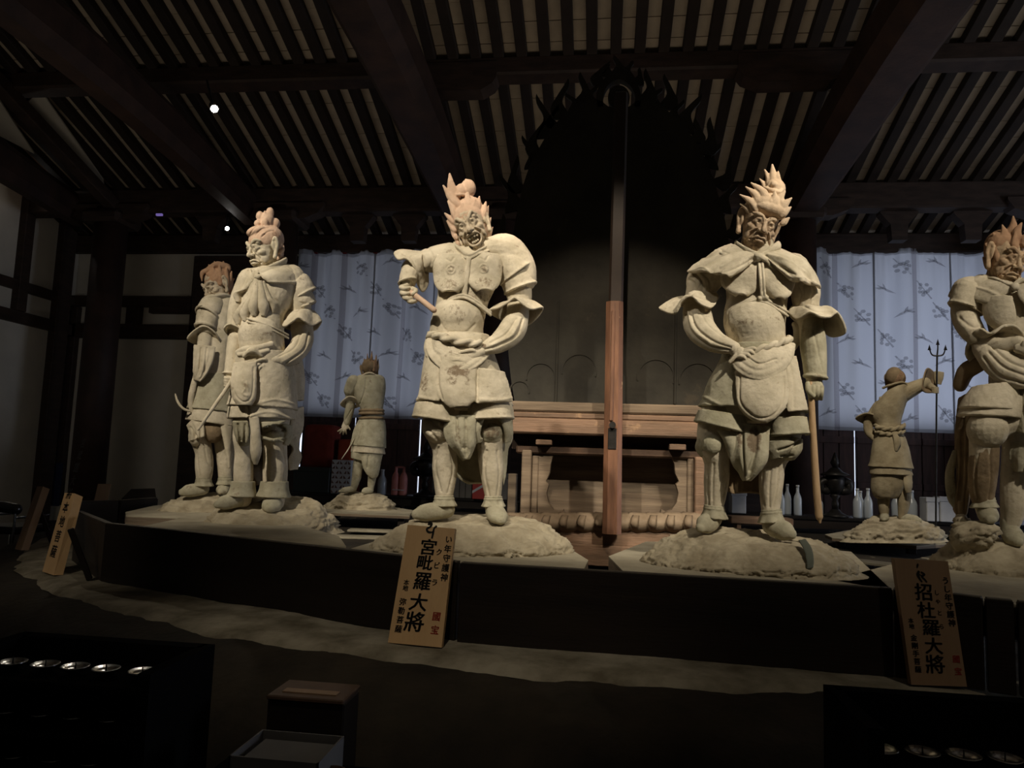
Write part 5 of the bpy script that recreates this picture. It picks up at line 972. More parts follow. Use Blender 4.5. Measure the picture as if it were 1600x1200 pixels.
# ------------------------------------------------------------------ guardian in profile with hand on hip
def statue_e():
    g = Fig(410, 795, 4.35, 'guardian_statue', 'clay guardian in profile with hand on hip and a tall topknot, face to the left', 'statue', 'guardian statues on the round altar')
    b = Clay()
    b.loft([(420, 412, 6, 12, 12), (424, 424, 6, 38, 28), (422, 445, 2, 44, 34), (418, 470, 0, 40, 34), (412, 495, -2, 35, 32), (408, 520, -5, 36, 36), (410, 545, -2, 36, 34), (412, 580, 2, 42, 36), (410, 630, 4, 48, 38), (408, 660, 5, 44, 34)])
    b.tube([(420, 425, 4), (416, 400, 2)], [17, 15]); b.sph((400, 522, -10), (27, 25, 26))
    b.tube([(455, 435, 2), (466, 460, 2), (470, 490, 4), (474, 510, 8)], [22, 20, 17, 15])
    b.tube([(390, 438, 4), (376, 465, 10), (368, 495, 12), (366, 530, 8), (360, 585, -4)], [20, 17, 14, 11, 9])
    b.tube([(385, 655, 4), (380, 680, 0), (381, 705, 4), (380, 740, 6), (380, 780, 4)], [22, 18, 15, 16, 14])
    b.tube([(430, 655, 0), (430, 680, -4), (430, 705, 0), (430, 740, 4), (428, 784, 2)], [24, 20, 19, 20, 17])
    g.part('body', b, 'clay', 1.6, 3, [('line', [(380, 505), (400, 498), (428, 508), (440, 525)], 1.6, -1.2), ('line', [(415, 700), (412, 735), (418, 770)], 1.5, -1.6), ('line', [(442, 700), (446, 735), (440, 770)], 1.5, -1.6)], [(420, 527, 18, 6, .5), (405, 535, 14, 6, .35), (430, 735, 6, 16, .4)])
    c = Clay(); c.tube([(396, 424, -14), (402, 428, -24), (424, 420, -24), (444, 408, -8), (442, 402, 12)], [(3, 6), (3, 5), (4, 6), (4, 7), (4, 7)], n=12); g.part('collar', c, 'clay', 1.0, 1)
    c = Clay(); c.plate([(404, 428, -30, 444, 412, -4, 8), (410, 440, -36, 468, 422, -2, 12), (422, 446, -34, 476, 438, 4, 12), (438, 446, -28, 478, 448, 6, 8)], 4, n=20); c.sph((448, 428, 8), (24, 18, 24)); g.part('cape', c, 'clay', 1.4, 2, [('line', [(410, 432), (440, 420), (460, 428)], 2, -1.2), ('line', [(418, 446), (445, 446), (476, 440)], 1.6, 1.6)])
    c = Clay(); c.plate([(398, 426, -22, 406, 430, -32, 3), (384, 440, -8, 398, 442, -30, 6), (376, 456, 0, 386, 458, -16, 6)], 4); c.sph((388, 442, 4), (12, 14, 16)); g.part('cape', c, 'clay', 1.3, 2)
    c = Clay(); c.sph((402, 432, -32), (5, 5, 4)); c.tube([(396, 429, -28), (402, 433, -34), (409, 430, -32)], [3, 4, 3], n=8); g.part('knot', c, 'clay', .9, 1)
    for (x0, y0, x1, y1, w, z0, z1) in ((400, 436, 373, 505, 8, -28, -14), (401, 436, 384, 500, 8, -32, -26), (402, 438, 397, 492, 8, -34, -34), (406, 438, 412, 492, 8, -34, -36), (410, 440, 426, 488, 7, -32, -30), (398, 434, 372, 470, 7, -26, -6)):
        c = Clay(); c.plate([(x0 - 3, y0, z0, x0 + 3, y0, z0, 2), ((x0 + x1) / 2 - w * .8, (y0 + y1) / 2, (z0 + z1) / 2 - 2, (x0 + x1) / 2 + w * .8, (y0 + y1) / 2, (z0 + z1) / 2 - 2, 4), (x1 - w, y1 - 14, z1, x1 + w, y1 - 14, z1, 5), (x1 - w * .4, y1, z1 + 2, x1 + w * .4, y1, z1 + 2, 2)], 3.5, n=10); g.part('chest_lappet', c, 'clay', 1.1, 1)
    c = Clay(); c.lame((460, 436, 4), (474, 462, 6), 19, 20); g.part('arm_guard', c, 'clay', 1.3, 2)
    c = Clay(); c.lame((466, 456, 4), (477, 480, 6), 17, 17); g.part('arm_guard', c, 'clay', 1.3, 2, [('line', [(452, 470), (468, 478), (484, 478)], 1.6, -2)])
    c = Clay(); c.flare(ell((471, 484, 6), (-15, 1, 0), (0, 2, -18), 11), [(434, 505, -10), (444, 514, -22), (457, 507, -30), (466, 502, -34), (476, 509, -32), (487, 513, -22), (502, 503, -4), (495, 514, 10), (480, 516, 24), (460, 514, 26), (442, 510, 10)], 3.5, sag=-4); g.part('flared_cuff', c, 'clay', 1.1, 2)
    c = Clay(); c.tube([(472, 508, 8), (472, 535, -2), (452, 560, -20), (426, 566, -32)], [(18, 18), (17, 17), (14, 14), (8, 8)], n=20); g.part('sleeve', c, 'clay', 1.3, 2, [('line', [(482, 520), (474, 548), (446, 570)], 1.6, -2.5), ('line', [(470, 520), (460, 545), (436, 560)], 1.6, -1.8)])
    c = Clay(); c.hand((426, 566, -32), (412, 570, -38), [(397, 574, -38), (398, 581, -38), (403, 585, -37), (408, 587, -35)], 2.8, [(414, 562, -42), (404, 564, -44)], (-1, -4, -4), (9, 5)); g.part('hand', c, 'clay', .8, 1, noise=False)
    c = Clay(); c.flare([(358, 516, 10), (364, 514, 0), (374, 518, 0), (378, 524, 10), (368, 526, 20)], [(350, 516, -4), (362, 508, -12), (386, 522, -10), (386, 530, 14), (366, 530, 26)], 3); g.part('flared_cuff', c, 'clay', 1.0, 1)
    c = Clay(); c.tube([(366, 528, 6), (363, 560, 0), (360, 584, -6)], [(11, 11), (11, 11), (10, 10)], n=16); c.tube(ell((359, 584, -6), (10.5, 1, 0), (0, 0, 10.5), 10) + [(369.5, 585, -6)], [1.8] * 11, n=8, k=3, caps=False); g.part('bracer', c, 'clay', 1.1, 1)
    c = Clay(); c.sph((358, 595, -10), (9, 9, 9))
    for i in range(4): c.tube([(352, 590 + i * 4, -16), (354, 592 + i * 4, -21), (361, 593 + i * 4, -20)], [2.6, 2.6, 2.2], n=8)
    g.part('fist', c, 'clay', .9, 1, noise=False)
    c = Clay(); c.tube([(364, 586, -18), (355, 604, -24), (334, 636, -36), (312, 670, -48)], [(3, 3), (3.2, 3.2), (3, 3), (2.2, 2.2)], n=10); g.part('sword_stub', c, 'clay', .9, 1, noise=False)
    c = Clay()
    for o_ in (0, 5): c.tube([(388, 498 + o_, -34), (408, 505 + o_, -38), (428, 512 + o_, -34), (450, 521 + o_, -20)], [1.8] * 4, n=8)
    g.part('chest_cord', c, 'clay', .8, 1)
    c = Clay(); c.tube([(372, 548, -20), (384, 545, -34), (402, 544, -40), (424, 538, -36)], [(5, 4)] * 4, n=10); c.tube([(374, 552, -24), (388, 552, -38), (404, 552, -42), (418, 548, -38)], [(4, 4)] * 4, n=10); c.tube([(382, 556, -36), (394, 548, -44), (408, 556, -42)], [3, 5, 3], n=8); g.part('waist_tie', c, 'clay', 1.0, 1)
    c = Clay(); c.skirt([(410, 552, 0, 42, 38, 0), (412, 580, 2, 46, 42, 0), (411, 612, 4, 50, 46, 1), (410, 632, 4, 53, 48, 3), (410, 638, 4, 55, 49, 4)], 4.5, 90, .02, 7); c.skirt([(450, 560, 26, 22, 16, 0), (458, 590, 28, 18, 18, 0), (460, 625, 28, 14, 16, 0)], 4, 40, 0.05, 4); g.part('armour_skirt', c, 'clay', 1.5, 2, [('line', [(402, 560), (400, 600), (396, 634)], 1.6, -2), ('line', [(402, 634), (430, 628), (460, 634)], 1.8, 1.4)], [(420, 605, 22, 12, .3)])
    c = Clay(); c.plate([(366, 566, -34, 400, 566, -44, 6), (362, 596, -40, 400, 596, -48, 8), (364, 618, -42, 399, 620, -50, 8), (372, 631, -44, 392, 632, -50, 5)], 4); g.part('front_panel', c, 'clay', 1.2, 2, [('line', [(369, 575), (367, 612), (382, 627), (394, 615), (396, 575)], 1.3, -1.2), ('line', [(380, 596), (384, 605), (380, 614), (386, 618)], 2, 1.6), ('line', [(386, 598), (388, 610)], 1.6, 1.4)], [(384, 606, 7, 12, .5)])
    c = Clay(); c.skirt([(408, 636, 4, 50, 46, 0), (408, 646, 4, 51, 47, 1), (408, 655, 4, 52, 48, 1)], 4.5, 90, .03, 9); g.part('skirt_tier', c, 'clay', 1.5, 2, [('line', [(388, 640), (390, 656)], 2, -4), ('line', [(386, 654), (420, 646), (460, 658)], 1.6, 1.4)])
    c = Clay(); c.plate([(390, 652, -40, 404, 652, -42, 3), (393, 676, -40, 406, 676, -42, 4), (392, 700, -38, 408, 700, -40, 5), (394, 714, -36, 406, 712, -38, 4), (397, 724, -34, 402, 724, -34, 1)], 3.5, 5); g.part('front_tail', c, 'clay', 1.1, 1)
    c = Clay(); c.sph((382, 680, -8), (15, 18, 17)); c.plate([(364, 658, -26, 388, 658, -36, 4), (366, 676, -22, 390, 680, -34, 5), (370, 690, -18, 386, 692, -28, 3)], 3.5, wav=4); g.part('knee_cloth', c, 'clay_grey', 1.3, 2, [('line', [(372, 664), (376, 690)], 1.8, -3), ('line', [(384, 664), (382, 690)], 1.5, -2)], [(380, 676, 10, 12, .35)])
    c = Clay(); c.sph((430, 676, -10), (21, 17, 20)); c.plate([(406, 660, -36, 448, 658, -30, 5), (408, 670, -36, 436, 664, -38, 5)], 3.5); c.plate([(402, 676, -34, 410, 684, -34, 3), (412, 688, -34, 444, 690, -28, 5)], 3); c.plate([(440, 662, -26, 455, 664, -12, 4), (446, 680, -22, 456, 682, -8, 5), (442, 694, -16, 450, 696, -6, 3)], 4); g.part('knee_cloth', c, 'clay_grey', 1.3, 2, [('line', [(412, 674), (426, 668), (444, 672)], 3, -7), ('line', [(410, 684), (428, 688), (446, 682)], 2, 2.5)], [(428, 674, 16, 7, .5)])
    c = Clay(); c.plate([(456, 640, 4, 474, 634, 26, 4), (452, 668, 8, 474, 664, 28, 5), (450, 690, 12, 468, 686, 26, 4), (458, 702, 14, 466, 700, 22, 2), (450, 718, 14, 471, 714, 26, 4), (452, 736, 14, 464, 734, 24, 3)], 4, 4); g.part('side_drapery', c, 'clay', 1.2, 2)
    c = Clay(); c.skirt([(380, 752, 4, 17, 17, 0), (379, 766, 3, 19, 19, 0), (378, 776, 2, 23, 22, 2)], 4, 40, .05, 6); g.part('trouser_hem', c, 'clay_grey', 1.1, 1)
    c = Clay(); c.skirt([(429, 752, 2, 20, 20, 0), (428, 766, 1, 22, 22, 0), (427, 777, 0, 26, 25, 2)], 4, 40, .05, 6); g.part('trouser_hem', c, 'clay_grey', 1.1, 1)
    boot(g, (380, 780, 2), (340, 788, -12), 11.5, ankle=(380, 770, 2)); boot(g, (428, 784, 0), (422, 794, -30), 14.5, ankle=(428, 770, 2))
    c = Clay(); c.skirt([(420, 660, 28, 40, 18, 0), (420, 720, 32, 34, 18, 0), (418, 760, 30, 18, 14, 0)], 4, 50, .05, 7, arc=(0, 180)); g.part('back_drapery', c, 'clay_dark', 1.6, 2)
    hp, hs, hy, hpi, hr = (411, 384, -2), 1.22, -56, 12, 2
    place_head(g, hp, hs, hy, hpi, hr, 'closed', age=.6, mt='clay')
    c = haircap(hp, hs, hy, hpi, hr, cy=-9, r=(21, 19, 24), cz=7, streaks=False); c.sph((426, 372, 4), (17, 18, 22)); c.sph((434, 388, 8), (10, 20, 14))
    c.sph((417, 342, 0), (12, 15, 12)); c.sph((422, 330, -2), (6.5, 9, 6)); c.sph((406, 335, -2), (6, 8, 6)); c.sph((403, 347, -4), (6, 6, 6)); c.sph((430, 346, 2), (8, 9, 8)); c.sph((414, 348, -10), (6, 8, 5))
    spikes(c, [ ((440, 372), (432, 384, -8), 4, .2), ((443, 381), (436, 392, -6), 4, .2), ((441, 396), (434, 402, -4), 4), ((414, 328), (413, 350, -8), 4)])
    c.tube([(404, 378, -22), (412, 368, -24), (420, 372, -20)], [1.8, 2.2, 1.8], n=8)
    c.sph((403, 361, -8), (18, 9, 16), rot=-8)
    g.part('hair', c, 'clay_hair', 1.0, 1, stains=[(430, 368, 8, 10, .5)], zc=-12, ops=[('line', [(392, 366), (400, 357), (412, 352)], 1, -1.2), ('line', [(400, 369), (410, 360), (420, 357)], 1, -1.2), ('line', [(410, 372), (420, 364), (428, 362)], 1.2, -1.5)])
    rock(g, [(316, 10), (326, -44), (380, -86), (440, -92), (500, -60), (540, 0), (520, 50), (450, 84), (370, 76)],
         [(330, 800, 0), (346, 798, -22), (390, 802, -34), (430, 806, -46), (474, 800, -30), (496, 792, 0), (488, 780, 24), (440, 776, 40), (366, 780, 34)], 832, 3, 2.2)
statue_e()

# ------------------------------------------------------------------ bowed guardian farthest left
def statue_f():
    g = Fig(325, 775, 5.4, 'guardian_statue', 'bowed clay guardian with curled hair, farthest left, partly behind his neighbour', 'statue', 'guardian statues on the round altar')
    b = Clay()
    b.loft([(345, 462, 4, 10, 10), (348, 470, 4, 28, 22), (346, 490, 2, 33, 26), (342, 515, 0, 29, 25), (338, 545, -2, 26, 25), (336, 570, -2, 28, 27), (334, 600, 0, 31, 28), (332, 645, 2, 32, 28), (332, 665, 2, 30, 26)])
    b.tube([(346, 470, 2), (338, 455, -2)], [13, 12]); b.tube([(326, 478, -6), (320, 500, -14), (322, 520, -18)], [15, 14, 12]); b.tube([(322, 520, -18), (318, 550, -24), (308, 582, -26)], [12, 11, 7])
    b.tube([(316, 655, 0), (312, 680, -4), (318, 705, -2), (319, 730, 0), (318, 755, 0)], [20, 17, 14, 15, 11]); b.tube([(346, 655, 6), (350, 690, 8), (352, 720, 10), (352, 755, 8)], [19, 16, 14, 10])
    g.part('body', b, 'clay', 1.4, 3, [('line', [(310, 690), (308, 715), (312, 745)], 1.2, -1.4), ('line', [(320, 700), (324, 720), (330, 730)], 1.2, -1.2)], [(340, 560, 14, 14, .35)])
    c = Clay(); c.lame((338, 470, -4), (323, 494, -14), 17, 18); g.part('arm_guard', c, 'clay', 1.2, 2, [('line', [(308, 486), (324, 480), (344, 496)], 1.4, -2)])
    c = Clay(); c.lame((328, 490, -12), (321, 514, -18), 15, 15.5); g.part('arm_guard', c, 'clay', 1.2, 2)
    c = Clay(); c.tube([(322, 466, -16), (332, 466, -22), (350, 462, -14), (366, 466, 4)], [(3, 5), (4, 5), (4, 6), (4, 6)], n=10); g.part('collar', c, 'clay', 1.0, 1)
    c = Clay(); c.flare([(312, 524, -18), (318, 520, -28), (328, 522, -30), (334, 528, -22), (330, 534, -10), (318, 532, -8)], [(293, 528, -22), (316, 512, -40), (336, 522, -38), (346, 540, -20), (334, 546, -2), (304, 536, -6)], 3, sag=-2); g.part('flared_cuff', c, 'clay', 1.0, 2)
    c = Clay(); c.plate([(304, 538, -28, 336, 542, -36, 6), (303, 560, -30, 332, 565, -38, 7), (302, 580, -30, 322, 584, -36, 5), (304, 592, -28, 312, 594, -32, 2)], 4, wav=4); g.part('hanging_sleeve', c, 'clay', 1.1, 1, [('line', [(314, 545), (312, 585)], 1.6, -2), ('line', [(323, 545), (320, 580)], 1.6, -2)])
    c = Clay(); c.skirt([(336, 585, 0, 30, 27, 0), (334, 612, 1, 33, 30, 0), (331, 636, 1, 36, 33, 4), (330, 642, 1, 38, 34, 6)], 4, 60, .02, 7); g.part('armour_skirt', c, 'clay_grey', 1.4, 2)
    c = Clay(); c.skirt([(330, 642, 1, 34, 31, 4), (329, 654, 1, 36, 33, 7), (329, 662, 1, 38, 34, 9)], 4, 60, .03, 7); g.part('skirt_tier', c, 'clay', 1.3, 2)
    c = Clay(); c.tube([(306, 585, -22), (302, 605, -22), (298, 625, -20), (300, 642, -18)], [(4, 3), (5, 4), (5, 4), (4, 3)], n=10); g.part('sash_end', c, 'clay', 1.0, 1)
    c = Clay(); c.tube([(274, 616, -22), (278, 628, -24), (286, 638, -26), (296, 642, -24)], [1.6, 2.2, 2.2, 1.8], n=8); g.part('curled_ribbon', c, 'clay', .8, 1, noise=False)
    c = Clay(); c.plate([(292, 664, -16, 306, 650, -22, 3), (296, 676, -18, 318, 664, -26, 5), (294, 690, -16, 320, 682, -26, 5)], 3.5, wav=4); c.sph((306, 682, -14), (12, 15, 12)); g.part('knee_cloth', c, 'clay', 1.1, 1, [('line', [(298, 668), (312, 690)], 1.6, -3)])
    c = Clay(); c.sph((334, 672, -14), (18, 20, 16)); g.part('thigh_cloth', c, 'clay_dark', 1.3, 2)
    c = Clay(); c.plate([(340, 640, -26, 362, 664, -18, 4), (348, 680, -24, 362, 690, -18, 5), (354, 708, -22, 361, 714, -18, 3), (357, 730, -20, 359, 731, -19, 1)], 3, 4); g.part('pointed_drapery', c, 'clay', 1.0, 1)
    anklet(g, 318, 754, 0, 11, 6); anklet(g, 352, 752, 8, 10, 6)
    boot(g, (318, 764, 0), (284, 769, -10), 10, ankle=(318, 752, 0)); boot(g, (352, 762, 8), (345, 768, -8), 10, ankle=(352, 752, 8))
    hp = (337, 444, -4); place_head(g, hp, .98, -58, 22, -4, 'closed', age=1.0, mt='clay_face')
    c = haircap(hp, .98, -58, 22, -4, cy=-8, streaks=False, cz=8); c.sph((350, 440, 4), (15, 20, 18))
    spikes(c, [((316, 440), (326, 422, -12), 4, .3), ((326, 414), (334, 426, -12), 5), ((335, 408), (340, 424, -8), 5), ((349, 408), (348, 424, -6), 6), ((357, 412), (352, 426, -2), 5), ((366, 434), (356, 440, -2), 5), ((368, 452), (358, 456, -2), 5), ((322, 428), (332, 434, -16), 4.5), ((343, 416), (344, 444, -18), 5), ((354, 420), (353, 446, -16), 5), ((333, 418), (336, 440, -18), 4), ((362, 424), (356, 446, -10), 5)])
    c.tube([(326, 420, -10), (340, 414, -14), (356, 420, -10)], [4, 5, 5], n=10); c.sph((350, 416, 0), (11, 7, 10)); g.part('curled_hair', c, 'clay_hair3', .95, 1, zc=-10)
    rock(g, [(238, 10), (250, -40), (310, -64), (370, -60), (400, 0), (380, 50), (300, 54)], [(266, 786, 0), (274, 780, -18), (310, 781, -26), (350, 782, -22), (374, 778, 0), (352, 770, 24), (298, 772, 22)], 812, 4, 2.4)
M['clay_hair3'] = mat('orange_brown_hair_clay', (.52, .32, .19), (.38, .22, .13), 14, .85, .35, 50, spots=[((.20, .11, .06), 20, .64, .6)])
statue_f()
# ------------------------------------------------------------------ back turned guardian with a crown of hair
def statue_c():
    g = Fig(578, 768, 7.9, 'guardian_statue', 'small looking back turned clay guardian with brown crown of hair, before the left curtain', 'statue', 'guardian statues on the round altar')
    b = Clay()
    b.loft([(578, 584, 0, 8, 8), (578, 589, 0, 22, 14), (576, 604, 0, 27, 17), (578, 622, 0, 23, 16), (581, 642, 0, 17, 14), (581, 658, 0, 18, 15), (579, 680, 0, 22, 18), (577, 710, 0, 20, 17)])
    b.tube([(578, 590, 0), (577, 578, 4)], [9, 8]); b.tube([(556, 600, 2), (549, 615, 4), (548, 630, 6)], [11, 10, 7]); b.tube([(548, 630, 6), (545, 645, 8), (541, 662, 8)], [7, 6, 4.5])
    b.tube([(566, 710, 0), (560, 725, 2), (557, 745, 2), (553, 762, 2)], [11, 8.5, 7.5, 5]); b.tube([(586, 705, 0), (583, 735, 0), (579, 765, 2)], [11, 8, 5])
    g.part('body', b, 'clay_grey', 1.0, 2, [('line', [(572, 592), (570, 612), (562, 632)], 1, -1.2)], [(590, 610, 12, 18, .3)])
    c = Clay(); c.flare([(541, 628, 6), (546, 625, -1), (553, 627, 0), (556, 632, 8), (548, 634, 13)], [(531, 632, 6), (545, 620, -7), (558, 624, -4), (563, 634, 8), (546, 638, 18)], 2.2); g.part('flared_cuff', c, 'clay', .7, 1)
    c = Clay(); c.tube([(548, 632, 6), (544, 650, 8), (542, 660, 8)], [(7.5, 7), (7, 7), (5.5, 5.5)], n=14); g.part('sleeve', c, 'clay_grey', .8, 1, [('line', [(550, 640), (540, 656)], 1, -1)])
    c = Clay(); c.tube([(541, 660, 8), (539, 668, 7)], [(5, 3), (6, 3)], n=10)
    for t in ((528, 674), (531, 677), (536, 679), (541, 678)): c.tube([(539, 667, 7), ((539 + t[0]) / 2, (668 + t[1]) / 2, 5), (t[0], t[1], 7)], [1.9, 1.8, 1.2], n=8)
    c.tube([(543, 665, 6), (547, 671, 6)], [1.9, 1.3], n=8); g.part('hand', c, 'clay', .55, 1, noise=False)
    c = Clay(); c.tube([(553, 598, 0), (548, 610, 2)], [(12, 13), (11, 12)], n=14); g.part('pauldron', c, 'clay_grey', .9, 1)
    c = Clay(); c.tube([(564, 588, -6), (578, 583, -12), (592, 590, -6)], [(2, 3)] * 3, n=8); g.part('collar', c, 'clay', .7, 1)
    c = Clay()
    for y in (641, 646, 653): c.tube([(562, y, 2), (566, y, -13), (581, y, -17), (596, y, -13), (599, y, 2)], [(2.2, 2.2)] * 5, n=8)
    c.sph((590, 641, -16), (4, 3, 3)); g.part('waist_belt', c, 'clay_dark', .7, 1)
    c = Clay(); c.skirt([(581, 656, 0, 19, 17, 0), (578, 672, 0, 24, 20, 0), (576, 690, 0, 26, 22, 2), (575, 698, 0, 27, 23, 5)], 3, 50); g.part('armour_skirt', c, 'clay_grey', .95, 2, [('line', [(566, 664), (562, 684), (556, 694)], 1.8, -2)])
    c = Clay(); c.skirt([(575, 694, 0, 24, 20, 2), (575, 702, 0, 25, 21, 3), (575, 708, 0, 26, 22, 4)], 3, 50); g.part('skirt_tier', c, 'clay', .95, 1)
    c = Clay(); c.plate([(568, 706, -16, 598, 708, -8, 6), (566, 724, -16, 594, 726, -8, 7), (572, 738, -14, 591, 740, -8, 5), (580, 746, -12, 588, 746, -9, 2)], 2.5); c.plate([(550, 704, -8, 566, 706, -16, 3), (549, 716, -6, 566, 720, -14, 4)], 2.5); g.part('back_drapery', c, 'clay_grey', .9, 1, [('line', [(576, 712), (574, 730)], 1.4, -1.6)])
    c = Clay(); c.tube([(553, 686, -14), (544, 702, -18), (534, 717, -22)], [1.1, 1.0, .7], n=8); g.part('thin_sword', c, 'clay', .5, 0, noise=False)
    boot(g, (553, 764, 2), (531, 768, -4), 5); boot(g, (579, 766, 2), (567, 768, -8), 5.5)
    hp = (578, 575, 2); place_head(g, hp, .62, 165, -10, 0, 'closed', mt='clay_dark', voxel=1.2)
    c = Clay(); c.loft([(579, 564, 2, 7, 7), (579, 574, 2, 10, 10), (579, 585, 0, 10, 10)])
    spikes(c, [((569, 560), (571, 580, -6), 2.6), ((574, 553), (575, 580, -9), 2.8), ((581, 549), (580, 578, -10), 3), ((588, 555), (586, 580, -8), 2.8), ((591, 561), (589, 580, -4), 2.6), ((568, 568), (570, 582, 0), 2.4), ((578, 561), (578, 580, -12), 2.2), ((585, 562), (584, 580, -11), 2.2)]); g.part('hair_crown', c, 'clay_hair4', .7, 0)
    rock(g, [(500, 4), (512, -20), (550, -34), (600, -32), (622, 0), (600, 28), (540, 28)], [(522, 779, 0), (538, 773, -14), (570, 773, -18), (596, 775, -14), (606, 779, 0), (592, 771, 14), (543, 769, 14)], 797, 5, 1.6)
M['clay_hair4'] = mat('brown_hair_clay', (.34, .22, .13), (.16, .095, .055), 26, .85, .3, 50)
statue_c()
# ------------------------------------------------------------------ bald guardian with the trident
def statue_d():
    g = Fig(1400, 815, 7.1, 'guardian_statue', 'bald clay guardian seen from behind, arm stretched out to the upright trident', 'statue', 'guardian statues on the round altar')
    b = Clay()
    b.loft([(1404, 600, 0, 9, 9, -20), (1398, 610, 0, 24, 17, -25), (1392, 628, 0, 30, 20, -20), (1388, 645, 0, 27, 19, -15), (1388, 662, 0, 20, 17, -5), (1390, 680, 0, 23, 19), (1391, 710, 0, 29, 23), (1392, 740, 0, 27, 21)])
    b.tube([(1402, 612, 0), (1400, 600, 2)], [12, 11]); b.tube([(1408, 618, 0), (1425, 608, 2), (1446, 598, 4)], [13, 12, 9]); b.tube([(1446, 598, 4), (1458, 606, 2), (1462, 608, 0)], [6, 5, 4.5])
    b.tube([(1374, 636, 4), (1362, 650, 8), (1356, 660, 10)], [11, 9, 8]); b.tube([(1356, 660, 10), (1358, 674, 8), (1366, 684, 2)], [8, 8, 6])
    b.tube([(1378, 740, 0), (1380, 765, 2), (1381, 790, 2), (1382, 808, 2)], [14, 11, 9.5, 6]); b.tube([(1406, 740, 0), (1412, 765, 2), (1412, 790, 2), (1409, 808, 2)], [14, 12, 10, 6])
    g.part('body', b, 'clay_dim', 1.1, 2, [], [(1395, 635, 22, 16, .25)])
    c = Clay(); c.flare([(1442, 596, -2), (1446, 590, 3), (1450, 594, 11), (1450, 603, 12), (1446, 607, 3), (1442, 604, -3)], [(1443, 590, -12), (1450, 575, 0), (1463, 585, 12), (1464, 606, 14), (1456, 614, 0), (1442, 612, -12)], 2.4); g.part('flared_cuff', c, 'clay_dark', .8, 1)
    c = Clay(); c.plate([(1460, 580, 2, 1475, 581, 4, 3), (1460, 590, 1, 1474, 590, 4, 3), (1462, 600, 1, 1470, 601, 3, 2)], 2.4); g.part('cuff_fold', c, 'clay_dim', .8, 1)
    c = Clay(); c.sph((1461, 609, -1), (5.5, 5, 5))
    for i in range(4): c.tube([(1457, 605 + i * 2.6, -4), (1461, 606 + i * 2.6, -8), (1466, 606 + i * 2.6, -4)], [1.6, 1.6, 1.3], n=8)
    g.part('fist', c, 'clay_dim', .6, 1, noise=False)
    c = Clay(); c.flare([(1352, 652, 8), (1358, 648, 2), (1366, 652, 2), (1368, 658, 8), (1358, 660, 14)], [(1336, 654, 6), (1354, 646, -8), (1372, 652, -8), (1374, 664, 6), (1354, 662, 20)], 2.4); g.part('flared_cuff', c, 'clay_dim', .8, 1, stains=[(1356, 652, 12, 4, .7)])
    c = Clay(); c.tube([(1376, 622, -6), (1378, 632, -8)], [(3, 3)] * 2); c.tube([(1380, 606, -8), (1392, 602, -14), (1410, 598, -12), (1418, 604, -4)], [(2, 3)] * 4, n=8); g.part('collar', c, 'clay_dim', .8, 1)
    rope(g, [(1368, 664, -2), (1372, 668, -16), (1390, 671, -21), (1408, 668, -16), (1412, 664, -2)], 3.6, 'clay_dim'); rope(g, [(1366, 672, -2), (1372, 676, -17), (1390, 679, -22), (1408, 676, -17), (1412, 672, -2)], 3.2, 'clay_dim')
    c = Clay(); c.tube([(1398, 680, -24), (1402, 690, -26), (1400, 704, -25)], [(4, 3), (6, 4), (3, 2)], n=10); g.part('sash_end', c, 'clay_dim', .9, 1)
    c = Clay(); c.skirt([(1390, 682, 0, 23, 20, 0), (1391, 700, 0, 28, 24, 0), (1392, 722, 0, 32, 27, 2), (1392, 731, 0, 35, 29, 3)], 3, 60); g.part('armour_skirt', c, 'clay_dim', 1.0, 2, [], [(1380, 700, 14, 16, .25)])
    c = Clay(); c.skirt([(1392, 730, 0, 31, 26, 2), (1392, 737, 0, 32, 27, 2), (1393, 742, 0, 33, 28, 2)], 3, 60); g.part('skirt_tier', c, 'clay_dim', 1.0, 1)
    c = Clay(); c.skirt([(1391, 738, 0, 28, 24, 0), (1388, 760, 0, 26, 22, 0), (1386, 774, 0, 20, 18, 0), (1386, 778, 0, 14, 14, 0)], 3, 50, .05, 8); c.plate([(1412, 740, -18, 1424, 742, -10, 3), (1412, 756, -20, 1425, 758, -12, 4), (1416, 770, -18, 1422, 770, -14, 2)], 2.5); g.part('back_drapery', c, 'clay_dim', 1.0, 1)
    boot(g, (1382, 806, 2), (1382, 812, -12), 7); boot(g, (1410, 808, 2), (1438, 814, -4), 6.5)
    hp = (1399, 592, 2); place_head(g, hp, .72, 150, -5, 8, 'closed', mt='clay_dark', voxel=1.2)
    c = Clay(); c.sph((1399, 591, 0), (16.5, 15, 16)); g.part('smooth_hair', c, 'clay_hair4', .9, 1)
    rock(g, [(1312, 4), (1330, -30), (1390, -44), (1450, -40), (1484, 0), (1460, 34), (1370, 34)], [(1340, 822, 0), (1352, 812, -18), (1390, 814, -26), (1440, 818, -22), (1464, 826, 0), (1440, 812, 18), (1370, 806, 20)], 846, 6, 2.0)
    # trident: a separate thing held in the hand
    t = thing('trident', 'thin dark three pronged spear held upright by the bald guardian', 'spear', g.map(np.array([[1462, 826, -6.0]]))[0])
    h = Clay(); h.tube([(1464, 556, -6), (1463, 640, -6), (1462, 820, -6)], [1.5, 1.5, 1.5], n=8); mk('shaft', g.map(np.vstack(h.V)), h.F, M['metal'], t, True)
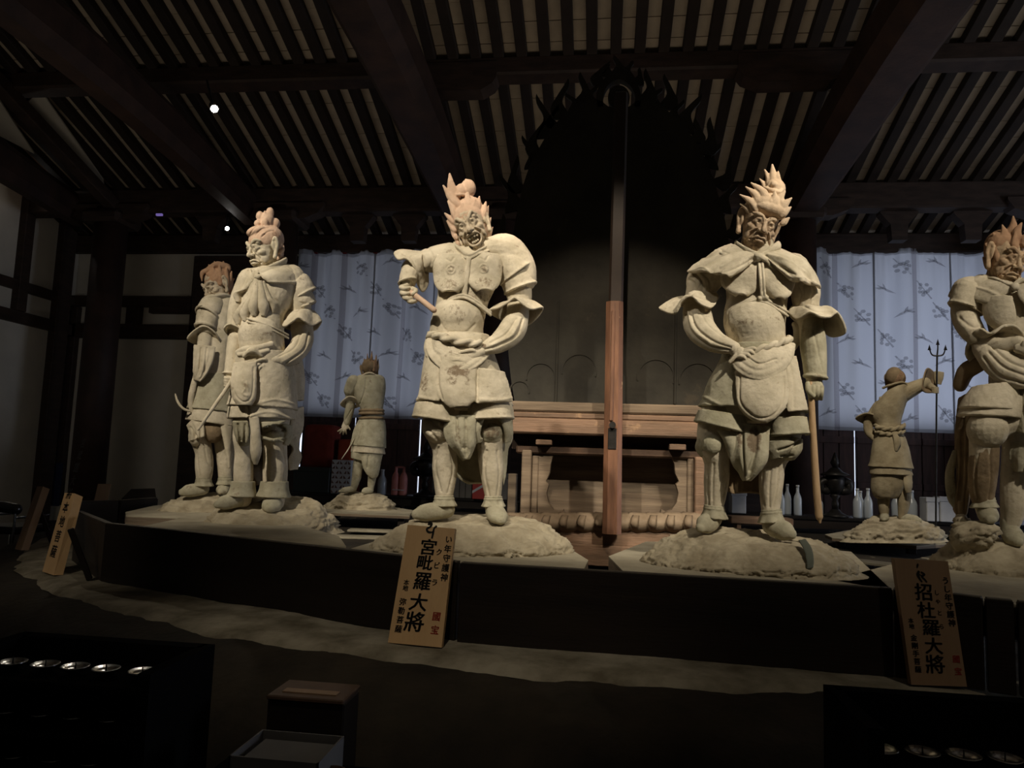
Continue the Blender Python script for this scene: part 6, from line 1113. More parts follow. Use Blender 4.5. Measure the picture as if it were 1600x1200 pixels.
    for nm, pts, rr in (('prong', [(1464, 556, -6), (1465, 546, -6), (1465, 538, -6)], [1.3, 1.2, 1]), ('prong', [(1464, 557, -6), (1456, 555, -6), (1452, 546, -6)], [1.3, 1.2, 1]), ('prong', [(1464, 557, -6), (1473, 555, -6), (1477, 546, -6)], [1.3, 1.2, 1])):
        h = Clay(); h.tube(pts, rr, n=8); x, y = pts[-1][:2]; tip = -8 if abs(x - 1465) < 1 else -7
        h.add(np.array([(x, y + tip, -6), (x - 3, y + 2, -6), (x + 3, y + 2, -6), (x, y, -4.6), (x, y, -7.4)]), [(0, 3, 1), (0, 1, 4), (0, 4, 2), (0, 2, 3), (1, 3, 2), (1, 2, 4)]); mk(nm, g.map(np.vstack(h.V)), h.F, M['metal'], t)
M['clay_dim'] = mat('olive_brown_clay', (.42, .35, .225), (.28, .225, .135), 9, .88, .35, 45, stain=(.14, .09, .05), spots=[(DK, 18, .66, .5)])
statue_d()
# ------------------------------------------------------------------ striding guardian cut by the right edge
def statue_g():
    g = Fig(1570, 850, 3.7, 'guardian_statue', 'striding clay guardian with one knee raised, cut off by the right edge', 'statue', 'guardian statues on the round altar')
    b = Clay()
    b.loft([(1580, 432, 6, 14, 12), (1578, 442, 6, 48, 26), (1580, 465, 2, 54, 34), (1586, 495, 0, 48, 34), (1592, 525, -3, 46, 38), (1596, 560, -6, 50, 42), (1598, 600, -2, 54, 42), (1600, 650, 4, 54, 42)])
    b.tube([(1578, 446, 2), (1574, 425, -2)], [20, 18]); b.sph((1596, 545, -14), (40, 34, 34))
    b.tube([(1535, 455, -2), (1510, 478, -4), (1512, 505, -10), (1530, 532, -22)], [27, 24, 22, 17]); b.tube([(1530, 532, -22), (1560, 545, -40), (1590, 540, -50)], [16, 13, 9])
    b.tube([(1580, 640, 0), (1556, 655, -34), (1542, 672, -56)], [40, 36, 30]); b.tube([(1542, 674, -56), (1536, 720, -50), (1535, 760, -40), (1540, 798, -36)], [27, 21, 20, 14])
    b.tube([(1600, 660, 10), (1592, 710, 8), (1584, 750, 4), (1584, 790, 6), (1576, 830, 4)], [36, 28, 22, 22, 14]); b.tube([(1625, 460, 6), (1650, 490, 8), (1660, 530, 6)], [26, 22, 18])
    g.part('body', b, 'clay', 1.8, 3, [('line', [(1500, 500), (1520, 515), (1545, 512)], 2, -2), ('line', [(1560, 742), (1566, 780), (1570, 815)], 1.8, -2)])
    c = Clay(); c.plate([(1540, 434, -4, 1586, 448, -40, 8), (1506, 440, 4, 1576, 462, -40, 14), (1486, 452, 6, 1548, 478, -38, 12), (1482, 462, 8, 1530, 474, -28, 8)], 5, n=20); c.sph((1518, 450, 4), (32, 20, 30)); g.part('cape', c, 'clay', 1.6, 2, [('line', [(1484, 460), (1510, 450), (1540, 458), (1560, 468)], 2, 2)])
    c = Clay(); c.plate([(1588, 448, -42, 1620, 440, -20, 8), (1592, 466, -44, 1636, 460, -16, 10), (1606, 484, -44, 1640, 474, -18, 8)], 5); g.part('cape', c, 'clay', 1.5, 2)
    c = Clay(); c.tube([(1540, 432, -2), (1556, 436, -26), (1580, 448, -42), (1602, 438, -36), (1616, 428, -12)], [(3, 7), (3, 6), (3, 4), (3, 5), (4, 7)], n=12); c.sph((1586, 452, -46), (7, 6, 5)); g.part('collar', c, 'clay', 1.2, 1)
    c = Clay(); c.plate([(1538, 462, -30, 1580, 464, -44, 8), (1536, 486, -30, 1586, 488, -46, 9), (1544, 504, -32, 1586, 508, -46, 8), (1558, 514, -38, 1580, 516, -44, 4)], 5); g.part('breastplate', c, 'clay', 1.4, 2)
    c = Clay(); c.lame((1520, 446, -2), (1508, 484, -6), 24, 26); g.part('arm_guard', c, 'clay', 1.5, 2, [('line', [(1486, 492), (1505, 484), (1532, 486)], 2, -3)])
    c = Clay(); c.flare(ell((1528, 530, -22), (-14, 8, -4), (2, 4, -17), 10), [(1509, 556, -18), (1515, 528, -42), (1533, 517, -54), (1550, 526, -60), (1568, 514, -58), (1588, 514, -52), (1600, 530, -42), (1578, 540, -28), (1556, 562, -14), (1528, 570, -6)], 4.5); g.part('flared_cuff', c, 'clay', 1.4, 2, [('line', [(1520, 524), (1535, 534), (1550, 528)], 2.5, -3)])
    c = Clay(); c.tube([(1536, 542, -28), (1560, 568, -44), (1590, 586, -54), (1622, 576, -52)], [(18, 16), (24, 18), (24, 18), (18, 14)], n=20); g.part('sleeve', c, 'clay', 1.5, 2, [('line', [(1538, 560), (1560, 588), (1600, 602)], 2, -3.5), ('line', [(1545, 552), (1568, 576), (1600, 590)], 2, -3), ('line', [(1552, 545), (1574, 566), (1600, 578)], 2, -3)])
    c = Clay(); c.hand((1590, 545, -56), (1606, 548, -60), [(1620, 556, -60), (1622, 549, -60), (1620, 542, -60), (1616, 536, -58)], 3.6, [(1600, 538, -62), (1610, 532, -62)]); g.part('hand', c, 'clay', 1.1, 1, noise=False)
    for (y0, y1, rx0, rx1, nm) in ((606, 640, 36, 44, 'armour_skirt'), (626, 652, 42, 47, 'skirt_tier')):
        c = Clay(); c.skirt([(1556, y0 - 4, -26, rx0, 40, -6), (1549, (y0 + y1) / 2, -34, (rx0 + rx1) / 2 + 2, 46, -2), (1545, y1, -38, rx1, 50, 2)], 6, 70, .02, 6, arc=(150, 375)); g.part(nm, c, 'clay', 1.6, 2)
    c = Clay(); c.plate([(1578, 600, -30, 1640, 606, -40, 10), (1584, 640, -36, 1650, 650, -40, 12), (1590, 676, -36, 1650, 690, -38, 10)], 5); c.plate([(1580, 690, -20, 1640, 696, -30, 8), (1578, 716, -22, 1640, 720, -30, 9), (1584, 736, -18, 1620, 740, -24, 6)], 5, wav=6); g.part('hip_drapery', c, 'clay_grey', 1.6, 2, [('line', [(1585, 610), (1600, 650), (1602, 690)], 2, -3)])
    c = Clay(); c.sph((1543, 672, -62), (33, 31, 28)); g.part('knee_guard', c, 'clay', 1.5, 2, [], [])
    c = Clay(); c.tube([(1540, 700, -56), (1536, 735, -50), (1535, 770, -42), (1537, 785, -38)], [(22, 20), (24, 21), (20, 19), (17, 16)], n=20); g.part('shin_guard', c, 'clay_dark', 1.5, 2, [('line', [(1528, 705), (1524, 750), (1528, 780)], 1.8, -2.5), ('line', [(1546, 705), (1548, 750), (1544, 780)], 1.8, -2)], [(1536, 745, 18, 40, .4)])
    boot(g, (1540, 798, -36), (1548, 812, -66), 15, ankle=(1538, 786, -38)); boot(g, (1578, 832, 2), (1590, 846, -30), 16, ankle=(1576, 815, 4)); anklet(g, 1538, 787, -38, 16, 7)
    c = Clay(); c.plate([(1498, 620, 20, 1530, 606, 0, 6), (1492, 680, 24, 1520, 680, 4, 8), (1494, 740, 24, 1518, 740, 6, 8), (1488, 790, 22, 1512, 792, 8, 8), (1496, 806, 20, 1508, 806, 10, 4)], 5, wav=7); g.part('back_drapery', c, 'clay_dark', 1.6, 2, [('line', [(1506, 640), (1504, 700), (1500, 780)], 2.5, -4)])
    c = Clay(); c.tube([(1492, 706, 18), (1484, 740, 16), (1488, 775, 14), (1492, 790, 12)], [(5, 4), (8, 5), (9, 6), (5, 4)], n=10); g.part('side_drapery', c, 'clay_grey', 1.4, 2)
    c = Clay(); c.tube([(1500, 600, 6), (1510, 580, 0), (1530, 570, -8)], [12, 14, 12]); g.part('waist_cloth', c, 'clay_dark', 1.5, 2)
    hp, hs, hy, hpi, hr = (1574, 402, -8), 1.5, 42, 4, 14
    place_head(g, hp, hs, hy, hpi, hr, 'closed', age=1.3, mt='clay_face3')
    c = haircap(hp, hs, hy, hpi, hr, cy=-10, streaks=False, cz=10); c.sph((1562, 390, 6), (26, 30, 26))
    spikes(c, [((1583, 338), (1578, 366, -14), 8, .1), ((1566, 352), (1566, 378, -18), 8, .12), ((1552, 364), (1556, 388, -16), 8, .12), ((1540, 380), (1550, 400, -12), 8, .1), ((1536, 400), (1548, 416, -8), 7.5), ((1545, 420), (1554, 428, -4), 7), ((1596, 350), (1588, 376, -22), 8, -.1), ((1610, 362), (1598, 382, -22), 8), ((1570, 372), (1572, 398, -26), 7), ((1556, 384), (1560, 408, -24), 7), ((1586, 366), (1584, 390, -28), 7)])
    g.part('flame_hair', c, 'clay_hair3', 1.2, 1, zc=-18)
    rock(g, [(1440, 20), (1436, -40), (1490, -104), (1590, -130), (1690, -110), (1730, 0), (1690, 80), (1590, 90), (1500, 70)],
         [(1488, 850, 0), (1496, 838, -26), (1540, 848, -50), (1600, 868, -60), (1660, 872, -40), (1690, 862, 0), (1650, 846, 36), (1580, 842, 46), (1520, 842, 30)], 902, 7, 3.0, feet=[((1520, 838, -46), (38, 24, 34)), ((1534, 826, -50), (26, 14, 30)), ((1502, 822, -20), (18, 20, 22))])
M['clay_face3'] = mat('sandy_face_clay', (.60, .45, .29), (.42, .28, .17), 20, .85, .35, 60, spots=[((.28, .17, .09), 22, .62, .5)])
statue_g()
# ------------------------------------------------------------------ offering tables and what stands on them
def table(px0, px1, py, Y, z, lab, dep=.45):
    x0, x1 = PY(px0, py, Y)[0], PY(px1, py, Y)[0]; t = thing('offering_table', lab, 'table', ((x0 + x1) / 2, Y + dep / 2, .8), 'offering tables behind the guardians')
    MB().box(x0, x1, Y, Y + dep, z - .04, z, None, .006).build('table_top', M['gloss_black'], t); MB().box(x0 + .02, x1 - .02, Y + .02, Y + .04, z - .14, z - .04).build('apron', M['board'], t)
    for x in (x0 + .05, x1 - .05, (x0 + x1) / 2):
        for y in (Y + .06, Y + dep - .06): MB().box(x - .03, x + .03, y - .03, y + .03, .80, z - .04, None, .004).build('leg', M['board'], t)
    return z
YL, YR = 10.3, 9.15
zl = PY(640, 775, YL)[2]; zr = PY(1245, 806, YR)[2]
table(452, 812, 775, YL, zl, 'long black offering table behind the left guardians, carrying cartons and bottles', .5)
table(1128, 1640, 806, YR, zr, 'long black offering table below the right curtain, carrying white bottles', .5)
def on(px, Y, z): q = PY(px, 780, Y); return q[0], q[1] + .12, z
def lathe_thing(name, lab, cat, px, Y, z, parts, group=None, dy=0):
    x, y, z = on(px, Y, z); t = thing(name, lab, cat, (x, y + dy, z), group)
    for nm, prof, mt in parts: MB().lathe((x, y + dy, z), prof, 18).build(nm, M[mt], t, True)
    return t
def bottle(px, Y, z, hpx, rpx, lab, mt='glass_w', group='large white bottles on the offering tables', dy=0):
    k = np.linalg.norm(PY(px + 1, 780, Y) - PY(px, 780, Y)); h, r = hpx * k, rpx * k
    return lathe_thing('bottle', lab, 'bottle', px, Y, z, [('glass', [(r * .9, 0), (r, h * .03), (r, h * .52), (r * .85, h * .62), (r * .42, h * .76), (r * .36, h * .93), (r * .2, h * .94)], mt), ('cap', [(r * .42, h * .93), (r * .42, h), (r * .3, h * 1.005)], 'white_box')], group, dy)
for i, (px, h, r, lab) in enumerate(((1225, 44, 5, 'white bottle half behind the stern guardian left shin'), (1237.5, 50, 6.2, 'white bottle left of the staff, first clear one'), (1250.5, 49, 6.4, 'white bottle left of the staff, nearest to it'), (1288, 36, 7, 'dim grey bottle between staff and black lantern'), (1345, 48, 7, 'white bottle just left of the bald guardian legs'), (1355, 44, 6, 'grey bottle tucked behind another left of the bald guardian'), (1362, 49, 7, 'white bottle touching the bald guardian left calf'), (1412, 48, 8, 'tall white bottle right of the bald guardian, first'), (1431, 49, 8.5, 'tall white bottle right of the bald guardian, second'), (1394, 32, 6, 'dim bottle seen between the bald guardian legs'))):
    bottle(px, YR, zr, h, r, lab, dy=.1 * (i % 2))
for px, h, r, lab in ((592, 38, 7, 'stout white bottle just right of the back turned guardian feet'), (671, 42, 6, 'white bottle left of the shouting guardian shin'),):
    bottle(px, YL, zl, h, r, lab, dy=.25 if px == 671 else 0)
def boxthing(name, lab, cat, px0, py0, px1, py1, Y, dep, z, mt, group=None, extra=None, rz=0):
    a, b = PY(px0, (py0 + py1) / 2, Y), PY(px1, (py0 + py1) / 2, Y); h = (py1 - py0) * np.linalg.norm(PY(px0 + 1, py0, Y) - PY(px0, py0, Y)); x0, x1 = a[0], b[0]
    t = thing(name, lab, cat, ((x0 + x1) / 2, Y + dep / 2, z), group); MB().box(x0, x1, Y, Y + dep, z, z + h, None, .008).build('body', M[mt], t)
    if extra: extra(t, x0, x1, Y, z, h)
    return t
def lid(mt): return lambda t, x0, x1, Y, z, h: MB().box(x0 - .008, x1 + .008, Y - .008, Y + .02, z + h * .82, z + h + .006, None, .004).build('lid', M[mt], t)
def cloth_over(px0, py0, px1, py1, Y, z, mt, lab):
    a, b = PY(px0, py0, Y)[0], PY(px1, py0, Y)[0]; h = (py1 - py0) * .0091; n = 60; V = []; cx = (a + b) / 2; w = (b - a) / 2
    th = np.arange(n) * 2 * math.pi / n
    for f_, hh in ((.0, 1.0), (.7, 1.0), (.93, .985), (1.0, .94), (1.02, .6), (1.05, .3), (1.08, 0)):
        rr = np.sign(np.cos(th)) * np.abs(np.cos(th)) ** .35, np.sign(np.sin(th)) * np.abs(np.sin(th)) ** .35; wv = 1 + .035 * (1 - hh) * np.sin(th * 9 + 1)
        V.append(np.stack([cx + w * f_ * rr[0] * wv, Y + .2 + .2 * f_ * rr[1] * wv, np.full(n, z + h * hh)], 1))
    t = thing('covered_box', lab, 'box', (cx, Y + .2, z)); mk('cloth_cover', np.vstack(V), gridfaces(7, n, True, flip=True), M[mt], t, True); MB().box(a + .03, b - .03, Y + .03, Y + .37, z, z + h * .97).build('carton', M['board'], t)
cloth_over(474, 668, 521, 775, YL, zl, 'red_cloth', 'tall box under a dark red cloth, behind the hand on hip guardian')
cloth_over(527, 690, 552, 775, YL + .05, zl, 'orange_cloth', 'box under a brighter orange red cloth, left of the back turned guardian')
def pattern(t, x0, x1, Y, z, h):
    n, m = 5, 7
    for i in range(n):
        for j in range(m):
            xa, za = x0 + (x1 - x0) * (i + .12) / n, z + h * (j + .12) / m; w, hh = (x1 - x0) / n * .7, h / m * .7
            mk('printed_triangle', [(xa, Y - .002, za), (xa + w, Y - .002, za), (xa + (w if (i + j) % 2 else 0), Y - .002, za + hh)], [(0, 1, 2)], M['tri'], t)
M['tri'] = mat('brown_print', (.16, .09, .07), rough=.7)
boxthing('patterned_carton', 'white carton printed with small dark triangles, below the orange cloth', 'box', 517, 724, 548, 774, YL - .12, .1, zl, 'white_box', None, pattern)
M['crate'] = mat('dark_green_plastic', (.02, .028, .025), rough=.5)
boxthing('dark_crate', 'low dark green crate on the table behind the hand on hip guardian', 'crate', 457, 738, 514, 775, YL - .14, .12, zl, 'crate', None, lid('crate'))
boxthing('wooden_block', 'small wooden block beside the rock of the hand on hip guardian', 'block', 465, 762, 487, 775, YL - .02, .12, zl, 'wood_old')
# twin bottles in pink wrapping with a carrying strap
x, y, z = on(619.5, YL, zl); t = thing('wrapped_bottle_pair', 'pair of bottles wrapped in pink with a carrying handle, right of the back turned guardian', 'bottles', (x, y, z))
for q in (-1, 1): MB().lathe((x + q * .058, y, z), [(.056, 0), (.058, .02), (.058, .24), (.045, .29), (.022, .33), (.02, .40), (.024, .405)], 16).build('bottle', M['glass_p'], t, True)
MB().box(x - .085, x + .085, y - .065, y - .055, z + .07, z + .082).build('ribbon', M['white_box'], t); MB().box(x - .05, x + .05, y - .02, y + .02, z + .385, z + .41, None, .006).build('handle', M['glass_p'], t)
mb = boxthing('stacked_cartons', 'grey upright cartons seen between the shouting guardian legs', 'box', 709, 742, 737, 776, YL, .2, zl, 'white_dim', None, lambda t, x0, x1, Y, z, h: [MB().box(x0 + (x1 - x0) * u - .004, x0 + (x1 - x0) * u + .004, Y - .004, Y + .01, z, z + h).build('seam', M['board'], t) for u in (.33, .66)])
boxthing('red_carton', 'red carton with a pale diagonal band, beside the shouting guardian right shin', 'box', 738, 752, 758, 780, YL - .1, .15, zl, 'red_box', None, lambda t, x0, x1, Y, z, h: mk('pale_band', [(x0, Y - .003, z + h * .3), (x1, Y - .003, z + h * .75), (x1, Y - .003, z + h * .9), (x0, Y - .003, z + h * .45)], [(0, 1, 2, 3)], M['white_box'], t))
boxthing('grey_carton', 'tall grey carton right of the shouting guardian shin', 'box', 779, 738, 793, 778, YL, .2, zl, 'white_dim', None, lid('white_dim'))
boxthing('orange_carton', 'narrow orange gold package left of the pedestal', 'box', 799, 738, 806, 778, YL, .1, zl, 'gold_box', None, lid('red_box'))
# black lanterns
def lantern(px, Y, z, hpx, rpx, lab):
    k = np.linalg.norm(PY(px + 1, 780, Y) - PY(px, 780, Y)); h, r = hpx * k, rpx * k
    t = lathe_thing('temple_lantern', lab, 'lantern', px, Y, z, [('foot', [(r * .95, 0), (r * .9, h * .03), (r * .5, h * .07), (r * .3, h * .12)], 'metal'), ('stem', [(r * .22, h * .11), (r * .3, h * .2), (r * .18, h * .26), (r * .4, h * .32), (r * .28, h * .36)], 'metal'),
        ('bowl', [(r * .3, h * .35), (r * .62, h * .42), (r * .72, h * .55), (r * .66, h * .64)], 'metal'), ('roof', [(r * 1.05, h * .635), (r * 1.1, h * .655), (r * .6, h * .70), (r * .3, h * .76)], 'metal'), ('finial', [(r * .14, h * .75), (r * .34, h * .84), (r * .22, h * .90), (r * .05, h * 1.0)], 'metal')])
    x, y, z = on(px, Y, z)
    for q in (-1, 1):
        c = Clay(); c.tube([(q * r * .65, -h * .56, 0), (q * r * 1.05, -h * .52, 0), (q * r * 1.0, -h * .42, 0), (q * r * .6, -h * .40, 0)], [r * .07] * 4, n=8); V = np.vstack(c.V); mk('handle', np.stack([x + V[:, 0], y + V[:, 2], z - V[:, 1]], 1), c.F, M['metal'], t, True)
lantern(1310, YR, zr, 106, 21, 'ornate black metal lantern standing between the staff and the bald guardian'); lantern(660, YL, zl, 88, 19, 'black metal lantern beside the slit of daylight, left of the shouting guardian')
for px0, px1, py0, py1, lab in ((1143, 1166, 766, 800, 'bluish white carton seen between the stern guardian legs'), (1448, 1467, 776, 815, 'pale blue white carton behind the trident shaft'), (1469, 1498, 776, 817, 'broad pale blue white carton right of the trident shaft'), (1588, 1612, 782, 824, 'pale carton at the right edge behind the striding guardian')):
    boxthing('white_carton', lab, 'box', px0, py0, px1, py1, YR - (.02 if px0 > 1200 else 0), .2, zr, 'white_box', 'white cartons on the right table', lid('white_box'))
q = PY(1190, 812, 7.9); t = thing('low_bench', 'small reddish bench behind the stern guardian feet', 'bench', (q[0], 7.9, .8)); a, b = PY(1140, 812, 7.9), PY(1236, 818, 7.9)
MB().box(a[0], b[0], 7.8, 8.05, a[2] - .03, a[2] + .04, None, .005).build('bench_top', M['wood_old'], t)
for x in (a[0] + .08, b[0] - .08): MB().box(x - .02, x + .02, 7.82, 8.03, .80, a[2] - .03).build('leg', M['wood_old'], t)

# ------------------------------------------------------------------ name plaques
def textmesh(s, size, x, y, stretch=1.0, slant=.06):
    cu = bpy.data.curves.new('t', 'FONT'); cu.body = s; cu.size = size; cu.align_x = 'CENTER'; cu.align_y = 'CENTER'; cu.offset = 0; cu.resolution_u = 2
    o = bpy.data.objects.new('t', cu); COL.objects.link(o); dg = bpy.context.evaluated_depsgraph_get(); me = bpy.data.meshes.new_from_object(o.evaluated_get(dg))
    V = np.array([v.co[:] for v in me.vertices]); F = [tuple(p.vertices) for p in me.polygons]; bpy.data.objects.remove(o); bpy.data.curves.remove(cu); bpy.data.meshes.remove(me)
    if len(V) == 0: return [], []
    W2, G2 = [], []; nv = len(V)
    for k, (dx, dy) in enumerate(((0, 0), (.022, 0), (-.022, .008), (0, .016), (.01, -.016), (-.04, 0) if size < .2 else (.03, .01))): W2.append(V + np.array([dx * size, dy * size, 0])); G2 += [tuple(i + k * nv for i in f) for f in F]
    V, F = np.vstack(W2), G2
    V[:, 1] *= stretch; V[:, 0] += V[:, 1] * slant; V[:, 0] += x; V[:, 1] += y; return V, F
def plaque(tl, tr, br, bl, ztop_y, th, lab, mt, lines, seed, thick_px=None, group='wooden name plaques leaning on the boards'):
    """corner pixels; foot on the altar at z=.805, head leaning back"""
    BL, BR = PZ(*bl, .806), PZ(*br, .806); U = nrm(BR - BL); nrm_h = np.array([U[1], -U[0], 0]);   # towards the viewer
    if np.dot(nrm_h, CAM - BL) < 0: nrm_h = -nrm_h
    w = np.linalg.norm(BR - BL)
    # head: intersection of the ray through the top middle with the leaning plane
    back = -nrm_h; lean = ztop_y; axis = nrm(np.array([0, 0, 1.0]) + back * math.tan(R(lean)))
    Nn = nrm(np.cross(U, axis)); 
    if np.dot(Nn, CAM - BL) < 0: Nn = -Nn
    def onp(px): d = ray(*px); t = np.dot(BL - CAM, Nn) / np.dot(d, Nn); return CAM + d * t
    TL, TR = onp(tl), onp(tr); t = thing('name_plaque', lab, 'sign', (BL + BR) / 2, group)
    A = np.array([BL, BR, TR, TL]); B = A - Nn * th; B[:2, 2] = np.maximum(B[:2, 2], .804)
    mk('wooden_board', np.vstack([A, B]), [(0, 1, 2, 3), (7, 6, 5, 4), (0, 4, 5, 1), (1, 5, 6, 2), (2, 6, 7, 3), (3, 7, 4, 0)], M[mt], t)
    H = (np.linalg.norm(TL - BL) + np.linalg.norm(TR - BR)) / 2
    for ink, nm, lb, items in lines:
        Vs, Fs, n = [], [], 0
        for it in items:
            if it[0] == 'stroke':
                c = Clay(); L_ = crom([(x, y, 0) for x, y, r in it[1]], 5); rr = np.interp(np.linspace(0, 1, len(L_)), np.linspace(0, 1, len(it[1])), [r for x, y, r in it[1]]); T = nrm(np.gradient(L_, axis=0)); P2 = np.stack([-T[:, 1], T[:, 0]], 1)
                V = np.vstack([L_[:, :2] + P2 * rr[:, None], L_[:, :2] - P2 * rr[:, None]]); m = len(L_); F = [(i, i + 1, m + i + 1, m + i) for i in range(m - 1)]; V = np.hstack([V, np.zeros((len(V), 1))])
            else:
                s, x, y, size, st = it; V, F = textmesh(s, size, x, y, st)
                if len(V) == 0: continue
            Vs.append(np.array(V)); Fs += [tuple(i + n for i in f) for f in F]; n += len(V)
        V = np.vstack(Vs); u = V[:, 0:1]; v = V[:, 1:2]      # u in 0..1 across, v in 0..H/w up
        s_ = v * w / H
        lo = BL * (1 - u) + BR * u; hi = TL * (1 - u) + TR * u
        mk(nm, lo * (1 - s_) + hi * s_ + Nn * .0012, Fs, M[ink], t, False, lb)
    return t
hA = 2.2
def col_(s, x, y0, dy, size, st=1.0): return [(ch, x, y0 - i * dy, size, st) for i, ch in enumerate(s)]
# light plaque 
siddham = [('stroke', [(.44, 2.10, .02), (.46, 2.14, .035), (.50, 2.12, .03), (.48, 2.07, .02), (.42, 2.03, .022), (.45, 1.98, .022), (.52, 1.97, .02)]), ('stroke', [(.62, 2.10, .02), (.57, 2.05, .018), (.56, 1.95, .022), (.55, 1.86, .018)]), ('stroke', [(.52, 1.97, .016), (.58, 2.0, .016)])]
plaque((637, 820), (711, 826), (690, 1012), (606, 1004), 14, .022, 'light wooden plaque with black brush lettering, leaning below the shouting guardian', 'plaque',
    [('ink', 'brush_lettering', 'black brush lettering', siddham + [('宮', .50, 1.68, .36, .85), ('毗', .475, 1.40, .34, .85), ('羅', .48, 1.07, .36, .95), ('大', .46, .70, .36, .9), ('將', .44, .36, .38, .95), ('ク', .735, 1.62, .13, 1), ('ビ', .72, 1.38, .13, 1), ('ラ', .72, 1.08, .13, 1)]
      + col_('い年守護神', .90, 1.86, .17, .15) + col_('本地', .17, 1.04, .10, .11) + col_('弥勒菩薩', .16, .70, .155, .14, .95)), ('red_ink', 'red_seal_lettering', 'red seal lettering', [('國', .84, .50, .16, 1.0), ('宝', .84, .27, .16, 1.0)])], 1)
fish = [('stroke', [(.40, 2.05, .012), (.42, 2.1, .02), (.43, 2.13, .01)]), ('stroke', [(.43, 2.0, .02), (.40, 1.93, .03), (.42, 1.86, .02), (.46, 1.80, .015)]), ('stroke', [(.46, 1.98, .018), (.52, 1.94, .02), (.47, 1.90, .02), (.52, 1.84, .018), (.55, 1.80, .012)]), ('stroke', [(.41, 1.94, .012), (.50, 1.90, .012)])]
plaque((1397, 872), (1481, 877), (1511, 1073), (1424, 1070), 5, .022, 'duller wooden plaque with black brush lettering, leaning in front of the right boards', 'plaque2',
    [('ink', 'brush_lettering', 'black brush lettering', fish + [('招', .46, 1.60, .34, .95), ('杜', .46, 1.28, .34, .9), ('羅', .50, .98, .34, .9), ('大', .50, .66, .34, .9), ('將', .48, .34, .36, .95), ('し', .70, 1.62, .10, 1), ('や', .70, 1.46, .09, 1), ('と', .70, 1.26, .10, 1), ('ら', .70, 1.02, .10, 1)]
      + col_('うし年守護神', .90, 1.84, .15, .14) + col_('本地', .15, 1.10, .10, .10) + col_('金剛手菩薩', .16, .80, .135, .125, .95)), ('red_ink', 'red_seal_lettering', 'red seal lettering', [('國', .88, .46, .14, 1.0), ('宝', .88, .25, .14, 1.0)])], 2)
# plaques seen edge on at the left
plaque((101, 770), (117, 771), (84, 899), (66, 893), 24, .05, 'tall pale plaque seen nearly edge on at the left, with small lettering', 'plaque',
    [('ink', 'brush_lettering', 'small black lettering', col_('宮毗羅大將本地菩薩', .5, 5.6, .60, .50, 1.0))], 3)
plaque((58, 760), (67, 760), (33, 860), (23, 858), 22, .05, 'reddish brown plaque seen edge on, farthest left', 'plaque2', [], 4)
plaque((153, 756), (173, 756), (160, 830), (136, 830), 14, .04, 'short orange wooden plaque top showing behind the low boards', 'plaque2', [], 5)
for a, b, lab in (((110, 826), (140, 905), 'black slanting stay behind the pale edge on plaque'), ((58, 788), (82, 850), 'black slanting stay behind the farthest left plaque')):
    A, B = PZ(*b, .81), PZ(*b, .81); d = ray(*a); h = B[:2] - CAM[:2]; A = CAM + d * (np.dot(B[:2] - CAM[:2], h) / np.dot(d[:2], h)); tag(MB().beam(A, B, .035, .03, .003).build('plaque_stay', M['board']), lab, 'prop')
# sloping black stand and chair behind the left boards
q = PZ(216, 779, 1.10); t = thing('sloping_stand', 'black sloping reading stand behind the left boards', 'stand', (q[0], q[1] + .3, 0))
A = [PY(190, 779, q[1] + .3), PY(244, 777, q[1] + .3), PY(242, 763, q[1] + .45), PY(205, 764, q[1] + .45)]; B = [p - np.array([0, -.01, .03]) for p in A]
mk('slanted_top', A + B, [(0, 1, 2, 3), (7, 6, 5, 4), (0, 4, 5, 1), (1, 5, 6, 2), (2, 6, 7, 3), (3, 7, 4, 0)], M['board'], t); c = (A[0] + A[1]) / 2; MB().box(c[0] - .1, c[0] + .1, c[1] - .0, c[1] + .12, .79, c[2] - .01).build('pedestal', M['board'], t)
p = PY(22, 800, 6.7); t = thing('black_chair', 'black padded chair with chrome arm at the left edge', 'chair', (p[0], p[1], 0))
zt2, zs = PY(22, 783, 6.7)[2], PY(22, 812, 6.7)[2]
c = Clay(); c.tube([(-.19, 0, 0), (0, -.015, .03), (.19, 0, 0)], [(.055, .05)] * 3, n=14); V = np.vstack(c.V); mk('backrest', np.stack([p[0] + V[:, 0], p[1] + V[:, 2] - .2, zt2 - .06 - V[:, 1]], 1), c.F, M['gloss_black'], t, True)
MB().box(p[0] - .22, p[0] + .22, p[1] - .2, p[1] + .25, zs - .12, zs - .05, None, .02).build('seat', M['gloss_black'], t)
for qx in (-.2, .2):
    MB().cyl((p[0] + qx, p[1] - .22, 0), (p[0] + qx, p[1] - .22, zt2 - .06), .012).build('leg', M['dish'], t); MB().cyl((p[0] + qx, p[1] + .22, 0), (p[0] + qx, p[1] + .22, zs - .08), .012).build('leg', M['dish'], t); MB().cyl((p[0] + qx, p[1] - .22, zs + .04), (p[0] + qx, p[1] + .22, zs + .04), .012).build('arm_rest', M['dish'], t)

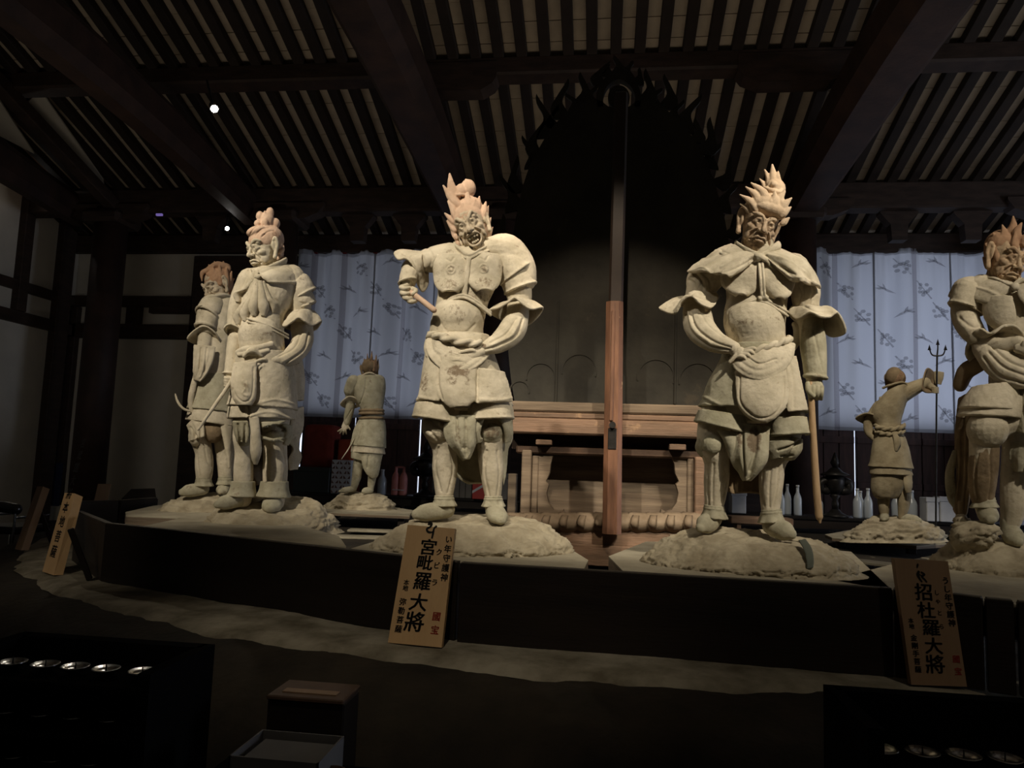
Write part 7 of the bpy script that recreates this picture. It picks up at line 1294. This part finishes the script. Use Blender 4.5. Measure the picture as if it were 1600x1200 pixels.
# ------------------------------------------------------------------ visitors' side: candle racks, cartons
def rack(px0, px1, rows, Y, lab, body):
    t = thing('candle_rack', lab, 'rack', (*PY((px0 + px1) / 2, 1100, Y)[:2], 0)); x0, x1 = PY(px0, rows[0][0][1], Y)[0], PY(px1, rows[0][0][1], Y)[0]
    xa, xb, ytop = body
    for ri, row in enumerate(rows):
        zs_ = PY(row[0][0], row[0][1] + 8, Y)[2]; MB().box(x0, x1, Y - .06, Y + .10, zs_ - .015, zs_, None, .003).build('shelf', M['rack'], t)
        for (px, py) in row:
            q = PY(px, py + 6, Y); MB().lathe((q[0], Y + .01, zs_), [(.012, 0), (.014, .006), (.026, .012), (.033, .020), (.031, .021), (.022, .014), (.004, .012)], 18).build('candle_dish', M['dish'], t, True); MB().cyl((q[0], Y + .01, zs_ + .012), (q[0], Y + .01, zs_ + .03), .0022, .001, 8).build('candle_spike', M['metal'], t)
    zt_ = PY(px1, ytop, Y + .16)[2]; MB().box(x1 - .01, x1 + .02, Y - .1, Y + .18, 0, zt_).build('side_panel', M['rack'], t); MB().box(x0 - .02, x0 + .01, Y - .1, Y + .18, 0, zt_).build('side_panel', M['rack'], t); MB().box(x0, x1, Y + .14, Y + .18, 0, zt_).build('back_panel', M['rack'], t)
rack(-40, 262, [[(14, 1040), (65, 1047), (112, 1052), (160, 1058), (217, 1063)], [(8, 1115), (62, 1123), (112, 1131), (168, 1140)], [(20, 1185), (80, 1190), (140, 1196)]], 1.7, 'black candle rack with rows of small metal dishes, lower left corner', (-60, 280, 1005))
rack(1345, 1680, [[(1380, 1180), (1445, 1180), (1510, 1182), (1575, 1186), (1640, 1190)]], 1.62, 'black candle rack with small metal dishes, lower right corner', (1336, 1700, 1100))
Yc = 1.62; x0, x1, z0, z1 = rect(392, 1170, 512, 1205, Yc); t = thing('open_carton', 'open white carton at the bottom edge left of centre', 'box', ((x0 + x1) / 2, Yc + .1, 0))
zt3 = PY(440, 1188, Yc)[2]; xa, xb = PY(357, 1188, Yc)[0], PY(497, 1196, Yc)[0]; dp = .16
for nm, b_ in (('front_wall', (xa, xb, Yc, Yc + .004, zt3 - .08, zt3)), ('back_wall', (xa, xb, Yc + dp, Yc + dp + .004, zt3 - .08, zt3)), ('side_wall', (xa, xa + .004, Yc, Yc + dp, zt3 - .08, zt3)), ('side_wall', (xb - .004, xb, Yc, Yc + dp, zt3 - .08, zt3)), ('bottom', (xa, xb, Yc, Yc + dp, zt3 - .084, zt3 - .08)), ('paper', (xa + .02, xb - .01, Yc + .01, Yc + dp - .02, zt3 - .02, zt3 - .012))): MB().box(*b_).build(nm, M['white_dim'], t)  # white carton in a dimmed tone, its shade is in the colour
MB().box(xa - .1, xb + .16, Yc - .02, Yc + dp + .05, zt3 - .12, zt3 - .085).build('shelf', M['rack'], t); MB().box(xa, xb, Yc + .03, Yc + dp - .02, 0, zt3 - .12).build('stand', M['rack'], t)
p = PY(525, 1192, Yc + .05); t = thing('wicker_tray', 'brown shallow tray at the bottom edge beside the white carton', 'tray', (p[0], p[1], p[2] - .06)); MB().lathe((p[0] - .01, p[1], p[2] - .055), [(.02, 0), (.028, .002), (.036, .035), (.034, .036), (.026, .006)], 20).build('tray_body', M['wood_old'], t, True)
p = PY(478, 1096, 1.9); a, b = PY(418, 1094, 1.9), PY(538, 1100, 1.9); t = thing('offering_slot_box', 'small dark box whose lit top edge shows below the altar rim', 'box', (p[0], 1.9, 0)); MB().box(a[0], b[0], 1.9, 2.02, 0, p[2], None, .004).build('body', M['board'], t)
MB().box(a[0], b[0], 1.89, 2.03, p[2], p[2] + .012, None, .003).build('lid', M['wood_dark'], t); MB().box(a[0] + .03, b[0] - .03, 1.92, 1.95, p[2] + .012, p[2] + .015).build('paper_strip', M['plaque2'], t)

# ------------------------------------------------------------------ lamps on the beams
M['lamp'] = emis('lamp_glass', (1.0, .95, .88), 60.0)
def lampfix(px, py, Y, lab, target, power, hang):
    p = PY(px, py, Y) if Y else PX(px, py, XL + .35); t = thing('spotlight_fixture', lab, 'lamp', p, 'small spotlights on the beams'); d = nrm(np.array(target) - p)
    MB().cyl(p - d * .10, p, .04, .05, 16).build('housing', M['gloss_black'], t); MB().cyl(p, p + d * .004, .036, .036, 16).build('lens', M['lamp'], t); MB().cyl(p - d * .05, p - d * .05 + np.array(hang), .012).build('bracket', M['metal'], t)
    spot('spotlight', tuple(p + d * .02), tuple(target), power, WARM, 50, .7, .035)
lampfix(335, 170, 6.9, 'brightest small spotlight on the tie beam at the upper left', (-1.3, 4.0, 1.5), 60, (-.1, 0, .3))
lampfix(53, 292, None, 'small lit spotlight near the left edge', (-2.2, 5.0, 1.3), 60, (-.4, 0, 0))
lampfix(355, 357, 12.5, 'small lit spotlight just left of the topknot of the profile guardian', (-1.0, 6.5, 1.8), 60, (0, 0, .52))
p = PY(248, 335, 12.2); t = thing('exit_light', 'tiny violet light under the lower purlin at the left', 'lamp', p); MB().box(p[0] - .06, p[0] + .06, p[1], p[1] + .04, p[2] - .02, p[2] + .02, None, .004).build('glowing_face', emis('violet_lamp', (.20, .14, .45), .6), t)
